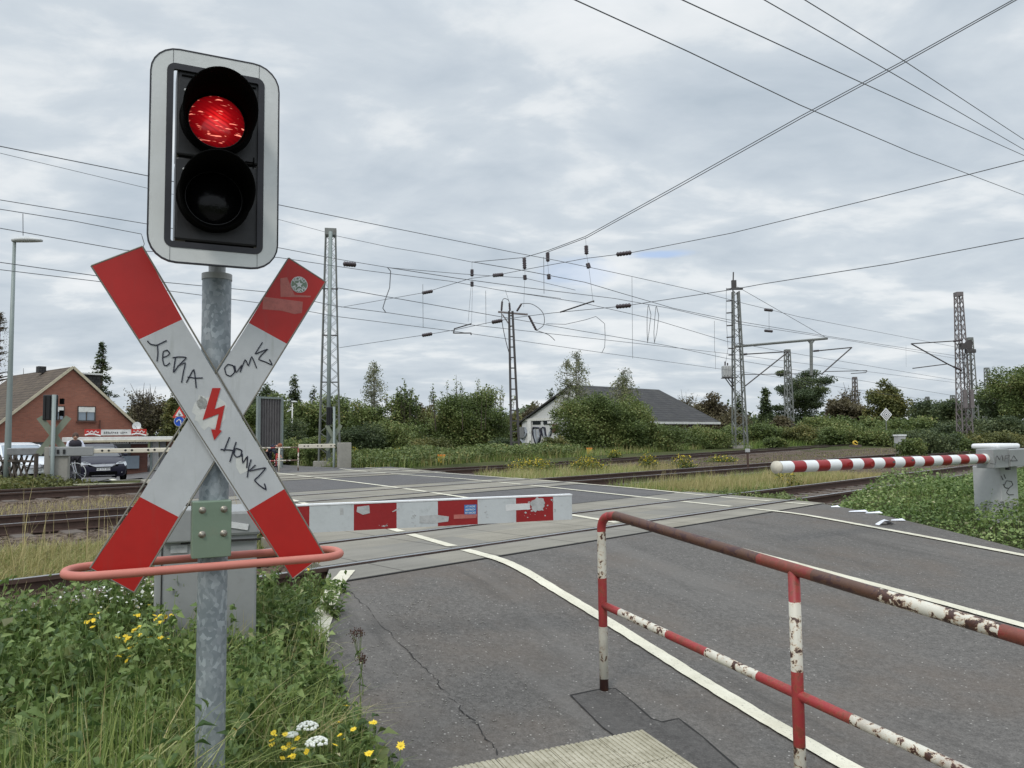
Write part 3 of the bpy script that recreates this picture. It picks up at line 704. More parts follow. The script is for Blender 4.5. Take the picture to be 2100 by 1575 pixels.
def text_into(mb, s, size, place, bold=0.):
    cu = bpy.data.curves.new('t', 'FONT'); cu.body = s; cu.size = size; cu.align_x = 'CENTER'; cu.align_y = 'CENTER'; cu.offset = bold
    o = bpy.data.objects.new('t', cu); SC.collection.objects.link(o); dg = bpy.context.evaluated_depsgraph_get(); ev = o.evaluated_get(dg); me = ev.to_mesh()
    mb.add([place(v.co.x, v.co.y) for v in me.vertices], [tuple(p.vertices) for p in me.polygons]); ev.to_mesh_clear(); bpy.data.objects.remove(o); bpy.data.curves.remove(cu)
SC_ = SP(200+1085/2.624, 500+220/2.624, CB); rS = .031
mb = MB(); mb.prism([(SC_[0]+rS*math.cos(a/18*math.pi), SC_[1]+rS*math.sin(a/18*math.pi)) for a in range(36)], lambda a, b, y: (a, y, b), CB-.0015, CB)
stk = mb.build('round_sticker', 'sticker_white', arm2)
mb = MB(); mb.prism([(SC_[0]+rS*.93*math.cos(a/18*math.pi), SC_[1]+rS*.93*math.sin(a/18*math.pi)) for a in range(36)], lambda a, b, y: (a, y, b), CB-.0024, CB-.0014); mb.build('sticker_ring', 'green_paint', arm2)
mb = MB()
def arcw(word, mid, span, flip):
    for i, ch in enumerate(word):
        f = (i-(len(word)-1)/2); an = mid-f*span*(1 if not flip else -1); rot = an-math.pi/2 if not flip else an+math.pi/2
        cx, cz = SC_[0]+rS*.72*math.cos(an), SC_[1]+rS*.72*math.sin(an)
        text_into(mb, ch, .019, lambda x, y: (cx+x*math.cos(rot)-y*math.sin(rot), CB-.003, cz+x*math.sin(rot)+y*math.cos(rot)), .0006)
arcw('NORD', math.pi/2, .55, False); arcw('KURVE', -math.pi/2, .5, True)
st = []
for k in range(10): rr_ = rS*(.46 if k % 2 == 0 else .2); st.append((SC_[0]+rr_*math.sin(k*math.pi/5), SC_[1]+rr_*math.cos(k*math.pi/5)))
mb.prism(st, lambda a, b, y: (a, y, b), CB-.0032, CB-.0026); mb.build('sticker_lettering', 'sticker_white', arm2)
# bracket box, bolts and the guard hoop
x0, zt_ = SP(395, 1030, -.1); x1, zb_ = SP(474, 1141, -.1)
mb = MB(); mb.box(((x0+x1)/2, -.062, (zt_+zb_)/2), (x1-x0, .075, zt_-zb_)); br = mb.build('bracket_plate', 'green_paint', ST, bevel=.003)
for bx in (.25, .8):
    for bz in (.15, .58):
        mb = MB(); Mx = Matrix.Translation((x0+(x1-x0)*bx-.0, -.1, zt_-(zt_-zb_)*bz))@Matrix.Rotation(R_(90), 4, 'X')
        mb.lathe([(0, .009), (.006, .009), (.007, .007), (.0085, 0), (.0125, 0), (.0125, -.003)], 12, Mx); mb.build('bolt', 'bolt', br, smooth=True)
zl = SP(430, 1162, -.17)[1]; hl = SP(133, 1168, -.07)[0]; hr = SP(695, 1140, -.07)[0]
mb = MB(); mb.tube([(a, b, zl) for a, b in rr(hl, -.175, hr, .055, .1, 8)], .0145, 14, closed=True); mb.build('guard_hoop', 'hoop_paint', ST, smooth=True)
mb = MB(); mb.box((-.01, .048, zl-.0), (.04, .03, .07)); mb.build('hoop_bracket', 'hoop_paint', ST)
# signal head
SH = empty('signal_head'); SH.parent = ST
FX0, FX1, FZ0, FZ1 = -.24, .187, 2.19, 2.938; CF = -.2
fn = lambda a, b, y: (a, y, b)
def inset(d, r): return rr(FX0+d, FZ0+d, FX1-d, FZ1-d, r)
mb = MB(); mb.prism(inset(.004, .088), fn, CF, CF+.006, inset(.056, .026)); bb = mb.build('backboard', 'frame_white', SH)
mb = MB(); mb.prism(inset(.053, .028), fn, CF-.002, CF+.012, inset(.074, .006)); mb.prism(inset(0, .092), fn, CF-.001, CF+.012, inset(.005, .087)); mb.build('backboard_edge', 'dark_trim', SH)
for x in (FX0+.072, FX1-.072):
    for a, b in ((FZ0+.002, FZ0+.054), (FZ1-.054, FZ1-.002)): mb = MB(); mb.box((x, CF-.0004, (a+b)/2), (.0012, .001, b-a)); mb.build('backboard_seam', 'dark_trim', SH)
BX0, BX1, BZ0, BZ1 = -.155, .121, 2.272, 2.88
for (za, zb) in ((2.568, BZ1), (BZ0, 2.562)):
    mb = MB(); mb.box(((BX0+BX1)/2, -.125, (za+zb)/2), (BX1-BX0, .13, zb-za)); mb.build('lamp_housing', 'black_plastic', SH, bevel=.008)
mb = MB(); mb.box(((BX0+BX1)/2+.01, -.165, BZ0+.012), (BX1-BX0-.05, .04, .028)); mb.build('housing_lip', 'black_matt', SH, bevel=.002); mb = MB(); mb.box(((BX0+BX1)/2, -.193, BZ1-.03), (BX1-BX0-.03, .004, .004)); mb.build('housing_rib', 'black_matt', SH)
mb = MB(); mb.box((BX1-.035, -.193, 2.575), (.03, .006, .004)); mb.box((BX1-.02, -.193, 2.575), (.004, .006, .04)); mb.build('housing_rib', 'black_matt', SH, bevel=.002)
for z in (2.80, 2.665, 2.52, 2.38):
    mb = MB(); Mx = Matrix.Translation((BX0+.028, -.19, z))@Matrix.Rotation(R_(90), 4, 'X'); mb.lathe([(0, .003), (.005, .003), (.006, 0)], 10, Mx); mb.build('screw', 'housing_light', SH, smooth=True)
m, g = newmat('red_lens'); tcx = g.n('ShaderNodeTexCoord').outputs['Object']
rd = g.n('ShaderNodeVectorMath', operation='LENGTH', i={0: tcx}).outputs[1]
mp = g.n('ShaderNodeMapping', i={'Vector': tcx, 'Rotation': (0, 0, R_(28)), 'Scale': (24, 125, 1)}).outputs[0]
sk = g.mapr(g.noise(mp, 1., 2., .5, .3), .61, .68, 0., .85)
hs = g.n('ShaderNodeTexWave', i={'Vector': g.n('ShaderNodeMapping', i={'Vector': tcx, 'Rotation': (0, 0, R_(28))}).outputs[0], 'Scale': 22., 'Distortion': 1.2}, bands_direction='Y').outputs[1]
base_ = g.ramp(g.mapr(rd, .0, .098, 0., 1., False), [(0, (1.2, .12, .08)), (.28, (.7, .012, .015)), (.55, (.24, .003, .005)), (1, (.05, .001, .002))])
base_ = g.mix(g.math('MULTIPLY', g.mapr(hs, .4, .8, 0., .55), 1.), base_, (.18, .001, .003, 1))
e = g.mix(g.math('MULTIPLY', sk, .9), base_, (1.5, .42, .3, 1))
p = g.n('ShaderNodeBsdfPrincipled', i={'Base Color': (.16, .004, .004, 1), 'Roughness': .15, 'Emission Color': e, 'Emission Strength': 1.15})
g.n('ShaderNodeOutputMaterial', i={0: p.outputs[0]})
mat('dark_lens', (.006, .006, .007), .16, 0, .3, 8, spec=.25)
def lampunit(cx, cz, lens, mlens):
    Mx = Matrix.Translation((cx, -.192, cz))@Matrix.Rotation(R_(90), 4, 'X')
    mb = MB(); prof = [(.0, .022), (.03, .02), (.06, .014), (.085, .004), (.094, -.004)]
    mb.lathe([(max(r, .0005), z) for r, z in prof], 36); o = mb.build(lens, mlens, SH, smooth=True); o.matrix_local = Mx
    mb = MB(); n = 48; vs = []; fs = []
    for k in range(n):
        a = 2*math.pi*k/n; s = math.sin(a); L = .04+.19*(.5+.5*s)**.7
        for (r, l) in ((.116, -.004), (.118, L), (.1135, L), (.1, .0)):
            vs.append((r*math.cos(a), r*s-(.018*l/.19), l))
    for k in range(n):
        j = (k+1) % n
        for q in range(3): fs.append((k*4+q, j*4+q, j*4+q+1, k*4+q+1))
    mb.add(vs, fs); v = mb.build('visor', 'black_matt', SH, smooth=True); v.matrix_local = Mx
    mb = MB(); mb.lathe([(.094, .0), (.1, .008), (.121, .006), (.123, -.004)], 40); o = mb.build('lens_ring', 'black_matt', SH, smooth=True); o.matrix_local = Mx
lampunit(-.024, 2.705, 'red_lens', 'red_lens'); lampunit(-.03, 2.43, 'dark_lens', 'dark_lens')

# ================================================================ NEAR BARRIER (left)
tipn = D(1170, 1037, 5.42); rootn = D(640, 1061, 4.83); bd = (tipn-rootn)[:2]; bd = bd/np.linalg.norm(bd); BA = math.atan2(bd[1], bd[0])
Bh = D(427, 1100, 4.78)
NBR = empty('barrier', (Bh[0], Bh[1], .1), BA, 'red and white plank barrier lowered across the footpath behind the crossbuck', 'barrier', 'level crossing barriers')
mb = MB(); mb.box((0, 0, .46), (.56, .44, .98)); hs_ = mb.build('housing', 'housing_grey', NBR, bevel=.012)
mb = MB(); mb.box((0, 0, .985), (.6, .48, .15)); mb.build('housing_cover', 'housing_grey', NBR, bevel=.02)
mb = MB(); mb.box((-.24, -.223, .45), (.006, .006, .9)); mb.box((.08, -.235, .885), (.44, .012, .012)); mb.build('door_seam', 'groove', hs_)
mb = MB(); mb.box((-.15, -.224, .85), (.09, .004, .045)); mb.build('type_plate', 'sticker_pale', hs_)
mb = MB(); mb.box((.18, -.246, .97), (.1, .004, .035), Matrix.Rotation(.2, 3, 'Y')); mb.build('sticker', 'sticker_white', hs_)
mb = MB(); mb.box((-.16, -.2, .985), (.16, .12, .19)); mb.build('arm_mount', 'housing_grey', NBR, bevel=.01)
def loc2(P, o=NBR):  # world -> barrier local along x
    q = P[:2]-np.array(o.location[:2]); return float(q@bd), float(q@np.array([-bd[1], bd[0]]))
Lx, Ly = loc2(tipn); zt0 = .965+.0; hb = .172
def bz(x): return D(1170, 1013.5, 5.42)[2]-.1
ZT = bz(0); yb = Ly
segl = [0, .142]; 
while segl[-1] < Lx-.4: segl.append(segl[-1]+.272)
arm = MB(); 
for k in range(len(segl)-1):
    a, b = Lx-segl[k], Lx-segl[k+1]; sag = .0
    arm.box(((a+b)/2, yb, ZT-hb/2-.0045), (a-b, .05, hb-.009), mi=k % 2)
arm.box((Lx-segl[-1]/2, yb, ZT-.002), (segl[-1]+.004, .054, .009), mi=2)
am = arm.build('barrier_arm', ['beam_white', 'beam_red', 'beam_top'], NBR); 
def bpx(px, py):
    q = inplane(px, py, tipn, bd); return loc2(q)[0], q[2]-.1
def onbeam(name, pts, m, d=.0012, parent=None):
    mb = MB(); yy = yb-.025; mb.prism([bpx(*p) for p in pts], lambda a, b, y: (a, y, b), yy-d, yy); return mb.build(name, m, parent or am)
def z7(l): return [(600+a/3.5, 980+b/3.5) for a, b in l]
onbeam('sticker', z7([(1225, 192), (1312, 188), (1310, 258), (1226, 260)]), 'sticker_blue')
mb = MB(); 
for i, s in enumerate(('ATTACKE', 'BESTRICH', 'IST KACKE')):
    c = bpx(*z7([(1268, 204+i*22)])[0]); text_into(mb, s, .017, lambda x, y: (c[0]+x*.9, yb-.0268, c[1]+y), .0004)
mb.build('sticker_lettering', 'sticker_white', am)
onbeam('sticker', z7([(1520, 190), (1640, 182), (1695, 180), (1693, 224), (1640, 226), (1522, 236)]), 'sticker_white')
onbeam('sticker_residue', z7(blobpts(1752, 190, 50, 50, 22, .22, 4)), 'sticker_pale', .002)
onbeam('sticker_residue', z7([(1150, 262), (1235, 258), (1318, 258), (1310, 285), (1150, 292)]), 'residue_red')
onbeam('sticker_residue', z7([(905, 270), (1020, 262), (1115, 275), (1110, 310), (990, 325), (905, 322)]), 'sticker_pale')
onbeam('sticker_residue', z7([(460, 205), (545, 195), (550, 250), (500, 262), (455, 240)]), 'sticker_pale')
onbeam('sticker_residue', z7([(335, 215), (360, 213), (362, 262), (338, 262)]), 'sticker_pale')
mb = MB(); rnd = random.Random(3)
for k in range(46):
    x = rnd.choice([rnd.uniform(1655, 1880), rnd.uniform(1655, 1880), rnd.uniform(1370, 1398), rnd.uniform(615, 700), rnd.uniform(850, 880)]); y = rnd.uniform(150, 290) if x > 1600 else rnd.uniform(225, 345) if x < 900 else rnd.uniform(200, 300)
    if 1150 < x < 1600 and y < 190: continue
    if x < 720: y = rnd.uniform(325, 345)
    r = rnd.uniform(1.5, 7); mb.prism([bpx(*p) for p in z7(blobpts(x, y, r*1.3, r, 7, .4, k))], lambda a, b, q: (a, q, b), yb-.026, yb-.0248)
mb.build('paint_chip', 'sticker_pale', am)
mb = MB(); mb.prism([bpx(*p) for p in z7([(708, 240), (735, 224), (760, 214), (762, 220), (740, 232), (712, 243)])], lambda a, b, q: (a, q, b), yb-.0262, yb-.025); mb.build('paint_chip', 'sticker_pale', am)

# ================================================================ RIGHT BARRIER (round pole)
tr = D(1592, 958.5, 8.8); er = D(2020, 940.5, 11.0); dr = (er-tr)[:2]; Lr = float(np.linalg.norm(dr)); dr = dr/Lr; RA = math.atan2(dr[1], dr[0])
RBR = empty('barrier', (er[0], er[1], .2), RA, 'round red and white barrier pole over the right lane, grey box at its end', 'barrier', 'level crossing barriers')
def rl(x, z): return (x, 0, z-.2+(er[2]-tr[2])*(x/Lr))
zc_ = er[2]
mb = MB(); seg = Lr/20.5; rad = .068
for k in range(21):
    a, b = -Lr+k*seg+.02, -Lr+(k+1)*seg+.02
    if k == 0: a = -Lr
    mb.tube([rl(a, zc_), rl(min(b, .02), zc_)], rad, 28, cap=False, mi=k % 2)
mb.tube([rl(-Lr-.012, zc_), rl(-Lr+.03, zc_)], rad+.004, 28, mi=2)
mb.tube([rl(-.02, zc_), rl(.03, zc_)], rad+.004, 28, mi=2)
ra = mb.build('barrier_arm', ['pole_white', 'beam_red', 'cream_paint'], RBR, smooth=True)
for o_, q in ((ra, 0),):
    pass
zb_r = zc_-.2
mb = MB(); mb.box((.2, 0, zb_r), (.42, .24, .27)); mb.box((.75, .0, zb_r+.0), (.72, .3, .25)); am_ = mb.build('arm_mount', 'housing_grey', RBR, bevel=.008)
mb = MB(); mb.box((.72, .22, zb_r+.165), (.62, .4, .075)); mb.build('housing_cover', 'beam_top', RBR, bevel=.03)
mb = MB(); mb.box((.72, .25, zb_r/2-.13), (.46, .4, zb_r+.0)); hr_ = mb.build('housing', 'housing_light', RBR, bevel=.01)
mb = MB(); mb.box((.4, -.1, zb_r-.15), (.05, .05, .04)); mb.build('limit_switch', 'black_plastic', RBR)
def rpx(px, py, off):
    A = er[:2]+np.array([-dr[1], dr[0]])*off; q = inplane(px, py, A, dr); r = q[:2]-er[:2]; return float(r@dr), q[2]-.2
def rstroke(mb, l, off, r=.006):
    P = [rpx(*p, off) for p in l]; mb.tube([(a, off, b) for a, b in P], r, 5)
def z3_(l): return [(1500+a/3.5, 850+b/3.5) for a, b in l]
mb = MB()
for s in ([(1895, 350), (1905, 295), (1925, 325), (1942, 290), (1950, 335)], [(1962, 335), (1968, 295), (1995, 292), (1990, 310), (1965, 316)], [(2005, 332), (2025, 295), (2052, 330), (2005, 332)], [(1860, 352), (1895, 356)]): rstroke(mb, z3_(s), -.152)
mb.build('graffiti', 'ink_grey', am_)
mb = MB()
for s in ([(1960, 505), (1975, 475), (2010, 480), (2020, 505), (1990, 530), (1975, 560), (1990, 575), (2025, 575)], [(1950, 500), (1965, 525), (1990, 530)], [(1930, 630), (1950, 625), (1955, 660), (1990, 670)], [(1935, 440), (1950, 470)], [(1955, 430), (1968, 460)]): rstroke(mb, z3_(s), .048, .007)
mb.build('graffiti', 'ink_grey', hr_)
for (x, y, w_) in ((838, 350, 12), (1000, 352, 14)):
    mb = MB(); P = [(p[0], p[1]) for p in z3_(blobpts(x, y+3, w_, 18, 12, .25, x))]; Q = [rpx(*p, -.05) for p in P]
    mb.prism(Q, lambda a, b, d: (a, -rad-.002+d-abs(b-(zb_r-.02))*.25, b), 0, .004); mb.build('sticker', 'tick_red', ra)
for (x, y) in ((1158, 340), (1295, 327)):
    mb = MB(); Q = [rpx(*p, -.05) for p in z3_(blobpts(x, y, 9, 9, 9, .3, x))]; mb.prism(Q, lambda a, b, d: (a, -rad-.001+d, b), 0, .004); mb.build('sticker', 'ink_grey', ra)

# ================================================================ RUSTY RAILING
def mat_stripe(name, stops, total, rustf=.5, sc=26., coord='arc', z0=0.):
    """old red and white paint, flaking to rust; stops along the pipe"""
    m, g = newmat(name); tc = g.n('ShaderNodeTexCoord').outputs['Object']
    at = g.n('ShaderNodeAttribute', attribute_name='arc').outputs['Fac']
    at = g.math('ADD', at, g.math('MULTIPLY', g.math('SUBTRACT', g.noise(tc, 40., 3.), .5), .012))
    f = g.math('DIVIDE', at, total)
    colr = g.ramp(f, [(max(0, a/total), c) for a, c in stops], 'CONSTANT')
    isw = g.ramp(f, [(max(0, a/total), (1, 1, 1) if c[1] > .2 else (0, 0, 0)) for a, c in stops], 'CONSTANT')
    nz = g.noise(tc, sc, 8., .68, .4); big = g.noise(tc, 5., 4.)
    k = g.math('ADD', g.math('MULTIPLY', nz, .75), g.math('MULTIPLY', big, .25))
    chip = g.mapr(k, .60-rustf*.12, .615-rustf*.12, 0., 1.)
    halo = g.mapr(k, .56-rustf*.12, .61-rustf*.12, 0., .55)
    rust = g.ramp(g.noise(tc, 60., 5., .7), [(.35, (.03, .014, .011)), (.6, (.075, .03, .02)), (.8, (.2, .09, .03))])
    colr = g.mix(g.math('MULTIPLY', halo, g.math('MULTIPLY_ADD', g.n('ShaderNodeSeparateColor', i={0: isw}).outputs[0], .75, .25)), colr, (.42, .22, .07, 1))
    colr = g.mix(g.math('MULTIPLY', chip, g.math('MULTIPLY_ADD', g.n('ShaderNodeSeparateColor', i={0: isw}).outputs[0], .65, .35)), colr, rust)
    colr = g.mix(g.mapr(g.noise(tc, 9., 5.), .45, .7, 0., .3), colr, (.12, .05, .04, 1), 'MIX')
    finish(g, colr, .5, 0, (chip, -.35, .002), .5); return m
RED = (.30, .03, .032); WHT = (.60, .58, .50); BRN = (.055, .024, .024); DRD = (.20, .028, .026)
P1 = np.array([.55, 4.86]); PD = np.array([.76, -1.21]); DZ = -.154; AL = 1.437
RG = empty('railing', (P1[0], P1[1], .02), 0, 'rusty red and white pipe railing beside the ribbed paving in front', 'railing')
def rp(t, z): return (PD[0]*t, PD[1]*t, z+DZ*t)
top = [(0, 0, .9), (0, 0, 1.0)]+[tuple(Vector((0, 0, 1.0)).lerp(Vector(rp(0, 1.088)), 0)) for _ in ()]
el = [(0, 0, -.12), (0, 0, .5), (0, 0, .98)]
for k in range(1, 7):
    a = k/6*math.pi/2; r = .085; hx = r*(1-math.cos(a)); el.append((PD[0]/1.43*hx, PD[1]/1.43*hx, 1.0-.02+r*math.sin(a)))
mat_stripe('post_paint', [(0, (.07, .03, .025)), (.185, WHT), (.50, RED), (.795, WHT), (1.08, RED)], 1.4, .35)
mb = MB(); mb.tube(el, .0275, 20); mb.build('post', 'post_paint', RG, smooth=True, arc=True)
st_ = el[-1]
mat_stripe('top_paint', [(0, RED), (.05, BRN), (1.15, DRD), (1.45, BRN), (1.78, WHT), (2.26, DRD), (2.5, RED)], 3.6, .9, 22.)
mb = MB(); mb.tube([st_]+[rp(t, 1.088) for t in np.linspace(.1, 2.45, 24)], .0285, 20); mb.build('handrail', 'top_paint', RG, smooth=True, arc=True)
ms = [(0, RED), (.109, WHT), (.395, RED), (.606, WHT), (.839, RED), (1.189, WHT), (1.6, RED), (1.9, WHT)]
mat_stripe('mid_paint', [(a*AL, c) for a, c in ms], 3.6, .55)
mb = MB(); mb.tube([rp(t, .515) for t in np.linspace(0, 2.45, 24)], .0235, 20); mb.build('middle_rail', 'mid_paint', RG, smooth=True, arc=True)
mat_stripe('post_paint_two', [(0, WHT), (.57, RED), (.91, WHT), (1.225, RED)], 1.5, .5)
for t in (1.0, 2.42):
    a = rp(t, 1.088); mb = MB(); mb.tube([(a[0], a[1], a[2]-1.38+(.0)), (a[0], a[1], a[2]-.6), (a[0], a[1], a[2])], .0275, 20); mb.build('post', 'post_paint_two', RG, smooth=True, arc=True)

# ================================================================ FAR SIDE OF THE CROSSING
FB = math.atan2(.39, .92)
def far_gate(px, Y, label, arm_x0, arm_x1, zc, hx=.6, width=.16, flip=False):
    p = base(px, Y); o = empty('barrier', (p[0], p[1], p[2]-.05), FB, label, 'barrier', 'level crossing barriers'); z0 = p[2]-.05
    mb = MB(); mb.box((0, 0, (zc-z0)/2+.03), (hx*.95, .45, zc-z0+.22)); mb.build('housing', 'concrete', o, bevel=.02)
    s = 1 if arm_x1 > arm_x0 else -1
    if not flip:
        mb = MB(); mb.box((.38, -.2, zc-z0), (1.1, .16, .26)); mb.build('arm_mount', 'housing_grey', o, bevel=.02)
        mb = MB(); mb.box((-.72, -.1, zc-z0+.02), (.95, .2, .2)); mb.box((-.35, -.1, zc-z0-.1), (.5, .05, .05)); mb.build('counterweight', 'steel_grey', o, bevel=.02)
        mb = MB(); 
        for x in (.05, .2): mb.box((x, -.29, zc-z0), (.06, .02, .12))
        mb.build('latch', 'black_plastic', o)
    mb = MB(); mb.box(((arm_x0+arm_x1)/2, -.2, zc-z0), (abs(arm_x1-arm_x0), .09, width)); a = mb.build('barrier_arm', 'cream_paint', o, bevel=.02)
    mb = MB(); x = min(arm_x0, arm_x1)+.25
    while x < max(arm_x0, arm_x1)-.1:
        for d in (0, .17):
            mb.lathe([(.001, .0), (.032, .0), (.03, -.01)], 10, Matrix.Translation((x+d, -.25, zc-z0+.01))@Matrix.Rotation(R_(90), 4, 'X'))
        x += .6
    mb.build('reflector', 'black_plastic', a)
    return o
far_gate(119, 22, 'closed cream barrier pole with concrete housing left of the dark car', .9, 5.2, 1.22, .62, .13)
fg2 = far_gate(706, 36, 'short cream barrier arm with black dots near the lattice mast', -.45, -2.1, 1.12, .62, .19, True)
def back_signal(px, Y, label, zb, ztop, zx, hw, hh, boxw, boxh, boxside):
    p = base(px, Y); z0 = p[2]; o = empty('crossing_signal', tuple(p), FB, label, 'crossing signal', 'crossing signals seen from behind')
    mb = MB(); mb.lathe([(.055, -.1), (.055, ztop-z0), (0, ztop-z0)], 14); mb.build('post', 'tube_green', o, smooth=True)
    for s in (-1, 1):
        mb = MB(); a = Vector((-hw*s, .0, zx+hh-z0)); b = Vector((hw*s, 0, zx-hh-z0)); d = (b-a).normalized(); n = Vector((-d.z, 0, d.x))*.085; yo = .09+.006*s
        mb.prism([(a.x+n.x, a.z+n.z), (b.x+n.x, b.z+n.z), (b.x-n.x, b.z-n.z), (a.x-n.x, a.z-n.z)], lambda x, z, y: (x, y, z), yo, yo+.004); mb.build('crossbuck_arm', 'back_grey', o)
    hb_ = empty('signal_head'); hb_.parent = o
    mb = MB(); mb.box((boxside, .12, ztop-z0-boxh/2-.0), (boxw, .14, boxh)); mb.build('lamp_housing', 'black_plastic', hb_, bevel=.02)
    mb = MB()
    for k in (-.3, 0, .3): mb.box((boxside+boxw*k, .045, ztop-z0-boxh/2), (.012, .02, boxh*.9))
    for z in (.25, .72): mb.box((boxside+boxw*.75, .2, ztop-z0-boxh*z), (.1, .2, .16))
    mb.build('housing_rib', 'black_matt', hb_, bevel=.01)
    return o
back_signal(109, 21.7, 'rear of a crossbuck and black signal box by the brick house', 0, 2.83, 1.68, .36, .52, .36, .72, -.1)
back_signal(685, 36.3, 'rear of a crossbuck and black signal box in front of the lattice mast', 0, 2.95, 1.5, .34, .6, .27, .85, -.2)
# far railing
a = gp(536, 967); p0 = base(612, 34); p1 = base(540, 33.2); dd = (p1-p0); Lf = float(np.linalg.norm(dd[:2])); q = math.atan2(dd[1], dd[0])
o = empty('railing', tuple(p0), q, 'small white and red railing in front of the stooping person', 'railing')
ztp = D(612, 917.5, 34)[2]-p0[2]
mat_stripe('far_rail_paint', [(0, (.16, .1, .08)), (.35, WHT), (.75, WHT), (1.0, RED), (1.2, WHT), (1.9, (.28, .12, .1)), (2.2, WHT)], 3., .6, 12.)
for x, mt in ((0, 'far_rail_paint'), (Lf*.55, 'cream_paint'), (Lf*1.2, 'far_rail_paint')):
    mb = MB(); mb.tube([(x, 0, -.1), (x, 0, .5), (x, 0, ztp)], .03 if x == 0 else .042, 8); mb.build('post', mt, o, smooth=True, arc=True)
for z, n_ in ((ztp, 'handrail'), (ztp*.5, 'middle_rail')):
    mb = MB(); mb.tube([(k*Lf*1.2/8, 0, z) for k in range(9)], .03, 8); mb.build(n_, 'far_rail_paint', o, smooth=True, arc=True)
# street lamps
def lamp(px, Y, topy, headx, label, r=.07, hl=.9, m='tube_green'):
    p = base(px, Y); zt_ = D(headx, topy, Y)[2]; hgt = zt_-p[2]
    tx = D(headx, topy, Y)[0]-p[0]
    o = empty('street_lamp', tuple(p), 0, label, 'street lamp', 'street lamps')
    mb = MB(); mb.tube([(0, 0, -.2), (0, 0, 1), (0, 0, hgt*.5), (0, 0, hgt)], [r*1.15, r*1.1, r*.8, r*.55], 14); mb.build('post', m, o, smooth=True)
    mb = MB(); n = 10; vs = []
    for k in range(n+1):
        t = k/n; w_ = .14*math.sin(math.pi*min(1, .12+t*.83))**.5; h = .085*(math.sin(math.pi*(.08+.9*t)))**.6
        vs += [(-.05+hl*t, -w_, .02), (-.05+hl*t, -w_*.6, h+.02), (-.05+hl*t, w_*.6, h+.02), (-.05+hl*t, w_, .02), (-.05+hl*t, w_*.6, -.03), (-.05+hl*t, -w_*.6, -.03)]
    fs = [(6*i+j, 6*i+(j+1) % 6, 6*i+6+(j+1) % 6, 6*i+6+j) for i in range(n) for j in range(6)]+[tuple(range(6)), tuple(range(6*n, 6*n+6))]
    vs = [(x, y, z+hgt-.03) for x, y, z in vs]
    mb.add(vs, fs); mb.build('lamp_head', 'dish', o, smooth=True); return o
lamp(17, 22, 492, 39, 'tall grey street lamp at the left edge by the lattice fence', .08, .85)
lamp(599, 58, 824, 598, 'small white street lamp far off between the billboard and the mast', .06, .42, 'trim_white')
# lattice fence
pa = base(-12, 22.5); pb = base(72, 21.2); dd = pb-pa; Lf = float(np.linalg.norm(dd[:2])); zf = D(70, 934, 21.3)[2]-pa[2]
o = empty('lattice_fence', (pa[0], pa[1], pa[2]), math.atan2(dd[1], dd[0]), 'dark wooden lattice fence at the left edge in front of the white car', 'fence')
hF = zf; mb = MB(); k = -.5
while k < Lf:
    for s in (-1, 1):
        a, b = (k, k+.62) if s > 0 else (k+.62, k)
        t0 = max(0, -min(a, b)/.62) if min(a, b) < 0 else 0; 
        A = Vector((a, .012*s, .05)); B = Vector((b, .012*s, hF)); 
        if min(a, b) < 0 or max(a, b) > Lf: continue
        mb.bar(A, B, .05, .018)
    k += .31
mb.build('lattice', 'timber', o)
for z in (.22, hF-.16):
    mb = MB(); mb.box((Lf/2, -.03, z), (Lf, .04, .06)); mb.build('rail', 'timber', o)
for x in (.0, Lf*.5, Lf):
    mb = MB(); mb.box((x, .05, hF/2), (.08, .08, hF+.1)); mb.build('post', 'timber', o)

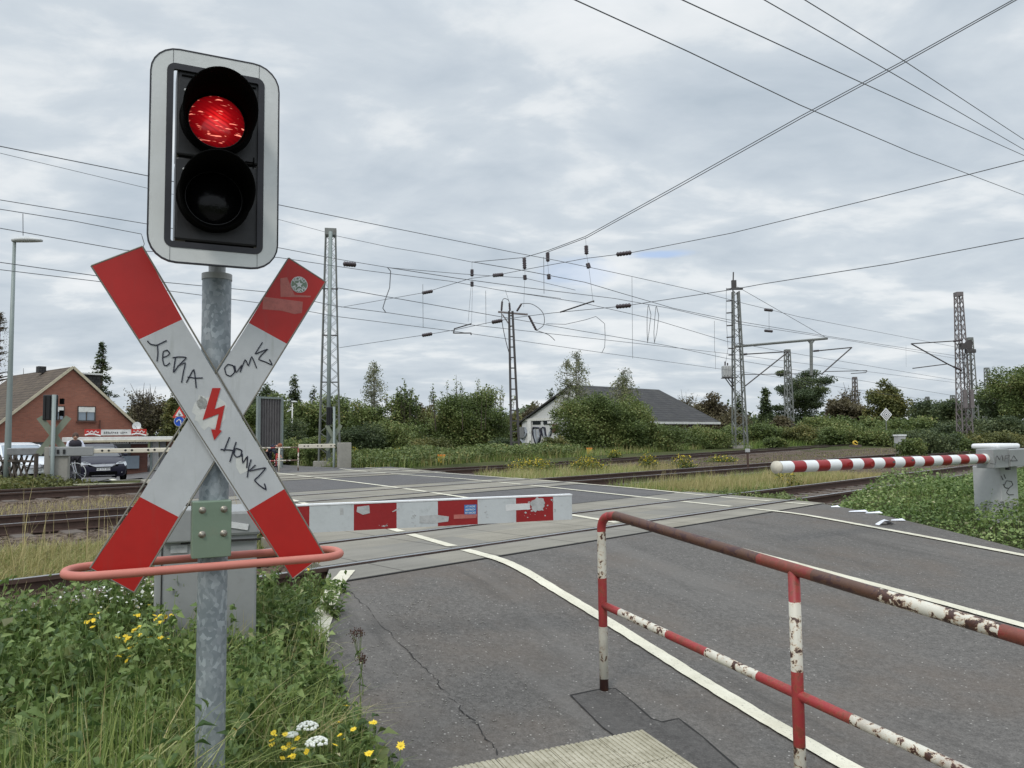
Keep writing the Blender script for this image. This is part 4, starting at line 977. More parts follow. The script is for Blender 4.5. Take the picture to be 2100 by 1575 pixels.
# ---------------------------------------------------------------- cars
def car(label, pos, heading, paint, seed=0, hatch=True, plate=''):
    o = empty('parked_car' if seed else 'car', tuple(pos), heading, label, 'car', 'cars waiting behind the far barrier')
    def sec(x, zb, zt, w, n=8):
        zm = zb+(zt-zb)*.45
        half = [(0, zb), (w*.82, zb), (w*.97, zb+.1), (w, zm), (w*.985, zm+(zt-zm)*.5), (w*.93, zt-.035), (w*.6, zt+.0), (0, zt+.015)]
        return [(x, y, z) for y, z in half]+[(x, -y, z) for y, z in half[-2:0:-1]]
    S = [sec(*s) for s in ((2.2, .3, .62, .62), (2.15, .2, .7, .78), (2.0, .18, .78, .86), (1.7, .18, .88, .9), (1.3, .18, .95, .91), (.9, .18, 1.0, .91), (0, .18, 1.0, .91), (-1.2, .18, 1.02, .91), (-1.85, .2, 1.03, .88), (-2.1, .26, .98, .82), (-2.2, .36, .8, .7))]
    mb = MB(); n = len(S[0]); vs = [p for s in S for p in s]; fs = [(i*n+j, i*n+(j+1) % n, (i+1)*n+(j+1) % n, (i+1)*n+j) for i in range(len(S)-1) for j in range(n)]
    fs += [tuple(range(n)), tuple(range((len(S)-1)*n, len(S)*n))]; mb.add(vs, fs); body = mb.build('body', paint, o, smooth=True)
    C = [(.98, .98, .78, .79), (.3, 1.38, .62, .78), (-.3, 1.48, .6, .78), (-1.2, 1.45, .6, .78), (-1.75, 1.25, .6, .76), (-2.0, 1.0, .66, .74)]
    cs = []
    for x, z, wt, wb in C: cs.append([(x, wb, .97), (x, wb*.985, min(z, 1.0)), (x, wt, z), (x, 0, z+.02), (x, -wt, z), (x, -wb*.985, min(z, 1.0)), (x, -wb, .97)])
    mb = MB(); vs = [p for s in cs for p in s]; fs = [(i*7+j, i*7+j+1, (i+1)*7+j+1, (i+1)*7+j) for i in range(5) for j in range(6)]; mb.add(vs, fs)
    mb.build('windows', 'glass_dark' if seed == 0 else 'glass_pale', o, smooth=False)
    mb = MB(); R4 = [(x, z+.022, wt+.012) for x, z, wt, wb in C[1:5]]
    vs = [(x, s*w_, z-.012*abs(s)) for x, z, w_ in R4 for s in (-1, -.5, 0, .5, 1)]; fs = [(i*5+j, i*5+j+1, i*5+6+j, i*5+5+j) for i in range(3) for j in range(4)]; mb.add(vs, fs); mb.build('roof', paint, o, smooth=True)
    for s in (-1, 1):
        mb = MB(); mb.bar((.98, s*.79, .98), (.3, s*.635, 1.39), .06, .05); mb.bar((-.45, s*.79, .98), (-.4, s*.615, 1.48), .07, .03); mb.bar((-1.45, s*.78, 1.0), (-1.3, s*.61, 1.44), .14, .03); mb.bar((.3, s*.63, 1.4), (-1.3, s*.61, 1.46), .04, .04); mb.build('pillar', paint, o)
        mb = MB(); mb.prism([(-.2, .08), (.04, .19), (.24, .15), (.28, .0), (.1, -.1), (-.12, -.06)], lambda a, b, d: (2.02-abs(a)*.12+d-.12*(a > .1), s*(.62+a*.9), .64+b*.9), 0, .16); mb.build('headlight', 'lamp_glass', o, bevel=.01)
        mb = MB(); mb.box((2.165, s*.58, .36), (.03, .2, .05)); mb.build('fog_light', 'lamp_glass', o, bevel=.01)
        mb = MB(); mb.box((.72, s*.98, 1.03), (.1, .16, .12)); mb.build('mirror', paint, o, bevel=.03)
    mb = MB(); mb.prism([(-.52, .08), (-.3, 0), (.3, 0), (.52, .08), (.42, .1), (-.42, .1)], lambda a, b, d: (2.2-abs(a)*.06+d, a, .6+b*1.1), 0, .06); mb.build('grille_bar', 'chrome', o)
    mb = MB(); mb.prism([(-.5, .0), (.5, .0), (.56, .09), (-.56, .09)], lambda a, b, d: (2.17-abs(a)*.04+d, a, .60+b*.9), 0, .05); mb.box((2.19, 0, .335), (.06, 1.0, .13)); mb.build('grille', 'black_matt', o, bevel=.01)
    mb = MB(); mb.prism([(-.8, .12), (-.72, .02), (-.4, -.04), (.4, -.04), (.72, .02), (.8, .12), (.72, .06), (.4, .0), (-.4, .0), (-.72, .06)], lambda a, b, d: (2.19-abs(a)**2*.2+d, a, .27+b), 0, .02); mb.build('bumper_trim', 'chrome', o)
    mb = MB(); mb.box((2.2, 0, .5), (.02, .5, .11)); pl = mb.build('number_plate', 'plate', o)
    if plate:
        mb = MB(); text_into(mb, plate, .11, lambda x, y: (2.212, x, .5+y)); mb.build('plate_lettering', 'ink', pl)
    mb = MB(); mb.lathe([(.05, 0), (.062, .0), (.062, .012), (.05, .012)], 20, Matrix.Translation((2.19, 0, .68))@Matrix.Rotation(R_(90), 4, 'Y')); mb.box((2.2, 0, .68), (.01, .11, .014)); mb.build('badge', 'chrome', o)
    for x in (1.38, -1.35):
        for s in (-1, 1):
            Mx = Matrix.Translation((x, s*.82, .32))@Matrix.Rotation(R_(90*s), 4, 'X').to_4x4()
            mb = MB(); mb.lathe([(.2, -.1), (.31, -.1), (.325, -.06), (.325, .06), (.31, .1), (.2, .1)], 24, Mx); wh = mb.build('wheel', 'rubber', o, smooth=True)
            mb = MB(); mb.lathe([(.0, -.09), (.05, -.09), (.06, -.07), (.19, -.08), (.205, -.1)], 20, Mx); mb.build('rim', 'chrome', wh, smooth=True)
            mb = MB(); mb.lathe([(.0, -.02), (.37, -.02), (.37, .02)], 24, Matrix.Translation((x, s*.885, .34))@Matrix.Rotation(R_(90*s), 4, 'X')); mb.build('wheel_arch', 'black_matt', o)
    return o
def setcar(px, Y, ang): p = D(px, 890, Y); return np.array([p[0], p[1], float(zg(p[0], p[1]))-.0])
hd = math.atan2(-.88, .6)
p = setcar(214, 31, 0); car('dark blue car with chrome grille bar facing the crossing', (p[0]-2.2*math.cos(hd), p[1]-2.2*math.sin(hd), p[2]+.0), hd, 'car_dark', 0, True, 'NE HY 804')
hw_ = math.atan2(-.62, .78); p = setcar(82, 27.5, 0); car('white car parked behind the lattice fence', (p[0]-2.15*math.cos(hw_), p[1]-2.15*math.sin(hw_), p[2]-.0), hw_, 'car_white', 1, True, 'NE HP 71')

# ---------------------------------------------------------------- people and bicycles
def skinmesh(name, J, E, m, parent, sub=1):
    ks = list(J); me = bpy.data.meshes.new(name); me.from_pydata([J[k][:3] for k in ks], [(ks.index(a), ks.index(b)) for a, b in E], []); me.materials.append(MATS[m])
    o = bpy.data.objects.new(name, me); SC.collection.objects.link(o); o.parent = parent
    md = o.modifiers.new('Skin', 'SKIN'); md.use_smooth_shade = True
    for i, k in enumerate(ks):
        r = J[k][3]; r = r if isinstance(r, tuple) else (r, r); me.skin_vertices[0].data[i].radius = r; me.skin_vertices[0].data[i].use_root = (i == 0)
    s = o.modifiers.new('Sub', 'SUBSURF'); s.levels = s.render_levels = sub; return o
def hand(J, E, wrist, tip_dir, side, key):
    w_ = Vector(J[wrist][:3]); d = Vector(tip_dir).normalized(); s = Vector(side).normalized(); n = d.cross(s)
    J[key+'palm'] = (*(w_+d*.06), (.03, .018)); E.append((wrist, key+'palm'))
    for i, (of, ln) in enumerate(((-.03, .07), (-.01, .085), (.01, .08), (.03, .062))):
        a = w_+d*.09+s*of; b = a+d*ln*.5+n*.012; c = b+d*ln*.35+n*.03
        for q, v, r in (('a', a, .009), ('b', b, .008), ('c', c, .007)): J[f'{key}{i}{q}'] = (*v, r)
        E += [(key+'palm', f'{key}{i}a'), (f'{key}{i}a', f'{key}{i}b'), (f'{key}{i}b', f'{key}{i}c')]
    a = w_+d*.05-s*.045; b = a+d*.04-s*.012+n*.015
    J[key+'ta'] = (*a, .011); J[key+'tb'] = (*b, .009); E += [(key+'palm', key+'ta'), (key+'ta', key+'tb')]
def person(label, pos, rz, J, pants, top, topm, hairm, legm, vest=None):
    """J: joints in local space, +x = forward"""
    o = empty('person', tuple(pos), rz, label, 'person')
    E = [('pel', 'spi'), ('spi', 'che'), ('che', 'nec'), ('nec', 'hea'), ('hea', 'cro')]
    for s in 'lr': E += [('che', s+'sh'), (s+'sh', s+'el'), (s+'el', s+'wr'), ('pel', s+'hi'), (s+'hi', s+'kn'), (s+'kn', s+'an'), (s+'an', s+'to')]
    E0 = list(E)
    for s in 'lr':
        el, wr = Vector(J[s+'el'][:3]), Vector(J[s+'wr'][:3]); hand(J, E, s+'wr', wr-el, (0, 1 if s == 'l' else -1, .2), s)
    skinmesh('body', J, E, 'skin', o, 2)
    hc = Vector(J['hea'][:3]); cr = Vector(J['cro'][:3]); up = (cr-hc).normalized(); fw = Vector((1, 0, 0)); fw = (fw-up*fw.dot(up)).normalized(); sd = up.cross(fw)
    Mh = Matrix((fw, sd, up)).transposed().to_4x4(); Mh.translation = hc+up*.03
    mb = MB(); prof = [(math.sin(t)*.088, math.cos(t)*.12) for t in np.linspace(.02, math.pi-.02, 12)]; mb.lathe(prof, 16, Mh@Matrix.Diagonal((1.12, .92, 1, 1))); hd_ = mb.build('head', 'skin', o, smooth=True)
    mb = MB(); mb.tube([Mh@Vector((.092, 0, .02)), Mh@Vector((.118, 0, -.03)), Mh@Vector((.098, 0, -.04))], [.008, .015, .01], 8); mb.build('nose', 'skin', hd_, smooth=True)
    for s in (-1, 1):
        mb = MB(); mb.lathe([(.001, .01), (.012, .005), (.012, -.005)], 10, Mh@Matrix.Translation((.09, .033*s, .015))@Matrix.Rotation(R_(90), 4, 'Y')); mb.build('eye', 'black_plastic', hd_, smooth=True)
        mb = MB(); mb.lathe([(.001, .012), (.025, .008), (.028, -.006), (.001, -.01)], 10, Mh@Matrix.Translation((.0, .085*s, -.0))@Matrix.Rotation(R_(90*s), 4, 'X')); mb.build('ear', 'skin', hd_, smooth=True)
    mb = MB(); mb.box(Mh@Vector((.092, 0, -.068)), (.012, .045, .008)); mb.build('mouth', 'hair_red', hd_)
    mb = MB(); prof = [(math.sin(t)*.108, math.cos(t)*.142) for t in np.linspace(.02, 1.85, 9)]; mb.lathe(prof, 16, Mh@Matrix.Translation((-.018, 0, .008))@Matrix.Rotation(R_(-22), 4, 'Y')@Matrix.Diagonal((1.1, .95, 1, 1))); mb.build('hair', hairm, o, smooth=True)
    def cloth(name, keys, edges, m, add):
        K = {}
        for k in keys:
            r = J[k][3]; r = r if isinstance(r, tuple) else (r, r); K[k] = (*J[k][:3], (r[0]+add, r[1]+add))
        return skinmesh(name, K, edges, m, o, 2)
    cloth('trousers', ['pel']+[s+k for s in 'lr' for k in ('hi', 'kn', 'an')], [e for e in E0 if 'pel' in e[0] and 'hi' in e[1] or e[0][1:] in ('hi', 'kn') and e[1][1:] in ('kn', 'an')], legm, .014)
    cloth('jacket', ['che', 'spi', 'pel', 'nec']+[s+k for s in 'lr' for k in ('sh', 'el', 'wr')][:], [('pel', 'spi'), ('spi', 'che'), ('che', 'nec')]+[e for e in E0 if e[0] == 'che' and 'sh' in e[1] or e[0] in ('lsh', 'rsh', 'lel', 'rel')], topm, .012)
    if vest:
        mb = MB(); mb.tube([(0, 0, 1.27), (0, 0, 1.3), (0, 0, 1.4), (0, 0, 1.47), (.01, 0, 1.52)], [.2, .225, .23, .19, .09], 16); vs_ = mb.build('vest', vest, o, smooth=True)
        for v in vs_.data.vertices: v.co.x *= .72
    for s in 'lr':
        a, t = Vector(J[s+'an'][:3]), Vector(J[s+'to'][:3]); mb = MB(); mb.tube([a+Vector((-.05, 0, -.045)), a.lerp(t, .5)+Vector((0, 0, -.015)), t+Vector((.03, 0, 0))], [.045, .052, .038], 10); mb.build('shoe', 'black_plastic', o, smooth=True)
    return o
def bicycle(label, pos, rz, framem, steer=0., tilt=0.):
    o = empty('bicycle', tuple(pos), rz, label, 'bicycle', 'bicycles at the far side'); o.rotation_euler = (tilt, 0, rz)
    def wheel(x, st):
        Mx = Matrix.Translation((x, 0, .34))@Matrix.Rotation(st, 4, 'Z')@Matrix.Rotation(R_(90), 4, 'X')
        mb = MB(); mb.tube([Mx@Vector((.325*math.cos(a), .325*math.sin(a), 0)) for a in np.linspace(0, 2*math.pi, 33)[:-1]], (.013 if st else .018), 8, closed=True); wl = mb.build('wheel', 'sticker_pale' if st else 'rubber', o, smooth=True)
        mb = MB(); 
        for k in range(18): a = k*math.pi/9; mb.tube([Mx@Vector((.01, 0, 0)), Mx@Vector((.31*math.cos(a), .31*math.sin(a), 0))], .002, 3)
        mb.tube([Mx@Vector((0, 0, -.04)), Mx@Vector((0, 0, .04))], .02, 8); mb.build('spokes', 'chrome', wl)
    wheel(.55, steer); wheel(-.52, 0)
    mb = MB(); A = (.38, 0, .86); B = (-.18, 0, .9); Cc = (-.08, 0, .3); Dd = (-.52, 0, .34); Ee = (.55, 0, .34)
    for p, q in ((A, B), (A, Cc), (B, Cc), (B, Dd), (Cc, Dd), ((.37, 0, .92), (.42, 0, .7))): mb.tube([p, q], .017, 8)
    mb.build('frame', framem, o, smooth=True)
    mb = MB(); mb.tube([(.42, .04, .7), (.55, .045, .34)], .012, 6); mb.tube([(.42, -.04, .7), (.55, -.045, .34)], .012, 6); mb.build('fork', 'chrome', o)
    mb = MB(); mb.tube([(.3, -.28, 1.02), (.38, -.15, 1.04), (.38, .15, 1.04), (.3, .28, 1.02)], .014, 8); mb.tube([(.38, 0, 1.04), (.37, 0, .9)], .014, 8); mb.build('handlebar', 'black_plastic', o)
    mb = MB(); mb.tube([(-.33, 0, 1.0), (-.2, 0, 1.01), (-.05, 0, .98)], [.07, .05, .02], 8); mb.tube([(-.2, 0, .97), (-.18, 0, .88)], .014, 6); mb.build('saddle', 'black_plastic', o, smooth=True)
    mb = MB(); mb.tube([(-.08, -.09, .3), (-.08, .09, .3)], .03, 8); mb.box((.04, .1, .18), (.09, .08, .02)); mb.box((-.2, -.1, .42), (.09, .08, .02)); mb.build('pedal', 'black_plastic', o)
    return o
toCam = lambda p: math.atan2(-p[1], -p[0])
p = base(155, 27.2); p[2] = float(zg(p[0], p[1]))
JS = {'pel': (0, 0, .96, (.15, .11)), 'spi': (0, 0, 1.13, (.145, .1)), 'che': (0, 0, 1.36, (.165, .11)), 'nec': (.01, 0, 1.5, .055), 'hea': (.03, 0, 1.6, .06), 'cro': (.03, 0, 1.66, .05),
      'lsh': (0, .19, 1.42, .062), 'lel': (.05, .28, 1.16, .048), 'lwr': (.27, .2, 1.05, .032), 'rsh': (0, -.19, 1.42, .062), 'rel': (.05, -.28, 1.16, .048), 'rwr': (.27, -.2, 1.05, .032),
      'lhi': (0, .1, .9, .095), 'lkn': (.02, .12, .49, .065), 'lan': (0, .14, .09, .045), 'lto': (.15, .16, .04, .04), 'rhi': (0, -.1, .9, .095), 'rkn': (.02, -.12, .49, .065), 'ran': (0, -.14, .09, .045), 'rto': (.15, -.16, .04, .04)}
person('man in white sweater with dark shoulders standing with a bicycle', p, toCam(p), dict(JS), None, None, 'cloth_white', 'hair', 'cloth_dark', vest='cloth_dark')
ba = toCam(p)+R_(40); wq = base(157, 26.3); pb_ = np.array([wq[0]-.55*math.cos(ba), wq[1]-.55*math.sin(ba), float(zg(wq[0], wq[1]))]); bicycle('bicycle with pale tyres held by the man in the white sweater', pb_, ba, 'cloth_dark', R_(28))
p = base(551, 36.5); p[2] = float(zg(p[0], p[1]))
JB = {'pel': (-.05, 0, .95, (.15, .11)), 'spi': (.1, 0, 1.1, (.145, .11)), 'che': (.3, 0, 1.24, (.165, .12)), 'nec': (.42, 0, 1.24, .055), 'hea': (.54, 0, 1.22, .06), 'cro': (.6, 0, 1.24, .05),
      'lsh': (.33, .19, 1.26, .062), 'lel': (.42, .24, 1.0, .048), 'lwr': (.52, .2, .8, .032), 'rsh': (.33, -.19, 1.26, .062), 'rel': (.42, -.24, 1.0, .048), 'rwr': (.52, -.18, .8, .032),
      'lhi': (-.05, .1, .9, .095), 'lkn': (.05, .12, .49, .065), 'lan': (-.02, .14, .09, .045), 'lto': (.13, .16, .04, .04), 'rhi': (-.05, -.1, .9, .095), 'rkn': (-.08, -.12, .49, .065), 'ran': (-.2, -.14, .09, .045), 'rto': (-.05, -.16, .04, .04)}
person('stooping person in dark jacket behind the small railing', p, R_(-12), dict(JB), None, None, 'cloth_navy', 'hair_red', 'cloth_dark')
bicycle('red bicycle behind the small railing next to the stooping person', p+np.array([.55, -.5, 0]), R_(-65), 'red_paint')

# ---------------------------------------------------------------- buildings
def bo(name, c, d, m, par, bevel=0, rot=None):
    mb = MB(); mb.box(c, d, rot); return mb.build(name, m, par, bevel=bevel)
Ap = D(148, 752, 53); gdir = np.array([.63, .777]); gz = -.95; HA = math.atan2(gdir[1], gdir[0])
HS = empty('brick_house', (Ap[0], Ap[1], gz), HA, 'red brick house with steep gable and white shuttered windows', 'house')
zr = Ap[2]-gz; WL, WR, sl_ = 5.6, 4.9, .9; zl_, zr_ = zr-.12-WL*sl_, zr-.12-WR*sl_; DP = 11.
mb = MB(); mb.prism([(-WL, 0), (WR, 0), (WR, zr_), (0, zr-.12), (-WL, zl_)], lambda a, b, y: (a, y, b), 0, DP); mb.build('wall', 'brick', HS)
mb = MB()
for s, W, zz_ in ((-1, WL, zl_), (1, WR, zr_)):
    e = Vector((s*(W+.35), 0, zr-(W+.35)*sl_)); r = Vector((0, 0, zr)); t = .18
    mb.prism([(r.x, r.z-t), (e.x, e.z-t), (e.x, e.z), (r.x, r.z)], lambda a, b, y: (a, y, b), -.18, DP+.2)
rf = mb.build('roof', 'roof_brown', HS)
mb = MB()
for s, W in ((-1, WL), (1, WR)): mb.bar((0, -.2, zr-.03), (s*(W+.35), -.2, zr-.03-(W+.35)*sl_), .05, .17)
mb.build('verge_board', 'trim_cream', HS)
mb = MB(); mb.box((1.5, 3.2, zr-1.0), (2.2, 3.0, 1.3)); dm = mb.build('dormer', 'roof_dark', rf); bo('dormer_fascia', (1.55, 3.2, zr-.30), (2.4, 3.3, .12), 'trim_white', rf)
bo('chimney', (-.35, 4.5, zr+.05), (.5, .5, .45), 'roof_dark', rf)
def hpx(px, py): x, z = SP(px, py, 0, np.array([Ap[0], Ap[1], 0]), np.array([-gdir[1], gdir[0], 0]), np.array([gdir[0], gdir[1], 0])); return x, z-gz
def window(xy0, xy1, par, y=-.02, shut=.35, nm='window'):
    (x0, z1), (x1, z0) = xy0, xy1; mb = MB(); cx, cz, w_, h = (x0+x1)/2, (z0+z1)/2, abs(x1-x0), abs(z1-z0)
    for a, b, c, d in ((cx, z1-.03, w_, .07), (cx, z0+.03, w_, .07), (x0+.03, cz, .07, h), (x1-.03, cz, .07, h), (cx, cz-h*shut/2, .05, h*(1-shut))): mb.box((a, y, b), (c, .1, d))
    o = mb.build(nm, 'timber', par); bo('pane', (cx, y+.03, cz-h*shut/2), (w_-.1, .05, h*(1-shut)-.08), 'glass_pale', o)
    if shut: bo('shutter', (cx, y-.02, z1-h*shut/2-.04), (w_-.1, .06, h*shut), 'shutter', o)
    bo('sill', (cx, y-.06, z0-.04), (w_+.16, .16, .07), 'brick_dark', o); return o
window(hpx(159, 833), hpx(195, 864), HS); window(hpx(112, 833), hpx(131, 862), HS)
window(hpx(50, 907), hpx(90, 935), HS, shut=0)
bo('downpipe', (hpx(205, 830)[0], -.06, 2.2), (.08, .08, 3.2), 'brick_dark', HS)
# kiosk
Kc = D(303, 900, 49); kz = -.85; KA = HA-R_(18); kd = np.array([math.cos(KA), math.sin(KA)])
KS = empty('kiosk', (Kc[0], Kc[1], kz), KA, 'low brick kiosk with white fascia below the gable, behind the dark car', 'kiosk')
def kpx(px, py): x, z = SP(px, py, 0, np.array([Kc[0], Kc[1], 0]), np.array([-kd[1], kd[0], 0]), np.array([kd[0], kd[1], 0])); return x, z-kz
xl = kpx(148, 900)[0]; xr = kpx(340, 900)[0]; zk = kpx(250, 905)[1]; xb = kpx(238, 900)[0]; xe = kpx(304, 900)[0]
bo('wall', ((xl+xe)/2, 2.6, zk/2), (xe-xl, 5, zk), 'brick_dark', KS)
bo('roof', ((xl+xr)/2, 2.2, zk+.13), (xr-xl+.6, 6, .3), 'trim_white', KS, .02)
bo('gutter', ((xl+xr)/2, -.85, zk+.02), (xr-xl+.5, .1, .12), 'trim_cream', KS)
x0, x1 = kpx(226, 915)[0], kpx(268, 940)[0]; bo('window', ((x0+x1)/2, .06, zk-.65), (x1-x0, .1, 1.0), 'glass_dark', KS); bo('serving_hatch', (x0+1.1, .02, .9), (1.1, .1, .8), 'glass_pale', KS)
for (a, b, wds) in ((226, 264, 0), (267, 303, 0)):
    xa, za = kpx(a, 902.5); xb2, zb2 = kpx(b, 908.5); sp_ = bo('sign_panel', ((xa+xb2)/2, -.1, (za+zb2)/2-.05), (xb2-xa, .06, za-zb2), 'sticker_white', KS)
    mb = MB()
    for k in range(9): mb.box((xa+(xb2-xa)*(k+1)/10.5, -.135, (za+zb2)/2-.05), ((xb2-xa)/22, .01, (za-zb2)*(.25+.2*random.random())))
    mb.build('sign_lettering', 'ink_grey', sp_)
bo('post', (xe+.2, .1, zk/2), (.12, .12, zk), 'tube_green', KS)
for k, mm in enumerate(('trim_white', 'steel_grey', 'brick_dark', 'trim_cream')): bo('garage_panel', (xe+.55+k*.42, .8, zk/2), (.36, .1, zk), mm, KS)
xa, za = kpx(172, 880.5); xb2, zb2 = kpx(297, 893); W_ = xb2-xa; h = za-zb2
SG = empty('fascia_sign', (Kc[0]+kd[0]*xa, Kc[1]+kd[1]*xa, kz+zb2), KA, 'red and white lightbox sign on the kiosk roof', 'sign')
bo('panel', (W_*.5, -.6, h/2), (W_*.5, .16, h*.86), 'trim_white', SG)
for s, a, b in ((0, 0, .255), (1, .745, 1.)):
    pn = bo('panel', (W_*(a+b)/2, -.6, h/2), (W_*(b-a), .18, h), 'red_paint', SG)
    mb = MB(); mb.tube([(W_*(a+(b-a)*t), -.695, h*(.12+.15*math.sin(t*4))) for t in np.linspace(.02, .98, 12)], .05, 5); mb.build('wave_stripe', 'trim_white', pn)
    mb = MB(); cx = W_*(a+b)/2; mb.tube([(cx+(t-.5)*.75*W_*(b-a), -.7, h*(.58+.14*math.sin(t*19))) for t in np.linspace(0, 1, 24)], .025, 4); mb.build('script_lettering', 'trim_white', pn)
mb = MB(); rnd = random.Random(5)
for k in range(13):
    if k != 8: mb.box((W_*(.31+.03*k), -.69, h*(.45+.05*rnd.uniform(-1, 1))), (W_*.014, .02, h*rnd.uniform(.14, .34)))
mb.build('sign_lettering', 'ink_grey', SG)
p = D(281, 874, 50); DSH = empty('satellite_dish', (p[0], p[1], p[2]-.35), 0, 'round grey satellite dish at the right end of the kiosk sign', 'satellite dish')
mb = MB(); mb.lathe([(.001, .0), (.12, .01), (.2, .04), (.27, .08)], 20, Matrix.Translation((0, 0, .35))@Matrix.Rotation(R_(80), 4, 'X')@Matrix.Rotation(R_(10), 4, 'Y')); mb.build('dish', 'dish', DSH, smooth=True)
mb = MB(); mb.tube([(0, .05, -.9), (0, .1, .35)], .03, 6); mb.tube([(0, 0, .2), (0, -.35, .4)], .015, 5); mb.build('mast', 'steel_grey', DSH)
# neighbouring house on the far left
p = D(4, 806, 66); NH = empty('brick_house', (p[0]-4, p[1], -1.), R_(25), 'second brick house cut off by the left edge behind the lamp', 'house')
zn = p[2]+1.0
mb = MB(); mb.prism([(-5, 0), (5, 0), (5, zn-3.4), (0, zn), (-5, zn-3.4)], lambda a, b, y: (a, y, b), 0, 8); mb.build('wall', 'brick', NH)
mb = MB()
for s in (-1, 1): mb.prism([(0, zn+.02), (s*5.5, zn-3.72), (s*5.5, zn-3.5), (0, zn+.24)], lambda a, b, y: (a, y, b), -.3, 8.3)
nr = mb.build('roof', 'roof_dark', NH); mb = MB()
for s in (-1, 1): mb.bar((0, -.33, zn+.12), (s*5.5, -.33, zn-3.6), .05, .26)
mb.build('verge_board', 'trim_white', NH); bo('chimney', (4.1, 3, zn-1.6), (.7, .7, 2.6), 'brick_dark', nr)

# white station building with the dark roof
BC = D(1290, 870, 60); bz0 = .25
SB = empty('station_building', (BC[0], BC[1], bz0), math.atan2(T[1], T[0]), 'low white building with dark gabled roof behind the ivy trees', 'building')
GW, BL = 11.8, 12.2; ze = 2.35; zrr = 5.25   # local: x along rails, y away across the gable
mb = MB(); mb.prism([(0, 0), (GW, 0), (GW, ze), (GW/2, zrr-.12), (0, ze)], lambda a, b, x: (x, a, b), 0, .3); mb.build('gable_wall', 'plaster', SB)
mb = MB(); mb.prism([(0, 0), (GW, 0), (GW, ze), (GW/2, zrr-.12), (0, ze)], lambda a, b, x: (x, a, b), .3, BL); mb.build('wall', 'brick_dark', SB)
mb = MB(); slp = (zrr-ze)/(GW/2)
for s in (0, 1):
    f_ = lambda a: a if s == 0 else GW-a
    mb.prism([(f_(-.5), ze-.5*slp), (f_(GW/2), zrr), (f_(GW/2), zrr+.14), (f_(-.5), ze-.5*slp+.14)], lambda a, b, x: (x, a, b), -.25, BL+.35)
rf2 = mb.build('roof', 'roof_dark', SB)
mb = MB(); mb.box((BL/2+.1, -.52, ze-.5*slp+.0), (BL+.6, .08, .2)); mb.build('gutter_board', 'trim_white', SB)
def bpx2(px, py):  # on the gable plane (local x = 0): returns y, z
    A = BC[:2]; q = inplane(px, py, A, N); return float((q[:2]-A)@N), q[2]-bz0
def gbox(name, p0, p1, m, off=.03, par=None):
    (y0, z0), (y1, z1) = bpx2(*p0), bpx2(*p1); return bo(name, (-off, (y0+y1)/2, (z0+z1)/2), (.06, abs(y1-y0), abs(z1-z0)), m, par or SB)
gbox('pilaster', (1083, 861), (1091, 921), 'trim_white', .08)
gbox('lintel_band', (1076, 858.5), (1170, 861), 'shutter', .06)
for a in (1093, 1115): gbox('window', (a, 863), (a+16, 870), 'glass_dark')
gbox('cabinet', (1068, 876), (1078, 898), 'steel_grey', .2)
gbox('doorway', (1133, 870), (1146, 887), 'brick_dark', .03)
gbox('canopy', (1131, 864), (1158, 868), 'trim_white', .5)
def gstroke(mb, l, r=.05):
    P = [bpx2(*q) for q in l]; mb.tube([(-.05, a, b) for a, b in P], r, 5)
def z8(l): return [(980+a/3.62, 780+b/3.62) for a, b in l]
mb = MB()
for s in ([(412, 352), (410, 400), (425, 450), (440, 495), (465, 440), (470, 395), (455, 352), (412, 350)], [(480, 350), (500, 352), (505, 400), (520, 430), (545, 400), (548, 352)], [(470, 352), (478, 400), (500, 430)], [(393, 380), (395, 396)], [(395, 470), (402, 505)]): gstroke(mb, z8(s), .075)
gr_ = mb.build('graffiti', 'ink', SB); mb = MB()
for s in ([(425, 365), (430, 420), (442, 470), (455, 420), (448, 370)], [(490, 365), (500, 420), (530, 420), (540, 380)], [(320, 350), (335, 400), (325, 440), (350, 470)], [(350, 350), (365, 390), (345, 430)], [(318, 390), (355, 400)]): gstroke(mb, z8(s), .13)
mb.build('graffiti', 'ink_silver', SB)
mb = MB(); rnd = random.Random(11)
def bpy2(px, py): q = inplane(px, py, BC[:2], T); return float((q[:2]-BC[:2])@T), q[2]-bz0
for k in range(9):
    c = (1372+k*7.2, 883+rnd.uniform(-4, 6)); P = [bpy2(c[0]+rnd.uniform(-5, 5), c[1]+rnd.uniform(-9, 12)) for _ in range(5)]; mb.tube([(a, -.04, b) for a, b in P], .09, 5)
mb.build('graffiti', 'sticker_pale', SB)

# billboard seen from behind
p = base(551, 40); BB = empty('billboard', tuple(p), R_(52), 'back of a billboard with dark corrugated sheet left of the mast', 'billboard')
bdv = np.array([math.cos(R_(52)), math.sin(R_(52))])
def blx(px, py): q = inplane(px, py, p[:2], bdv); return float((q[:2]-p[:2])@bdv), q[2]-p[2]
xa, zt1 = blx(529, 815); xb_, zt2 = blx(577, 819); zb1 = blx(551, 905)[1]
mb = MB(); n = 9; wv = []
for k in range(n*4+1):
    t = k/(n*4); wv.append((xa+(xb_-xa)*t, .05 if (k % 4) in (1, 2) else -.02))
mb.add([(x, y, z) for x, y in wv for z in (zb1-.3, zt1-.06)], [(2*i, 2*i+1, 2*i+3, 2*i+2) for i in range(len(wv)-1)]); sh_ = mb.build('corrugated_sheet', 'steel_panel', BB)
bo('frame', ((xa+xb_)/2, 0, zt1), (xb_-xa+.1, .12, .1), 'tube_green', BB)
for x, w_ in ((xa, .16), (xb_, .1)): bo('post', (x, -.05, zt1/2-.1), (w_, .16, zt1+.2), 'tube_green', BB)
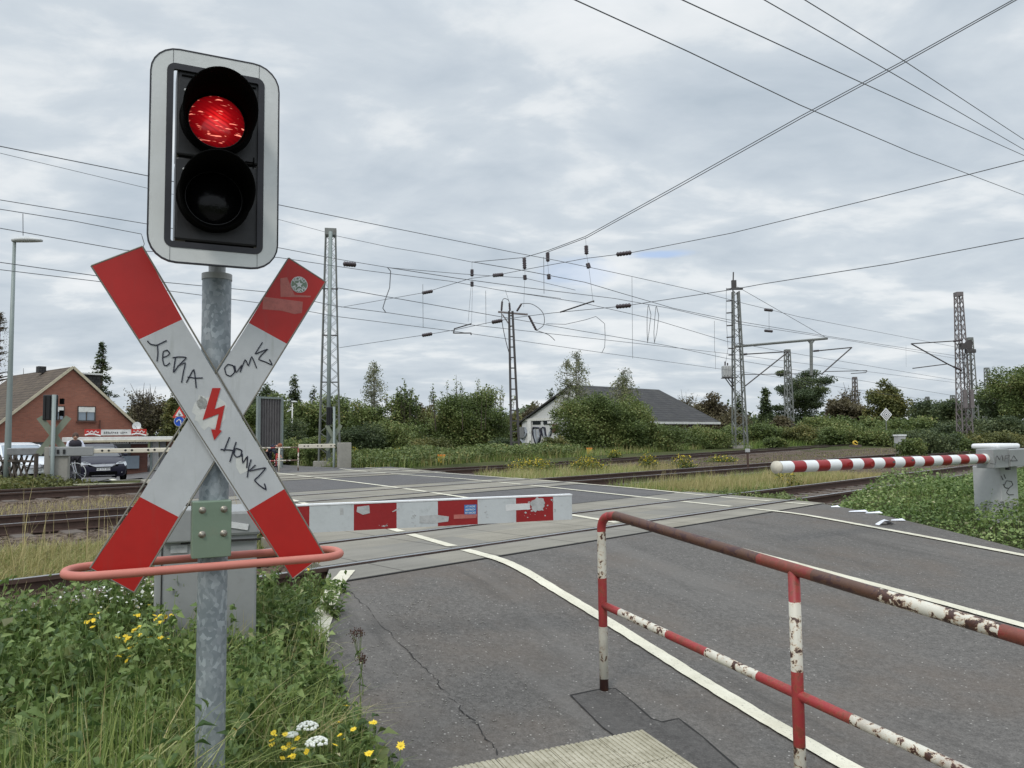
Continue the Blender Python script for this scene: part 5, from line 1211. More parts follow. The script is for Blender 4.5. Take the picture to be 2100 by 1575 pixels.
# traffic sign
p = base(367, 50); TS = empty('traffic_sign', tuple(p), R_(8), 'warning triangle above a round blue arrow sign, half hidden by the crossbuck', 'traffic sign')
zc1 = D(367, 847, 50)[2]-p[2]; zc2 = D(367, 864, 50)[2]-p[2]
mb = MB(); mb.tube([(0, .06, -.2), (0, .06, zc1+.3)], .035, 8); mb.build('post', 'tube_green', TS)
tri = lambda r: [(r*math.cos(R_(90+120*k)), r*math.sin(R_(90+120*k))) for k in range(3)]
for nm, r, m_, y in (('triangle_plate', .5, 'red_paint', 0), ('triangle_field', .3, 'sticker_white', -.008)):
    mb = MB(); mb.prism([(a, zc1-.06+b) for a, b in tri(r)], lambda a, b, d: (a, d, b), y, y+.006); mb.build(nm, m_, TS)
mb = MB(); mb.box((-.02, -.012, zc1-.08), (.05, .004, .22)); mb.box((.04, -.012, zc1-.12), (.14, .004, .06)); mb.build('triangle_symbol', 'ink', TS)
ci = lambda r, z: [(r*math.cos(k*math.pi/14), z+r*math.sin(k*math.pi/14)) for k in range(28)]
for nm, r, m_, y in (('disc_plate', .33, 'sticker_white', 0), ('disc_field', .31, 'blue_sign', -.008)):
    mb = MB(); mb.prism(ci(r, zc2), lambda a, b, d: (a, d, b), y, y+.006); mb.build(nm, m_, TS)
mb = MB(); mb.tube([(.12, -.014, zc2-.2), (.1, -.014, zc2+.02), (0, -.014, zc2+.12), (-.12, -.014, zc2+.03), (-.16, -.014, zc2-.05)], .035, 5); mb.build('arrow_symbol', 'sticker_white', TS)

# ================================================================ MASTS
def lattice(px, Y, topx, topy, wb, wt, m, label, rz=ANG, thick=.09, step=.9, group='lattice masts along the tracks', cap=True, xb=False):
    p = base(px, Y); tp = D(topx, topy, Y); h = tp[2]-p[2]; o = empty('lattice_mast', tuple(p), rz, label, 'mast', group)
    mb = MB(); W = lambda z: wb+(wt-wb)*z/h
    cs = [(i, j) for i, j in ((-1, -1), (1, -1), (1, 1), (-1, 1))]
    for i, j in cs: mb.bar((i*wb/2, j*wb/2, -.3), (i*wt/2, j*wt/2, h), thick, thick)
    z = .1; k = 0
    while z < h-.2:
        s_ = step*(.55+.45*W(z)/wb); z2 = min(z+s_, h)
        for q in range(4):
            (a, b), (c, d) = cs[q], cs[(q+1) % 4]
            if (k+q) % 2: a, b, c, d = c, d, a, b
            mb.bar((a*W(z)/2, b*W(z)/2, z), (c*W(z2)/2, d*W(z2)/2, z2), thick*.5, thick*.35)
            if xb: mb.bar((c*W(z)/2, d*W(z)/2, z), (a*W(z2)/2, b*W(z2)/2, z2), thick*.45, thick*.3)
        z = z2; k += 1
    mb.build('lattice', m, o)
    if cap:
        mb = MB(); mb.box((0, 0, h+.02), (wt+.1, wt+.1, .35)); mb.build('cap', m, o)
    mb = MB(); mb.box((0, 0, .0), (wb+.5, wb+.5, .4)); mb.build('footing', 'concrete', o)
    return o, h
def brk(o, items, m='mast_dark', nm='cantilever'):
    mb = MB()
    for a, b, r in items: mb.tube([a, b], r, 6)
    return mb.build(nm, m, o)
M1, h1 = lattice(676, 40, 677, 478, 1.08, .5, 'mast_grey', 'tall grey lattice mast with a round pipe inside, right of the crossbuck', R_(12), .062, .8, xb=True)
mb = MB(); mb.tube([(-.05, -.5, -.1), (-.04, -.42, h1*.5), (0, -.28, h1)], .105, 12); mb.build('weight_pipe', 'tube_green', M1, smooth=True)
mb = MB()
for z in (h1*.35, h1*.55, h1*.75): mb.box((0, -.38, z), (.8, .06, .06))
mb.build('pipe_clip', 'mast_dark', M1)
# slim ladder-like mast carrying switches
p = base(1057, 45); tp = D(1048, 638, 45); h = tp[2]-p[2]; hx_ = .0
M2 = empty('switch_mast', tuple(p), R_(4), 'slim dark mast with crossarm, insulators and looping cables in front of the round bush', 'mast')
mb = MB()
for s in (-1, 1): mb.bar((s*.24, 0, -.3), (s*.1-.2, 0, h), .1, .13)
z = .2
while z < h: 
    w_ = .24-(.14)*z/h; cx = -.2*z/h; mb.box((cx, 0, z), (w_*2, .05, .07)); z += .62
mb.build('frame', 'mast_dark', M2)
cx = -.2
mb = MB(); mb.bar((cx-.75, 0, h-.05), (cx+.85, 0, h-.2), .1, .1); mb.bar((cx+.85, 0, h-.2), (cx+1.0, 0, h-.2), .1, .1); mb.bar((cx-.5, 0, h-.2), (cx, 0, h-.95), .06, .06); mb.build('crossarm', 'mast_rust', M2)
def insul(parent, a, b, r=.07, n=5):
    a, b = Vector(a), Vector(b); mb = MB(); K = n*2; pts = [a.lerp(b, k/K) for k in range(K+1)]; mb.tube(pts, [r*(.3 if k in (0, K) else .68 if k % 2 == 0 else 1.) for k in range(K+1)], 8); return mb.build('insulator', 'insulator', parent, smooth=True)
insul(M2, (cx-.55, 0, h), (cx-.5, 0, h+.6)); insul(M2, (cx-.05, 0, h), (cx-.08, 0, h+.5)); insul(M2, (cx+.35, 0, h-.02), (cx+.65, 0, h+.45)); insul(M2, (cx+1.05, 0, h-.25), (cx+1.5, 0, h-1.15), .08, 7)
mb = MB()
def loop(pts, r=.022):
    P = [Vector(q) for q in pts]; Q = []
    for i in range(len(P)-1):
        p0, p1, p2, p3 = P[max(i-1, 0)], P[i], P[i+1], P[min(i+2, len(P)-1)]
        for k in range(5): t = k/5; Q.append(.5*((2*p1)+(p2-p0)*t+(2*p0-5*p1+4*p2-p3)*t*t+(3*p1-p0-3*p2+p3)*t**3))
    return Q+[P[-1]]
mb.tube(loop([(cx-.55, 0, h-.1), (cx-.5, 0, h-.8), (cx-.28, 0, h-1.9), (cx+.0, 0, h-2.9)]), .022, 5); mb.tube(loop([(cx-.5, 0, h+.6), (cx-.38, 0, h+.75), (cx-.15, 0, h+.66), (cx-.08, 0, h+.5)]), .02, 5)
mb.tube(loop([(cx+.65, 0, h+.45), (cx+1.3, 0, h+.4), (cx+1.9, 0, h-.1), (cx+1.95, 0, h-.8), (cx+1.5, 0, h-1.15)]), .02, 5); mb.tube(loop([(cx+1.5, 0, h-1.15), (cx+2.2, 0, h-1.4), (cx+2.6, 0, h-1.75)]), .02, 5)
mb.tube(loop([(cx-.08, 0, h+.5), (cx-.2, 0, h+.9), (cx-.3, .2, h+1.3)]), .010, 5); mb.build('cable', 'mast_dark', M2)
# mast 3 with rungs, transformer and the long boom
M3, h3 = lattice(1517, 60, 1507, 598, .95, .42, 'mast_grey', 'grey lattice mast with step irons, a transformer and a long boom', R_(5), .1, .7, cap=False)
l3 = lambda px, py: (lambda q: ((q[0]-M3.location[0]), (q[1]-M3.location[1]), q[2]-M3.location[2]))(D(px, py, 60))
M3.rotation_euler = (0, 0, 0)
mb = MB(); mb.tube([l3(1503, 600), l3(1504, 558)], .05, 6); mb.box(l3(1505, 584), (.35, .25, .7)); mb.box(l3(1511, 592), (.9, .3, .15)); mb.build('mast_head', 'mast_dark', M3)
for y in (593, 617.5, 642, 668, 692): mb = MB(); mb.bar(l3(1490, y), l3(1503, y-1), .07, .09); mb.build('step_iron', 'mast_dark', M3)
for y in (714.5, 728): mb = MB(); mb.bar(l3(1494, y), l3(1506, y), .07, .09); mb.build('step_iron', 'mast_dark', M3)
mb = MB(); mb.tube([l3(1489.5, 590), l3(1489, 650), l3(1493, 715), l3(1488, 745)], .016, 4); mb.build('cable', 'wire', M3)
a = l3(1490, 762); mb = MB(); mb.box(a, (.66, .6, .9)); 
for k in (-.25, 0, .25): mb.box((a[0]+k, a[1]-.33, a[2]), (.1, .1, .7))
tf = mb.build('transformer', 'housing_light', M3, bevel=.05); insul(M3, l3(1487, 752), l3(1487, 741), .07, 3); insul(M3, l3(1492, 752), l3(1492, 744), .07, 3)
mb = MB(); mb.box((a[0]+.2, a[1], a[2]-.5), (1.1, .7, .07)); mb.bar(l3(1487, 775), l3(1505, 800), .07); mb.bar(l3(1492, 775), l3(1506, 792), .07); mb.build('transformer_shelf', 'mast_dark', M3)
mb = MB(); mb.tube([l3(1506, 711), l3(1697, 694)], .1, 6); mb.build('boom', 'mast_grey', M3)
mb = MB(); mb.tube([l3(1512, 588), l3(1697, 694)], .02, 4); mb.build('stay_wire', 'wire', M3)
mb = MB(); mb.tube([l3(1663.5, 700), l3(1664, 770)], .13, 8); mb.bar(l3(1656, 697), l3(1663, 706), .08); mb.bar(l3(1671, 697), l3(1664, 706), .08); hp = mb.build('hanging_post', 'mast_grey', M3)
for nm, (a_, b_, c_) in (('a', (l3(1518, 727), l3(1617, 721), l3(1524, 795))), ('b', (l3(1665, 720.5), l3(1747, 712.5), l3(1684, 768)))):
    mb = MB(); mb.tube([a_, b_], .045, 6); mb.tube([b_, c_], .055, 6); mb.build('cantilever', 'mast_dark', M3)
insul(M3, l3(1520, 727), l3(1533, 726), .09, 5); insul(M3, l3(1668, 720), l3(1680, 719), .09, 5)
mb = MB(); mb.tube([l3(1524, 768), l3(1640, 766.5)], .03, 5); mb.tube([l3(1690, 762), l3(1778, 760)], .03, 5); mb.tube([l3(1778, 760), l3(1776, 764), l3(1745, 766)], .03, 5); mb.build('registration_arm', 'mast_dark', M3)
lattice(1620, 95, 1617, 720, .85, .5, 'mast_grey', 'thin pale lattice mast rising in front of the spreading pine', R_(8), .13, .8)
lattice(1757, 150, 1755, 775, 1.0, .6, 'mast_rust', 'small slender mast between the pine and the round yellowish tree', R_(8), .16, 1.)
M5, h5 = lattice(1979, 65, 1969, 604, .92, .45, 'mast_rust', 'tall rusty lattice mast at the right with hanging counterweights', R_(6), .085, .95, xb=True)
l5 = lambda px, py: (lambda q: Vector((q[0]-M5.location[0], q[1]-M5.location[1]-.75, q[2]-M5.location[2])))(D(px, py, 65))
M5.rotation_euler = (0, 0, 0)
for x0, x1 in ((1964, 1972), (1977, 1986)): mb = MB(); c = (l5(x0, 800)+l5(x1, 838))/2; d = l5(x0, 800)-l5(x1, 838); mb.box(c, (abs(d.x), .3, abs(d.z))); mb.build('counterweight', 'mast_rust', M5, bevel=.03)
mb = MB(); mb.tube([l5(1968, 715), l5(1968, 800)], .03, 4); mb.tube([l5(1981, 715), l5(1981, 800)], .03, 4); mb.box(l5(1970, 712), (.9, .3, .5)); mb.box(l5(1979, 722), (.8, .3, .3)); mb.lathe([(.0, -.08), (.28, -.08), (.28, .08), (0, .08)], 14, Matrix.Translation(l5(1977, 706))@Matrix.Rotation(R_(90), 4, 'X')); mb.build('pulley', 'mast_dark', M5)
mb = MB(); mb.tube([l5(1859, 707), l5(1962, 700.5)], .045, 6); mb.tube([l5(1859, 707), l5(1933, 748), l5(1962, 762)], .055, 6); mb.tube([l5(1862, 757), l5(1933, 748)], .04, 6); mb.build('cantilever', 'mast_dark', M5)
insul(M5, l5(1944, 702), l5(1962, 700), .1, 5); insul(M5, l5(1944, 753), l5(1962, 761.5), .1, 5)
mb = MB()
for y in (708.5, 730, 766.5): mb.bar(l5(1953, y), l5(1968, y), .08, .08)
mb.build('step_iron', 'mast_dark', M5)
lattice(1998, 105, 1992.5, 695, 1.0, .55, 'mast_grey', 'second lattice mast just right of the tall rusty one', R_(6), .14, .8)
lattice(2030, 150, 2024, 756, 1.0, .6, 'mast_grey', 'third lattice mast, farthest of the row at the right', R_(6), .17, 1.)
lattice(1905, 190, 1905, 815, .8, .6, 'mast_grey', 'distant green-grey mast post in front of the far trees', R_(6), .2, 1.5)
lattice(1957, 170, 1953, 812, .8, .6, 'mast_grey', 'distant mast post just left of the tall rusty mast foot', R_(6), .2, 1.5)

# ================================================================ WIRES
HSP = np.array([M1.location[0], M1.location[1]]); HD = np.array([.698, -.716])
def wire(label, pts, r=.011, m='wire', grp=None, name='overhead_wire', spans=None, sag=.0):
    mb = MB(); Q = []
    for a, b in zip(pts[:-1], pts[1:]):
        for k in range(4): q = Vector(a).lerp(Vector(b), k/4); Q.append(q)
    Q.append(Vector(pts[-1])); mb.tube(Q, r, 5, cap=False); o = mb.build(name, m, None, smooth=True); tag(o, label, 'overhead wire', grp or 'overhead wires above the tracks'); return o
def wz(px, z): return [tuple(G(x, y, z)) for x, y in px]
def wv(px, v): return [tuple(inv(x, y, v)) for x, y in px]
def ext(P, k0=.0, k1=.0):
    a, b = np.array(P[0]), np.array(P[1]); c, d = np.array(P[-2]), np.array(P[-1]); return [tuple(a+(a-b)*k0)]+list(P)+[tuple(d+(d-c)*k1)]
wire('lowest of the four dark wires fanning across the upper right sky', ext(wv([(1180, 0), (1410, 105), (1640, 215), (1870, 313), (2100, 400)], 5.2), .6, .5), .0075)
wire('second of the four dark wires fanning across the upper right sky', ext(wv([(1400, 0), (1768, 170), (2100, 319)], 4.6), .6, .5), .0075)
wire('third of the four dark wires fanning across the upper right sky', ext(wv([(1568, 0), (1818, 143), (2100, 307)], 4.3), .6, .5), .007)
wire('uppermost of the four dark wires fanning across the upper right sky', ext(wv([(1651, 0), (1853, 124), (2100, 286)], 4.1), .6, .5), .007)
wire('long wire from the upper left passing just above the hanging insulators', ext(wv([(0, 300), (302, 360.5), (571, 420), (803, 467), (1050, 517), (1148, 535.5), (1260, 559), (1422, 595), (1525, 622), (1640, 650), (1915, 703)], 13.3), .4, .5), .008)
wire('wire from the upper left edge up to the head of the lattice mast', ext([tuple(inplane(x, y, HSP, T)) for x, y in [(0, 314), (302, 386), (571, 450), (690, 482)]], .3, 0), .011)
wire('upper wire of the middle bundle, crossing behind the signal', ext(wv([(0, 410), (300, 459), (571, 508), (690, 531), (798, 549), (950, 562), (1075, 570), (1180, 595)], 21.2), .3, 0), .010)
wire('wire leaving the left edge that ends in a drooping loop beside the signal', ext(wv([(0, 429), (150, 453), (290, 480), (296, 500), (290, 515)], 21.6), .3, 0), .010)
wire('wire passing behind the red tip of the left crossbuck arm', ext(wv([(0, 468), (255, 513), (571, 528), (690, 546), (752, 555), (925, 577), (1030, 596), (1150, 612)], 20.5), .3, 0), .010)
wire('wire crossing the lamp post a little above the house roof', ext(wv([(0, 538), (200, 566), (560, 600), (690, 628), (800, 642), (955, 665), (1090, 680), (1490, 725), (1700, 752), (1960, 785)], 22.2), .3, .4), .011)
wire('lowest wire of the left bundle, from the lamp post to the far right', ext(wv([(0, 553), (200, 577), (560, 625), (690, 649), (930, 679), (1240, 724), (1480, 757), (1560, 768), (1800, 806), (1960, 828)], 24.5), .3, .4), .011)
wire('wire from the mast middle sloping down past the switch mast', ext(wv([(690, 590), (790, 608), (1035, 651), (1170, 675), (1370, 709), (1490, 735), (1640, 760), (1960, 812)], 23), 0, .3), .013)
wire('thin wire crossing the blue patch of sky', ext(wv([(968, 537), (1080, 556), (1200, 579), (1270, 600), (1380, 632), (1490, 655), (1700, 690), (1962, 730)], 16), 0, .2), .011)
wire('thin wire running just under the hanging insulators', ext(wv([(798, 549), (940, 571), (1080, 590), (1260, 612), (1372, 632), (1500, 662), (1750, 700), (1960, 735)], 17.5), 0, .2), .011)
wire('thin wire below the second insulator row toward the transformer mast', ext(wv([(1030, 596), (1190, 620), (1330, 652), (1490, 700), (1600, 720), (1960, 780)], 19), 0, .2), .011)
wire('slack wire looping from the switch mast up to a clamp', [tuple(D(x, y, 42)) for x, y in [(1120, 664), (1160, 665), (1200, 656), (1222, 649), (1232, 657), (1240, 664), (1241, 690), (1240, 712), (1234, 724)]], .015)
wire('S-shaped jumper wire hanging between two wires right of the lattice mast', [tuple(inv(x, y, 21.3)) for x, y in [(795, 549), (801, 556), (799, 590), (790, 615), (785, 632), (791, 641)]], .016)
for k, (a, b) in enumerate((((1330, 625), (1328, 703)), ((1346, 627), (1342, 703)))):
    wire(('left', 'right')[k]+' pale looped dropper pair above the building roof', [tuple(inv(x, y, 20)) for x, y in [a, (a[0]+5, a[1]+20), (a[0]+1, a[1]+55), b, (b[0]-1, a[1]+55), (a[0]-3, a[1]+25), (a[0]-1, a[1]+2)]], .014, 'wire_pale')
DRP = [(47, 438, 483, 21.4), (867, 583, 672, 22), (996, 596, 665, 22), (918+130, 0, 0, 0), (1115, 527, 602, 16), (1296, 568, 735, 20), (1120, 528, 528, 16), (1465, 658, 722, 20), (1467, 720, 757, 24), (1577, 638, 678, 18), (1858, 708, 752, 30)]
for x, y0, y1, v in DRP:
    if y1-y0 > 5: wire('thin upright dropper wire '+{47: 'above the street lamp at the left edge', 867: 'right of the lattice mast, first of a pair', 996: 'just left of the switch mast', 1115: 'beside the second hanging insulator', 1296: 'tallest one, above the birch tops', 1465: 'upper one left of the transformer mast', 1467: 'lower one left of the transformer mast', 1577: 'right of the transformer mast', 1858: 'at the tip of the rusty mast bracket'}[x], [tuple(inv(x, y0, v)), tuple(inv(x+(y1-y0)*.008, y1, v))], .009, 'wire_pale', 'dropper wires between the overhead wires')
# head span across all tracks with its insulators
def hs(x, y): return tuple(inplane(x, y, HSP, HD))
def span(label, pts, ins, r=.0115, hang=()):
    o = empty('cross_span', (0, 0, 0), 0, label, 'cross span', 'spans slung across the tracks')
    for l in pts:
        mb = MB(); mb.tube([hs(*q) if not callable(q) else q() for q in l], r, 5, cap=False); mb.build('cable', 'wire', o, smooth=True)
    for (a, b) in ins: insul(o, hs(*a), hs(*b), .085, 5)
    for l in hang: mb = MB(); mb.tube([hs(*q) for q in l], .008, 4); mb.build('hanger', 'wire_pale', o)
    return o
span('high double span rising to the upper right with four hanging insulators', [[(682, 482), (800, 507), (900, 524), (968, 537.5), (1075, 528), (1123, 514), (1200, 485), (1400, 374), (1640, 239), (1850, 126), (2080, -2), (2200, -72)], [(1123, 517), (1204, 487), (1404, 377), (1644, 242), (1854, 129), (2075, 5), (2200, -64)]],
     [((968, 552), (968, 567)), ((968, 577), (968, 588)), ((1075, 528), (1076, 552)), ((1076, 564), (1077, 574)), ((1123, 517), (1123.5, 537)), ((1125, 562), (1126, 573)), ((1202, 503), (1203, 522)), ((1205, 540), (1208, 550))], .013,
     [[(968, 538), (968, 590)], [(966, 590), (960, 660)], [(969, 590), (967, 664)], [(1076, 540), (1077, 575)], [(1076, 575), (1074, 630)], [(1123, 535), (1126, 573)], [(1201, 487), (1203, 522), (1208, 552)], [(1208, 552), (1216, 616)]])
span('middle span from the lattice mast through two insulators to the right edge', [[(700, 630), (870, 600), (965, 571), (1020, 564), (1075, 553), (1200, 530), (1290, 519), (1500, 478), (1800, 405), (2100, 329), (2250, 292)]], [((866, 601), (887, 597)), ((1011, 565), (1032, 563)), ((1264, 522), (1295, 518))])
span('lower span passing the switch mast and the transformer mast', [[(696, 713), (870, 687), (930, 677), (1010, 660), (1060, 651), (1130, 642), (1265, 629), (1290, 626), (1500, 594), (1560, 583), (1830, 540), (2100, 488), (2250, 459)]], [((866, 688), (886, 684.5)), ((1009, 661), (1030, 657)), ((1263, 629), (1294, 626))])
for nm, l in (('upper', [(930, 684), (932, 674), (966, 664)]), ('lower', [(931, 683), (966, 683), (966, 687)]), ('long slanting', [(1149, 640), (1218, 617), (1217, 620)])):
    o = wire(nm+' steadying arm hung between the wires', [hs(*q) for q in l], .028, 'mast_dark', 'steadying arms', 'steady_arm'); o['category'] = 'wire bracket'
for (a, b, lab, v) in (((704, 541), (730, 543), 'spindle insulator right of the lattice mast top', 21), ((1568, 635), (1584, 636.5), 'upper spindle insulator right of the transformer mast', 20), ((1568, 678), (1584, 679.5), 'lower spindle insulator right of the transformer mast', 22)):
    o = insul(None, inv(*a, v), inv(*b, v), .09, 5); tag(o, lab, 'insulator', 'spindle insulators in the wires')

# ================================================================ SMALL TRACKSIDE THINGS
def small(name, label, cat, px, Y, parts, rz=0.2, group=None):
    p = base(px, Y); o = empty(name, tuple(p), rz, label, cat, group)
    for nm, c, d, m_ in parts: bo(nm, c, d, m_, o, .01)
    return o
small('relay_box', 'small pale grey box on two legs where the far track ends', 'relay box', 1845, 40, [('cabinet', (0, 0, .85), (.42, .35, .55), 'housing_light'), ('lid', (0, 0, 1.16), (.5, .42, .08), 'pole_white'), ('leg', (-.13, 0, .3), (.06, .06, .65), 'steel_grey'), ('leg', (.13, 0, .3), (.06, .06, .65), 'steel_grey')])
small('marker_stake', 'thin rusty stake with a pale top between the tracks', 'stake', 1532, 27, [('stake', (0, 0, .3), (.06, .06, .85), 'rail_side'), ('cap', (0, 0, .78), (.14, .1, .12), 'housing_light')])
for px, Y, lab in ((905, 34, 'small orange marker block left of the switch mast foot'), (1208, 45, 'small orange marker block below the ivy trees')):
    small('track_marker', lab, 'marker', px, Y, [('block', (0, 0, .22), (.3, .12, .3), 'yellow_paint'), ('cap', (0, 0, .4), (.34, .14, .06), 'orange_paint')], group='orange track markers')
p = base(1753, 62); o = empty('track_lever', tuple(p), .3, 'yellow and black round point lever weight on the far track', 'point lever')
mb = MB(); mb.lathe([(.0, -.07), (.2, -.07), (.2, .07), (0, .07)], 16, Matrix.Translation((0, 0, .35))@Matrix.Rotation(R_(70), 4, 'X')); mb.build('weight', 'yellow_paint', o, smooth=False); bo('stripe', (0, -.08, .35), (.3, .06, .12), 'black_matt', o, rot=Matrix.Rotation(.6, 3, 'Y')); bo('base', (0, 0, .1), (.9, .4, .2), 'sleeper', o)
small('track_block', 'low concrete block lying between the far tracks', 'concrete block', 1638, 30, [('block', (0, 0, .06), (1.3, .4, .22), 'concrete')])
p = base(1819, 75); zc_2 = D(1819, 850, 75)[2]-p[2]; o = empty('diamond_sign', tuple(p), R_(12), 'white and black nested diamond signal board among the bushes', 'signal board')
for r, m_, y in ((.66, 'beam_top', 0), (.5, 'black_plastic', -.01), (.43, 'beam_top', -.02), (.3, 'black_plastic', -.03), (.23, 'beam_top', -.04), (.09, 'black_plastic', -.05)):
    mb = MB(); mb.prism([(r, zc_2), (0, zc_2+r), (-r, zc_2), (0, zc_2-r)], lambda a, b, d: (a, d, b), y, y+.009); mb.build('diamond_ring', m_, o)
mb = MB(); mb.tube([(0, .06, -.1), (0, .06, zc_2+.3)], .04, 6); mb.build('post', 'steel_grey', o)
small('number_board', 'small pale number board on a post at the far right', 'sign', 2022, 95, [('board', (0, 0, 3.0-.6), (.75, .06, .95), 'shutter'), ('digit', (0, -.04, 2.4), (.12, .02, .5), 'ink'), ('post', (0, .06, 1.2), (.1, .08, 2.6), 'steel_grey')])
p = gp(1815, 1076); o = empty('paper_litter', tuple(p), .3, 'crumpled white paper lying on the right road edge', 'litter')
mb = MB(); mb.add([(-.17, -.04, .006), (-.05, -.05, .1), (.06, -.04, .09), (.18, -.05, .006), (-.14, .1, .005), (-.03, .08, .08), (.07, .09, .07), (.15, .1, .006), (0, .02, .12)], [(0, 1, 5, 4), (1, 8, 5), (1, 2, 8), (2, 6, 8), (8, 6, 5), (2, 3, 7, 6)]); o.scale = (.75, .75, .6); mb.build('sheet', 'paper', o, normals=False)
for k, (x, y, w_) in enumerate(((1712, 1040.5, .14), (1758, 1050, .3), (1790, 1053, .26), (1840, 1068, .2))):
    p = gp(x, y); mb = MB(); mb.add([(p[0]-w_/2, p[1]-.03, p[2]+.008), (p[0]+w_/2, p[1]-.05, p[2]+.009), (p[0]+w_*.45, p[1]+.04, p[2]+.03), (p[0]-w_*.3, p[1]+.05, p[2]+.012)], [(0, 1, 2, 3)]); o = mb.build('paper_scrap', 'paper', None, normals=False); tag(o, ['tiny white scrap where the right edge line ends', 'long white scrap under the ivy edge', 'second white scrap under the ivy edge', 'flat white strip just above the crumpled paper'][k], 'litter', 'paper scraps along the right road edge')

# ================================================================ TREES AND BUSHES
def tree(label, px, Y, topy, wpx, kind, leafm, n=4500, size=None, name='tree', trunkm='bark', grp='trees and bushes behind the tracks', seed=None, gy=None, low=.0):
    n = int(n*1.9)
    rng = np.random.default_rng(int(px*31+topy*17+Y*7+wpx*3+len(label)*101) % 99991 if seed is None else seed); p = base(px, Y); h = D(px, topy, Y)[2]-p[2]; r = wpx/2/F*Y*1.14
    o = empty(name, tuple(p), 0, label, 'bush' if name == 'bush' else 'tree', grp); size = size or max(.05, Y*.0034)
    P = []; limbs = []; droop = 0.; up = .3; asp = .6
    def ellipsoid(c, rad, k, shell=.5):
        d = unit(rng.normal(size=(k, 3))); return np.array(c)+d*np.array(rad)*(rng.random((k, 1))**shell)
    if kind in ('round', 'bush', 'shoots'):
        cz, rz = (.60, .42) if kind == 'round' else (.42, .48)
        if kind == 'shoots': cz, rz = .42, .44
        K = 42; d = unit(rng.normal(size=(K, 3))); d[:, 2] = d[:, 2]*.9+.1
        cs = np.array([0, 0, cz*h])+d*np.array([r*.78, r*.78, rz*h*.8])*(.45+.55*rng.random((K, 1)))*(1+.15*rng.normal(size=(K, 1)))
        for c in cs:
            cr = r*rng.uniform(.2, .36); k = int(n*.85/K*rng.uniform(.6, 1.4)); P.append(ellipsoid(c, (cr, cr, min(cr, rz*h*.6)*.8), k, .45)); limbs.append(((0, 0, cz*h*.5), tuple(c)))
        P.append(ellipsoid((0, 0, cz*h*.92), (r*.75, r*.75, rz*h*.85), int(n*.25), .4))
        if kind == 'bush' or kind == 'shoots': P.append(ellipsoid((0, 0, .14*h), (r*.92, r*.92, .2*h), int(n*.2), .5))
        if kind == 'shoots':
            for k in range(34):
                a = rng.random()*6.3; q = rng.random()**.6*r*.85; b = np.array([q*math.cos(a), q*math.sin(a), h*(.7-.18*(q/r)**2)]); L = h*rng.uniform(.14, .34)*(1-.45*q/r)
                tip = b+np.array([b[0]*.1, b[1]*.1, L]); m = int(26); t = rng.random((m, 1)); P.append(b+(tip-b)*t+rng.normal(size=(m, 3))*.09*(1-t*.5)); limbs.append((tuple(b-[0, 0, .3*h]), tuple(tip)))
    elif kind == 'conifer':
        for k in range(150):
            t = rng.random()**.75; z = h*(low+(1-low)*(1-t)*.98+.01); q = r*(t**.7)*rng.uniform(.65, 1.12); a = rng.random()*6.3; m = max(6, int(n/150*(.5+t)))
            s = rng.random((m, 1)); d = np.array([math.cos(a), math.sin(a), 0]); P.append(np.array([0, 0, z])+d*q*s+np.array([0, 0, -1.])*(q*.42*s**1.3)+np.array([0, 0, .12*q])*s**3+rng.normal(size=(m, 3))*size*.55*(1.2-s*.6)); 
            if k % 3 == 0: limbs.append(((0, 0, z), tuple(d*q*.8+np.array([0, 0, z-q*.3]))))
        up = 1.; droop = .2
    elif kind == 'pine':
        for k in range(26):
            t = rng.random(); z = h*(.42+.55*t); q = r*rng.uniform(.15, 1.)*(1.05-.55*abs(t-.45)); a = rng.random()*6.3; c = np.array([math.cos(a)*q, math.sin(a)*q, z+.04*h*rng.normal()]); cr = r*rng.uniform(.2, .34)
            P.append(ellipsoid(c, (cr, cr, cr*.42), int(n/26), .5)); limbs.append(((0, 0, z*.72), tuple(c)))
        P.append(ellipsoid((0, 0, .62*h), (r*.6, r*.6, .24*h), int(n*.3), .5)); P.append(ellipsoid((0, 0, .3*h), (r*.5, r*.5, .25*h), int(n*.22), .5))
    elif kind == 'birch':
        droop = .9; asp = .5
        for k in range(3):
            bx = np.array([rng.uniform(-.45, .45)*r, rng.uniform(-.4, .4)*r, 0]); hh = h*(1 if k == 0 else rng.uniform(.78, .93)); limbs.append((tuple(bx*.3), tuple(bx+[0, 0, hh*.97])))
            for j in range(34):
                t = rng.uniform(.42, 1.); z = hh*t; a = rng.random()*6.3; q = r*1.05*(1.12-t)*rng.uniform(.4, 1.3)+.15; d = np.array([math.cos(a), math.sin(a), 0]); st_ = bx*t+np.array([0, 0, z]); en = st_+d*q+np.array([0, 0, q*.3]); dn = en+np.array([0, 0, -hh*rng.uniform(.05, .13)])+d*.15
                m = max(5, int(n/102)); s = rng.random((m, 1)); P.append(np.where(s < .5, st_+(en-st_)*s*2, en+(dn-en)*(s*2-1))+rng.normal(size=(m, 3))*size*.6); limbs.append((tuple(st_), tuple(en)))
    elif kind == 'bare':
        for k in range(60):
            a = rng.random()*6.3; t = rng.random(); b = np.array([0, 0, h*(.25+.45*t)]); q = r*rng.uniform(.4, 1.); e_ = b+np.array([math.cos(a)*q, math.sin(a)*q, h*(.3+.25*rng.random())*(1-.4*t)]); limbs.append((tuple(b), tuple(e_)))
            for j in range(3): f_ = b+(e_-b)*rng.uniform(.4, .9); limbs.append((tuple(f_), tuple(f_+rng.normal(size=3)*[.18*r, .18*r, .1*h]+[0, 0, .08*h])))
            m = max(3, int(n/60)); P.append(b+(e_-b)*rng.uniform(.35, 1, (m, 1))+rng.normal(size=(m, 3))*r*.12)
    P = np.concatenate(P); P = P[P[:, 2] > .02]
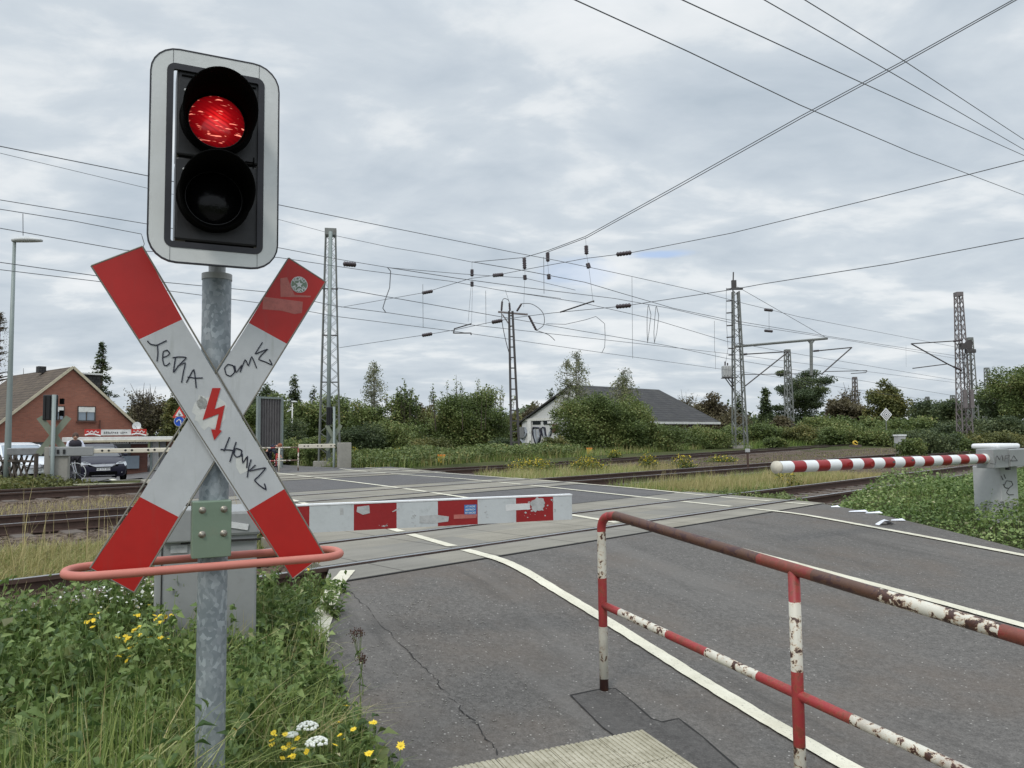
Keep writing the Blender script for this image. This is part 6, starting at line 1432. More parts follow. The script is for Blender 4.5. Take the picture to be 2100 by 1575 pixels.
    sz = size*rng.uniform(.6, 1.25, len(P))
    if kind in ('birch', 'bare'): sz = sz*.75
    # tone differs from spray to spray (leaf age), not with light
    tn = np.clip(.45+.22*np.sin(P[:, 0]*2.1/r*1.5+P[:, 2]*1.7+seed_f(px))+rng.normal(0, .2, len(P)), 0, 1)
    V, Fc, t = leaves(P, sz, asp, droop, tn, up, rng=rng)
    npmesh('foliage' if name == 'bush' else 'crown', V, Fc, leafm, t, o)
    mb = MB(); tr_ = max(.05, h*.018)
    if kind != 'birch': mb.tube([(0, 0, -.2), (0, 0, h*.35), (.02*h, 0, h*(.9 if kind in ('conifer', 'pine') else .62))], [tr_*1.3, tr_, tr_*.3], 7)
    for a, b in limbs[:110]: mb.tube([a, b], [tr_*(.9 if kind == 'birch' and a[2] == 0 else .35), max(.012, tr_*.1)], 4, cap=False)
    mb.build('stem' if name == 'bush' else 'trunk', trunkm, o); return o
def seed_f(x): return (x*12.9898) % 6.28
TB = 'bush'
# left side
tree('drooping birch cut off by the left edge above the house', -8, 62, 640, 62, 'birch', 'leaf_brown', 1800, .14, trunkm='bark')
tree('ragged dark spruce standing behind the brick house', 203, 78, 700, 92, 'conifer', 'leaf_dark', 5200)
tree('small half bare tree left of the brick house roof', 62, 75, 772, 60, 'bare', 'leaf_brown', 700)
tree('dark low tree between the lamp post and the house roof', 30, 80, 800, 70, 'round', 'leaf_dark', 1800)
tree('bare twiggy tree right of the brick house', 288, 88, 798, 62, 'bare', 'leaf_brown', 900)
tree('dark brownish tree behind the kiosk roof', 312, 95, 818, 92, 'round', 'leaf_brown', 3200)
tree('second dark tree behind the kiosk roof', 262, 100, 838, 60, 'round', 'leaf_dark', 2000)
tree('yellow green cedar beside the half hidden traffic sign', 356, 62, 800, 92, 'conifer', 'leaf_olive', 4200)
tree('dark tree behind the crossbuck centre', 415, 75, 790, 100, 'round', 'leaf_dark', 3000)
tree('dark tree above the billboard', 545, 80, 785, 88, 'round', 'leaf_dark', 3600)
tree('pointed dark conifer above the far white street lamp', 603, 85, 768, 56, 'conifer', 'leaf_dark', 2600)
tree('small dark treetop just left of the lattice mast', 642, 95, 788, 34, 'conifer', 'leaf_dark', 900)
tree('broad mid green tree mass between billboard and lattice mast', 630, 66, 806, 120, 'bush', 'leaf_mid', 7000, name=TB)
tree('low dark shrub mass behind the far white street lamp', 590, 52, 858, 100, 'bush', 'leaf_dark', 4200, name=TB)
tree('bramble mound behind the small railing', 612, 44, 893, 110, 'bush', 'leaf_mid', 5200, .13, name=TB)
tree('second bramble mound left of the small railing post', 560, 43, 905, 70, 'bush', 'leaf_olive', 3200, .13, name=TB)
tree('bramble mound around the foot of the lattice mast', 655, 41, 880, 66, 'bush', 'leaf_mid', 3600, .12, name=TB)
# middle
tree('tall thin pale birch right of the lattice mast', 768, 66, 738, 56, 'birch', 'leaf_birch', 1300, trunkm='bark_pale')
tree('green round tree right of the lattice mast', 752, 60, 806, 92, 'bush', 'leaf_mid', 5200, name=TB)
tree('leafy upright shrub with loose top between mast and round bush', 826, 62, 778, 76, 'shoots', 'leaf_mid', 3600, name=TB)
tree('dark bramble bush between the mast and the round bush', 735, 50, 862, 120, 'bush', 'leaf_dark', 6500, .15, name=TB)
tree('dark green bush left of the big round bush', 815, 52, 852, 110, 'bush', 'leaf_mid', 6500, .15, name=TB)
tree('yellowish small tree peeking left of the big round bush', 880, 75, 838, 70, 'round', 'leaf_olive', 2600)
tree('distant brown tree in the gap before the big round bush', 872, 120, 824, 44, 'round', 'leaf_brown', 1100)
tree('big round dark green bush with upright shoots', 962, 55, 766, 184, 'shoots', 'leaf_mid', 17000, .16, name=TB)
tree('low tangle at the left foot of the big round bush', 880, 49, 890, 90, 'bush', 'leaf_olive', 3200, .13, name=TB)
tree('low tangle at the right foot of the big round bush', 1030, 49, 893, 70, 'bush', 'leaf_dark', 2600, .13, name=TB)
tree('small pointed spruce behind the white building', 1131, 120, 797, 18, 'conifer', 'leaf_dark', 600)
tree('brownish trees behind the left end of the dark roof', 1095, 95, 828, 70, 'round', 'leaf_brown', 2200)
tree('left pale birch rising above the ivy mound', 1180, 55, 722, 88, 'birch', 'leaf_birch', 2300, trunkm='bark_pale')
tree('right pale birch rising above the ivy mound', 1272, 56, 758, 88, 'birch', 'leaf_birch', 2000, trunkm='bark_pale')
tree('dense ivy covered mound in front of the white building', 1208, 53, 786, 160, 'bush', 'leaf_mid', 14000, .15, name=TB)
tree('dark green bush in front of the long roof', 1290, 53, 798, 120, 'bush', 'leaf_mid', 11000, .15, name=TB)
tree('low bush in front of the right half of the building', 1345, 54, 856, 130, 'bush', 'leaf_mid', 5200, .14, name=TB)
tree('low bramble patch right of the graffiti wall', 1135, 50, 890, 64, 'bush', 'leaf_olive', 2600, .13, name=TB)
tree('low green shrub at the right end of the building', 1445, 60, 868, 120, 'bush', 'leaf_mid', 4600, .15, name=TB)
# right
tree('half bare pale tree behind the right end of the roof', 1402, 105, 808, 56, 'bare', 'leaf_brown', 700)
tree('brown autumn tree left of the transformer mast', 1452, 95, 812, 90, 'round', 'leaf_brown', 3400)
tree('slender spruce right behind the transformer mast', 1516, 110, 806, 26, 'conifer', 'leaf_dark', 900)
tree('dark cone shaped conifer right of the transformer mast', 1572, 105, 794, 60, 'conifer', 'leaf_dark', 3600)
tree('dark spreading pine with layered crown', 1652, 108, 756, 126, 'pine', 'leaf_dark', 9000, .26)
tree('brownish bush to the left of the pine trunk', 1600, 92, 838, 50, 'bush', 'leaf_brown', 1800, name=TB)
tree('loose brownish tree between pine and round tree', 1735, 125, 812, 96, 'round', 'leaf_brown', 4000)
tree('loose thin topped tree behind the slender mast', 1742, 135, 796, 44, 'bare', 'leaf_brown', 600)
tree('round yellow green tree behind the diamond board', 1820, 112, 788, 92, 'round', 'leaf_olive', 5200)
tree('dark green bush left of the diamond board', 1775, 105, 850, 70, 'bush', 'leaf_mid', 2600, name=TB)
tree('far dark green tree right of the diamond board', 1902, 150, 818, 84, 'round', 'leaf_dark', 3200)
tree('far dark green tree left of the tall rusty mast', 1948, 140, 812, 70, 'round', 'leaf_dark', 2600)
tree('far tree just behind the tall rusty mast', 2008, 135, 815, 70, 'round', 'leaf_dark', 2600)
tree('large dark tree cut off by the right edge', 2118, 78, 728, 150, 'round', 'leaf_mid', 9000, .24)
tree('dark tree left of the large tree at the right edge', 2062, 92, 778, 90, 'round', 'leaf_dark', 4800)
tree('dark undergrowth below the trees at the right edge', 2075, 70, 845, 130, 'bush', 'leaf_dark', 5200, name=TB)
for px, Y, ty, w_, m_, lab in ((1500, 78, 868, 90, 'leaf_mid', 'green shrub around the foot of the transformer mast'), (1570, 74, 860, 100, 'leaf_mid', 'leafy shrub between the transformer mast and the pale mast'), (1650, 72, 868, 110, 'leaf_olive', 'olive shrub below the spreading pine'), (1722, 68, 866, 110, 'leaf_mid', 'green shrub below the slender mast'),
                              (1800, 66, 872, 110, 'leaf_mid', 'green shrub under the diamond board'), (1900, 42, 866, 120, 'leaf_dark', 'dark bush in front of the far trees, right of the relay box'), (1868, 38, 888, 56, 'leaf_mid', 'small bush touching the relay box'), (1950, 44, 880, 90, 'leaf_mid', 'bush in front of the rusty mast foot'),
                              (2040, 52, 878, 120, 'leaf_olive', 'brownish low bush right of the rusty mast'), (1590, 58, 893, 50, 'leaf_mid', 'small round shrub beside the far track'), (1470, 64, 888, 90, 'leaf_olive', 'low shrub left of the transformer mast foot')):
    tree(lab, px, Y, ty, w_, 'bush', m_, 4200 if w_ > 60 else 2000, max(.11, Y*.003), name=TB)
# far wood along the horizon: one mass
def farwood():
    rng = np.random.default_rng(5); P = []
    for Y, n in ((175, 15000), (230, 13000)):
        x = rng.uniform(-Y*.95, Y*.95, n); hh = 6.+1.8*np.sin(x*.05)+1.3*np.sin(x*.17+1)+.8*np.sin(x*.43)+(Y-175)*.02
        z = hh*rng.random(n)**.7; P.append(np.stack([x, Y+rng.uniform(-9, 9, n), z-.6], 1))
    P = np.concatenate(P); V, Fc, t = leaves(P, rng.uniform(.7, 1.5, len(P)), .8, 0, np.clip(.5+.3*np.sin(P[:, 0]*.11)+rng.normal(0, .15, len(P)), 0, 1), rng=rng)
    stuff(npmesh('woods', V, Fc, 'leaf_dark', t), 'far off dark belt of woodland along the horizon', 'woodland')
farwood()

# ================================================================ GRASS, WEEDS, GROUND COVER
def grass(label, poly, n, h, wd, m, name='grass', hf=None, lean=.35, seg=3, zf=zt, tint=None, seed=1, keep=None, curl=1.):
    rng = np.random.default_rng(seed); q = scatter(poly, n, rng)
    if keep is not None: q = q[keep(q[:, 0], q[:, 1])]
    z = zf(q[:, 0], q[:, 1]); P = np.stack([q[:, 0], q[:, 1], z-.02], 1); n = len(P)
    # grows in tufts
    tf = .5+.5*np.sin(q[:, 0]*3.1+1.3*np.sin(q[:, 1]*2.3))*np.cos(q[:, 1]*2.7+1.1*np.sin(q[:, 0]*1.9)); hh = rng.uniform(h[0], h[1], n)*(.65+.5*tf)
    if hf is not None: hh = hh*hf(q[:, 0], q[:, 1])
    tn = np.clip(rng.random(n)*.75+.3*tf-.05, 0, 1) if tint is None else np.clip(rng.normal(tint[0], tint[1], n), 0, 1)
    V, Fc, t = blades(P, hh, rng.uniform(wd[0], wd[1], n), lean, rng, seg, tn, curl); return stuff(npmesh(name, V, Fc, m, t), label, 'grass')
def notroad(x, y): u, v = uv(x, y); return (u < Lb(v)-.02) | (u > Rb(v)+.05)
def leftverge(x, y):
    u, v = uv(x, y); return (u < Lb(v)+.03+.12*np.sin(y*9)*np.sin(y*3.7)) & (v < 5.75)
def hverge(x, y):
    u, v = uv(x, y); d = Lb(v)-u; return np.clip(.42+d*.7, .36, 1.)*(1-.3*sm(4.9, 5.8, v))
VP = [(-6.2, 3.8), (-1.3, 1.25), (-.2, 1.3), (.1, 2.6), (-.1, 4.4), (-1.0, 6.2), (-1.9, 6.6), (-6.5, 4.5)]
VP = [(-4.6, 2.3), (-1.5, 1.2), (-.15, 1.2), (.3, 3.2), (-.4, 5.2), (-1.0, 7.4), (-5.6, 3.6)]
grass('long green grass of the near verge around the sign post', VP, 36000, (.28, .62), (.005, .0125), 'grass_green', hf=hverge, lean=.62, seg=5, keep=leftverge, seed=3, curl=1.9)
grass('fine short grass low in the near verge', VP, 24000, (.1, .28), (.003, .007), 'grass_green', hf=hverge, lean=.5, seg=3, keep=leftverge, seed=41, tint=(.25, .2))
grass('pale dry grass stalks standing out of the near verge', VP, 3800, (.3, .66), (.003, .007), 'grass_dry', hf=hverge, lean=.8, seg=5, keep=leftverge, seed=4)
def weeds(label, poly, n, hr, ls, m, seed, keep=None, hf=None, per=15, name='weeds', aspect=.55):
    rng = np.random.default_rng(seed); q = scatter(poly, n, rng)
    if keep is not None: q = q[keep(q[:, 0], q[:, 1])]
    z = zt(q[:, 0], q[:, 1]); hh = rng.uniform(hr[0], hr[1], len(q))*(1 if hf is None else hf(q[:, 0], q[:, 1])); S = []; L = []; tt = []; sz = []
    for (x, y), z0, h in zip(q, z, hh):
        a = rng.random()*6.3; lean = h*rng.uniform(.05, .55); d = np.array([math.cos(a), math.sin(a), 0]); kf = max(4, int(per*(.6+.6*rng.random()))); s = np.sort(rng.uniform(.15, 1, kf))
        c = np.array([x, y, z0])+np.outer(s**1.5*lean, d)+np.outer(s*h, [0, 0, 1]); L.append(c+rng.normal(0, .012, c.shape)); tn = rng.random()*.6+.1; tt.append(np.clip(rng.normal(tn, .12, kf), 0, 1)); sz.append(rng.uniform(ls[0], ls[1])*(1.15-.55*s)*rng.uniform(.8, 1.2, kf)); S.append((x, y, z0, h, lean, a, tn))
    P = np.concatenate(L); V, Fc, t = leaves(P, np.concatenate(sz), aspect, .15, np.concatenate(tt), 1.1, .8, rng)
    SS = np.array(S); Bp = SS[:, :3]; n_ = len(Bp); seg = 4; VV = []
    for k in range(seg+1):
        s = k/seg; c = Bp+np.stack([np.cos(SS[:, 5])*SS[:, 4]*s**1.5, np.sin(SS[:, 5])*SS[:, 4]*s**1.5, SS[:, 3]*s], 1); wv = .0028*(1-s*.6); sd = np.stack([np.cos(SS[:, 5]+1.57), np.sin(SS[:, 5]+1.57), 0*SS[:, 5]], 1); VV += [c-sd*wv, c+sd*wv]
    VV = np.stack(VV, 1).reshape(-1, 3); i = np.arange(n_)*(2*seg+2); F4 = np.concatenate([np.stack([i+2*k, i+2*k+1, i+2*k+3, i+2*k+2], 1) for k in range(seg)]); F3 = np.concatenate([F4[:, [0, 1, 2]], F4[:, [0, 2, 3]]])
    V, Fc, t = join([(V, Fc, t), (VV, F3, np.full(len(VV), .62))]); return stuff(npmesh(name, V, Fc, m, t), label, 'weeds')
weeds('broad leaved weeds tangled through the near verge grass', VP, 2300, (.22, .58), (.04, .11), 'weed_leaf', 8, leftverge, hverge, 15, aspect=.42)
weeds('bramble shoots with rounded leaves in the near verge', [tuple(G(*p, .4)[:2]) for p in ((-60, 1235), (420, 1225), (640, 1290), (700, 1380), (430, 1400), (100, 1470), (-200, 1450))], 850, (.25, .6), (.045, .085), 'leaf_fresh', 61, leftverge, hverge, 13, aspect=.75)
weeds('large leaved bindweed and bramble low in the near verge', VP, 620, (.16, .5), (.06, .12), 'leaf_mid', 9, leftverge, hverge, 9, aspect=.85)
def leafmass(label, poly, n, hfn, ls, m, seed, name='ground_cover', keep=None, aspect=.75):
    rng = np.random.default_rng(seed); q = scatter(poly, n, rng)
    if keep is not None: q = q[keep(q[:, 0], q[:, 1])]
    hh = hfn(q[:, 0], q[:, 1]); z = zt(q[:, 0], q[:, 1])+hh*rng.random(len(q))**.45; P = np.stack([q[:, 0], q[:, 1], z], 1)
    tn = np.clip(.42+.2*np.sin(q[:, 0]*2.3)*np.cos(q[:, 1]*1.9)+rng.normal(0, .22, len(q)), 0, 1)
    V, Fc, t = leaves(P, rng.uniform(ls[0], ls[1], len(P)), aspect, .1, tn, 1.3, .6, rng); return stuff(npmesh(name, V, Fc, m, t), label, 'ground cover')
def bump2(x, y, s=1.): return .5+.3*np.sin(x*1.7*s+.7*np.sin(y*1.3*s))*np.cos(y*1.5*s+.4)+.2*np.sin(x*4.1*s)*np.sin(y*3.7*s+1)
def hright(x, y):
    u, v = uv(x, y); e = u-Rb(v); return np.clip(.1+e*.5, .06, 1)*(.17+.3*bump2(x, y))*(1-.45*sm(4.9, 5.9, v))+.28*np.exp(-((u-15.2)**2+(v-5.)**2)/1.2)*np.clip(e, 0, 1)
def rk(x, y): u, v = uv(x, y); return (u > Rb(v)+.02+.14*np.sin(u*5)*np.sin(v*7)) & (v < 6.0)
RP = uvpoly([(9.6, .2), (12.9, 6.0), (17, 6.0), (24, 5.6), (26, -3), (15, -6), (9, -2.5)])
leafmass('bright green ivy and nettles covering the verge right of the road', RP, 85000, hright, (.03, .075), 'leaf_fresh', 12, keep=rk)
weeds('nettle stems rising from the right verge ivy', RP, 1100, (.2, .5), (.03, .065), 'leaf_fresh', 13, rk, lambda x, y: np.clip((uv(x, y)[0]-Rb(uv(x, y)[1]))*.7, .1, 1), 12)
grass('grass blades among the ivy on the right verge', RP, 7000, (.22, .55), (.006, .012), 'grass_green', keep=rk, seed=14, hf=lambda x, y: np.clip((uv(x, y)[0]-Rb(uv(x, y)[1]))*.6, .15, 1))
# strips between and beside the tracks
grass('blond tall grass between the first two tracks right of the road', uvpoly([(14.0, 8.9), (25, 8.7), (24, 11.2), (15.3, 11.6)]), 15000, (.28, .62), (.006, .013), 'grass_dry', seed=21, keep=notroad, hf=lambda x, y: np.clip(1.35-(uv(x, y)[0]-14)*.09, .0, 1)*np.clip(bump2(x, y, .6)*1.5, .35, 1.1))
grass('greener grass between the first two tracks right of the road', uvpoly([(13.4, 8.6), (22, 8.9), (24, 12.0), (15.0, 12.2)]), 9000, (.15, .4), (.006, .014), 'grass_green', seed=22, keep=notroad, tint=(.6, .2))
leafmass('low dark creeping plants at the road edge by the first track', uvpoly([(13.0, 6.0), (17, 8.6), (16.6, 9.6), (13.8, 9.2)]), 3500, lambda x, y: .10+.1*bump2(x, y, 2), (.04, .08), 'leaf_mid', 23, keep=notroad)
grass('mixed grass between the second and far track right of the road', uvpoly([(15.2, 15.4), (22, 15.6), (24, 19.2), (17, 19.4)]), 5000, (.14, .4), (.008, .016), 'grass_green', seed=24, keep=notroad, tint=(.72, .2))
grass('dry grass between the second and far track right of the road', uvpoly([(15.2, 15.4), (24, 15.8), (28, 19.4), (17, 19.4)]), 3000, (.2, .5), (.008, .014), 'grass_dry', seed=25, keep=notroad)
grass('long dry grass between the first two tracks left of the road', uvpoly([(-8, 8.5), (4.3, 8.6), (4.6, 11.3), (-7, 11.4)]), 30000, (.14, .34), (.005, .010), 'grass_dry', seed=26, keep=notroad, tint=(.35, .22), lean=.8, hf=lambda x, y: 1-.5*sm(10.6, 12.2, uv(x, y)[1]))
grass('green grass between the first two tracks left of the road', uvpoly([(-8, 8.5), (4.3, 8.6), (4.6, 11.3), (-7, 11.4)]), 12000, (.10, .26), (.005, .010), 'grass_green', seed=27, keep=notroad, tint=(.6, .2), lean=.6)
grass('tall bare stalks in the strip between the left tracks', uvpoly([(-3, 8.6), (4.3, 8.6), (4.8, 11.0), (-3, 11)]), 160, (.6, 1.0), (.006, .01), 'grass_dry', seed=28, keep=notroad, lean=.15, tint=(.8, .1))
grass('grass strip beyond the second left track', uvpoly([(-2, 15.6), (7.2, 15.6), (8, 19.4), (-3, 19.4)]), 3500, (.08, .2), (.007, .014), 'grass_dry', seed=29, keep=notroad, tint=(.6, .25))
grass('tall green grass in front of the lattice fence', [(-22, 17.6), (-13.2, 19.0), (-12.8, 21.6), (-17, 23), (-24, 22)], 20000, (.2, .45), (.010, .02), 'grass_green', seed=30, tint=(.5, .25), keep=notroad)
leafmass('yellowish leafy scrub beside the far track and the concrete housing', [(-21, 17.5), (-11.6, 20), (-12, 22.5), (-22, 20.5)], 9000, lambda x, y: .1+.42*bump2(x, y, .8)*sm(-11.4, -12.8, x), (.06, .13), 'leaf_olive', 31, keep=notroad)
def far_keep(x, y): u, v = uv(x, y); return (u > Rb(v)+.4)
BK = uvpoly([(17.5, 25.2), (30, 27), (60, 33.5), (110, 44), (110, 60), (60, 52), (20, 40)])
grass('rough tall grass on the bank beyond the far track', BK, 60000, (.2, .7), (.02, .045), 'grass_green', seed=33, keep=far_keep, tint=(.38, .28), hf=lambda x, y: .35+.9*bump2(x, y, .35))
grass('dry seed grass on the bank beyond the far track', BK, 26000, (.4, .95), (.016, .03), 'grass_dry', seed=34, keep=far_keep, hf=lambda x, y: .3+.8*bump2(x, y, .3), tint=(.25, .2))
leafmass('brambles and herbs covering the bank near the mast', uvpoly([(17.6, 25.5), (32, 28), (40, 34), (20, 34)]), 20000, lambda x, y: .15+.75*bump2(x, y, .6), (.09, .17), 'leaf_mid', 35, keep=far_keep)
grass('rough meadow stretching to the trees at the right', uvpoly([(60, 10), (75, 12), (140, 50), (80, 40), (45, 26), (36, 22.6), (42, 14)]), 30000, (.3, .8), (.03, .06), 'grass_green', seed=36, tint=(.3, .25), keep=lambda x, y: uv(x, y)[1] > 23.6+.155*(np.sqrt(np.maximum(uv(x, y)[0]-19, 0)**2+9)-3))
grass('low grass along the right side of the first track', uvpoly([(25, 5.5), (60, 5.5), (60, -6), (26, -3)]), 16000, (.2, .5), (.015, .03), 'grass_green', seed=37, tint=(.55, .2))

# ---------------------------------------------------------------- flowering plants one can point at
def flower_plant(label, px, py, zh, kind='ragwort', n=7, spread=.06, seed=0, grp='yellow wildflowers', head=.011):
    rng = np.random.default_rng(seed+int(px)); top = G(px, py, zh); bx, by = top[0]+rng.uniform(-.05, .05), top[1]+rng.uniform(-.02, .06); z0 = float(zt(bx, by)); o = empty('wildflower', (bx, by, z0), 0, label, 'wildflower', grp)
    tp = Vector(top)-Vector((bx, by, z0)); mb = MB(); heads = []
    br = tp*.62+Vector((0, 0, 0)); mb.tube([(0, 0, -.02), tuple(tp*.3+Vector((.01, 0, 0))), tuple(br)], [.0035, .003, .0025], 5)
    for k in range(n):
        e_ = tp+Vector((rng.uniform(-1, 1)*spread, rng.uniform(-1, 1)*spread, rng.uniform(-.6, .6)*spread)); mb.tube([tuple(br), tuple(br.lerp(e_, .5)+Vector((0, 0, -.01))), tuple(e_)], .0016, 4); heads.append(e_)
    mb.build('stem', 'weedstem', o)
    for e_ in heads:
        mb = MB()
        if kind == 'ragwort':
            pt = 11; tilt = Matrix.Rotation(rng.uniform(-.5, .9), 3, 'X')@Matrix.Rotation(rng.uniform(-.5, .5), 3, 'Y')
            for q in range(pt):
                a = 2*math.pi*q/pt; d = Vector((math.cos(a), math.sin(a), .12)); s = Vector((-math.sin(a), math.cos(a), 0)); L = head*rng.uniform(.85, 1.2)
                mb.add([e_+tilt@v for v in (d*.15*L, d*.7*L+s*.22*L, d*L*1.15, d*.7*L-s*.22*L)], [(0, 1, 2, 3)])
            mb.lathe([(.0004, head*.3), (head*.28, head*.16), (head*.3, 0)], 7, Matrix.Translation(e_)@tilt.to_4x4()); mb.build('flower_head', 'petal_yellow', o, normals=False)
        elif kind == 'umbel':
            for q in range(60):
                a = rng.random()*6.3; r = rng.random()**.5*head*2.6; c = e_+Vector((r*math.cos(a), r*math.sin(a), -r*r*11+.016)); mb.lathe([(.0004, .0058), (.0055, .003), (.006, -.002)], 6, Matrix.Translation(c)@Matrix.Rotation(rng.uniform(-.3, .3), 4, 'X'))
            mb.build('flower_head', 'petal_white', o, normals=False)
        elif kind == 'seed':
            for q in range(16):
                v = Vector((rng.normal()*.012, rng.normal()*.012, rng.normal()*.012)); mb.lathe([(.0004, .004), (.004, 0), (.0004, -.004)], 5, Matrix.Translation(e_+v))
            mb.build('seed_head', 'seed_brown', o, normals=False)
    lv = 9; P = np.array([tuple(tp*t) for t in rng.uniform(.15, .8, lv)]); V, Fc, t = leaves(P, rng.uniform(.03, .06, lv), .35, .1, None, 1., .6, rng); npmesh('leaves', V, Fc, 'weed_leaf', t, o); return o
mat('weedstem', (.12, .17, .05), .7)
FLW = [(325, 1272, .62, 'tallest yellow bloom left of the sign post', 9), (285, 1302, .6, 'yellow bloom just left of the tallest one', 8), (272, 1312, .56, 'yellow bloom low at the left of the cluster beside the post', 6), (345, 1318, .56, 'single small yellow bloom under the tallest one', 3),
       (190, 1271, .62, 'yellow bloom apart at the far left near the rail', 5), (362, 1184, .72, 'yellow bloom in front of the grey housing door', 5), (392, 1203, .7, 'yellow bloom touching the post under the hoop', 5), (292, 1252, .62, 'faint yellow bloom above the cluster left of the post', 4), (252, 1350, .5, 'small yellow bloom deep in the leaves left of the post', 3),
       (640, 1148, .62, 'yellow bloom beside the right tip of the hoop', 6), (630, 1165, .6, 'second yellow bloom beside the right tip of the hoop', 4), (711, 1448, .42, 'bright yellow daisy head highest in the right clump', 1), (766, 1482, .4, 'yellow daisy head at the right rim of the verge', 1), (695, 1482, .4, 'yellow daisy head left of the rim pair', 1), (700, 1508, .38, 'yellow daisy group low in the right clump', 3),
       (480, 1497, .42, 'lone yellow daisy right of the post foot', 1), (583, 1518, .38, 'yellow bloom left of the white umbels', 5), (600, 1535, .36, 'yellow bloom below the white umbels', 4), (822, 1530, .3, 'lone yellow daisy nearest the asphalt', 1), (757, 1545, .32, 'small yellow daisy low beside the asphalt', 1)]
for px, py, z, lab, n in FLW: flower_plant(lab, px, py, z, 'ragwort', int(n*1.3)+2 if n > 1 else 1, .055 if n > 1 else .002, 3, head=.018 if n == 1 else .012)
for px, py, z, lab in ((630, 1490, .42, 'upper white umbel flower beside the yellow daisies'), (650, 1522, .40, 'lower white umbel flower beside the yellow daisies'), (597, 1512, .38, 'small white flower left of the two umbels')): flower_plant(lab, px, py, z, 'umbel', 1, .001, 5, 'white wildflowers', .016 if px > 600 else .009)
flower_plant('withered brown seed head at the edge of the path', 733, 1302, .46, 'seed', 7, .03, 6, 'withered seed heads'); flower_plant('second withered brown seed head just below the first', 738, 1352, .40, 'seed', 5, .022, 7, 'withered seed heads')
# yellow flowering clumps between the tracks
def clump(label, px, py, w_, h, n, seed):
    rng = np.random.default_rng(seed); p = gp(px, py, zt); o = empty('flowering_bush', tuple(p), 0, label, 'flowering bush', 'yellow flowering clumps by the tracks'); Y = p[1]; r = w_/2/F*Y
    d = unit(rng.normal(size=(n, 3))); d[:, 2] = np.abs(d[:, 2]); lump = 1+.35*np.sin(d[:, :1]*7+seed)*np.cos(d[:, 1:2]*6)+.25*rng.normal(size=(n, 1)); P = d*np.array([r*1.1, r*.8, h])*(.45+.55*rng.random((n, 1)))*lump; V, Fc, t = leaves(P, rng.uniform(.03, .07, n)*max(1, Y/18), .5, 0, rng.random(n)*.44, rng=rng); npmesh('foliage', V, Fc, 'flower_mass', t, o)
    m = int(n*.2); d = unit(rng.normal(size=(m, 3))); d[:, 2] = np.abs(d[:, 2])*1.2+.25; P = unit(d)*np.array([r, r*.7, h*1.05])*(.6+.55*rng.random((m, 1))); V, Fc, t = leaves(P, rng.uniform(.02, .045, m)*max(1, Y/18), .9, 0, .6+rng.random(m)*.4, 2., rng=rng); npmesh('blossoms', V, Fc, 'flower_mass', t, o)
for a in ((1092, 970, 100, .5, 2600, 'yellow flowering clump at the crossing corner by the far track', 1), (1205, 972, 74, .55, 2400, 'yellow flowering clump just right of the corner clump', 2), (1330, 962, 40, .55, 900, 'thin yellow flowering clump in the blond grass', 3), (1400, 962, 60, .5, 900, 'last yellow flowering clump before the stake', 4), (1612, 1003, 46, .4, 1500, 'yellow clump under the tip of the round barrier pole', 5),
          (722, 948, 34, .7, 1200, 'yellow flowering clump right of the far concrete housing', 6), (752, 953, 34, .45, 900, 'second yellow clump right of the far concrete housing', 7), (815, 948, 34, .6, 900, 'third yellow clump along the far bank', 8), (1260, 940, 30, .4, 500, 'faint yellow clump beside the far track rail', 9), (1480, 948, 70, .3, 600, 'low yellow clump between the far tracks', 10), (1700, 960, 60, .3, 600, 'low yellow clump behind the barrier pole', 11)):
    clump(a[5], a[0], a[1], a[2], a[3], a[4], a[6])
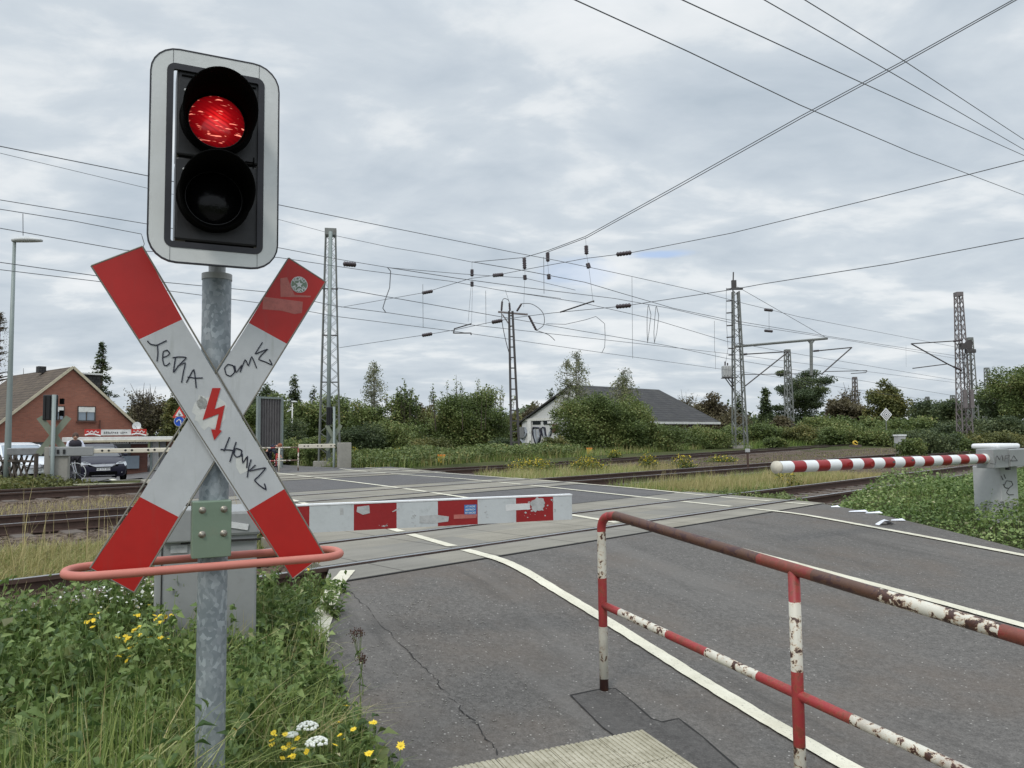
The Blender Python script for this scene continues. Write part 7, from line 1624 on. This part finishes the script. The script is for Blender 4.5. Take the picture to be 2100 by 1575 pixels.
# extra leafy masses that close the gaps along the horizon
for px, Y, ty, w_, kind, m_, n_, lab in ((555, 70, 812, 120, 'round', 'leaf_mid', 5200, 'rounded green tree behind the billboard top'), (690, 74, 812, 110, 'round', 'leaf_mid', 5200, 'rounded green tree just right behind the lattice mast'), (500, 74, 800, 90, 'round', 'leaf_dark', 3600, 'dark rounded tree behind the right crossbuck arm'),
                              (395, 72, 800, 110, 'round', 'leaf_olive', 4200, 'olive tree behind the blue round sign'), (1060, 72, 838, 90, 'bush', 'leaf_olive', 2600, 'olive bush behind the slim switch mast'), (1365, 75, 842, 80, 'bush', 'leaf_brown', 2200, 'brownish bush behind the roof slope'),
                              (1500, 92, 835, 110, 'bush', 'leaf_brown', 3800, 'brown green thicket behind the transformer mast'), (1690, 90, 846, 120, 'bush', 'leaf_mid', 4200, 'green thicket right of the pine trunk'), (1860, 92, 850, 130, 'bush', 'leaf_mid', 4600, 'green thicket behind the diamond board'), (1985, 80, 852, 130, 'bush', 'leaf_dark', 4600, 'dark thicket behind the rusty mast')):
    tree(lab, px, Y, ty, w_, kind, m_, n_, name=TB if kind == 'bush' else 'tree')
def specks(label, poly, n, seed):
    rng = np.random.default_rng(seed); q = scatter(poly, n, rng); q = q[leftverge(q[:, 0], q[:, 1])]; z = zt(q[:, 0], q[:, 1])+rng.uniform(.3, .46, len(q))*hverge(q[:, 0], q[:, 1])
    V, Fc, t = leaves(np.stack([q[:, 0], q[:, 1], z], 1), rng.uniform(.012, .028, len(q)), .9, 0, None, 1.5, rng=rng); stuff(npmesh('tiny_flowers', V, Fc, 'petal_white'), label, 'flowers')
specks('tiny white blossoms sprinkled in the weeds near the rail', [tuple(G(*p, .5)[:2]) for p in ((250, 1215), (420, 1180), (420, 1260), (200, 1300), (60, 1260))], 420, 51)
def zroad(x, y): return zg(x, y)+.006
stuff(stones(700, pxuv([(690, 1330), (870, 1560), (1180, 1500), (980, 1250), (760, 1215)]), zroad, .002, .007, 'grit', 'concrete'), 'pale grit scattered on the asphalt footpath', 'grit')

grass('sparse dry weeds on the brown track bed at the right', uvpoly([(24, 8.6), (60, 8.6), (80, 24), (24, 19)]), 5000, (.1, .4), (.01, .02), 'grass_dry', seed=71, tint=(.3, .2), hf=lambda x, y: np.clip(bump2(x, y, .5)*1.6-.5, .05, 1))
leafmass('scattered green weed patches on the brown track bed at the right', uvpoly([(24, 9.2), (50, 9.2), (70, 24), (24, 19)]), 9000, lambda x, y: np.clip(bump2(x, y, .45)*1.5-.8, 0.0, 1)*.45+.01, (.04, .09), 'leaf_olive', 72)
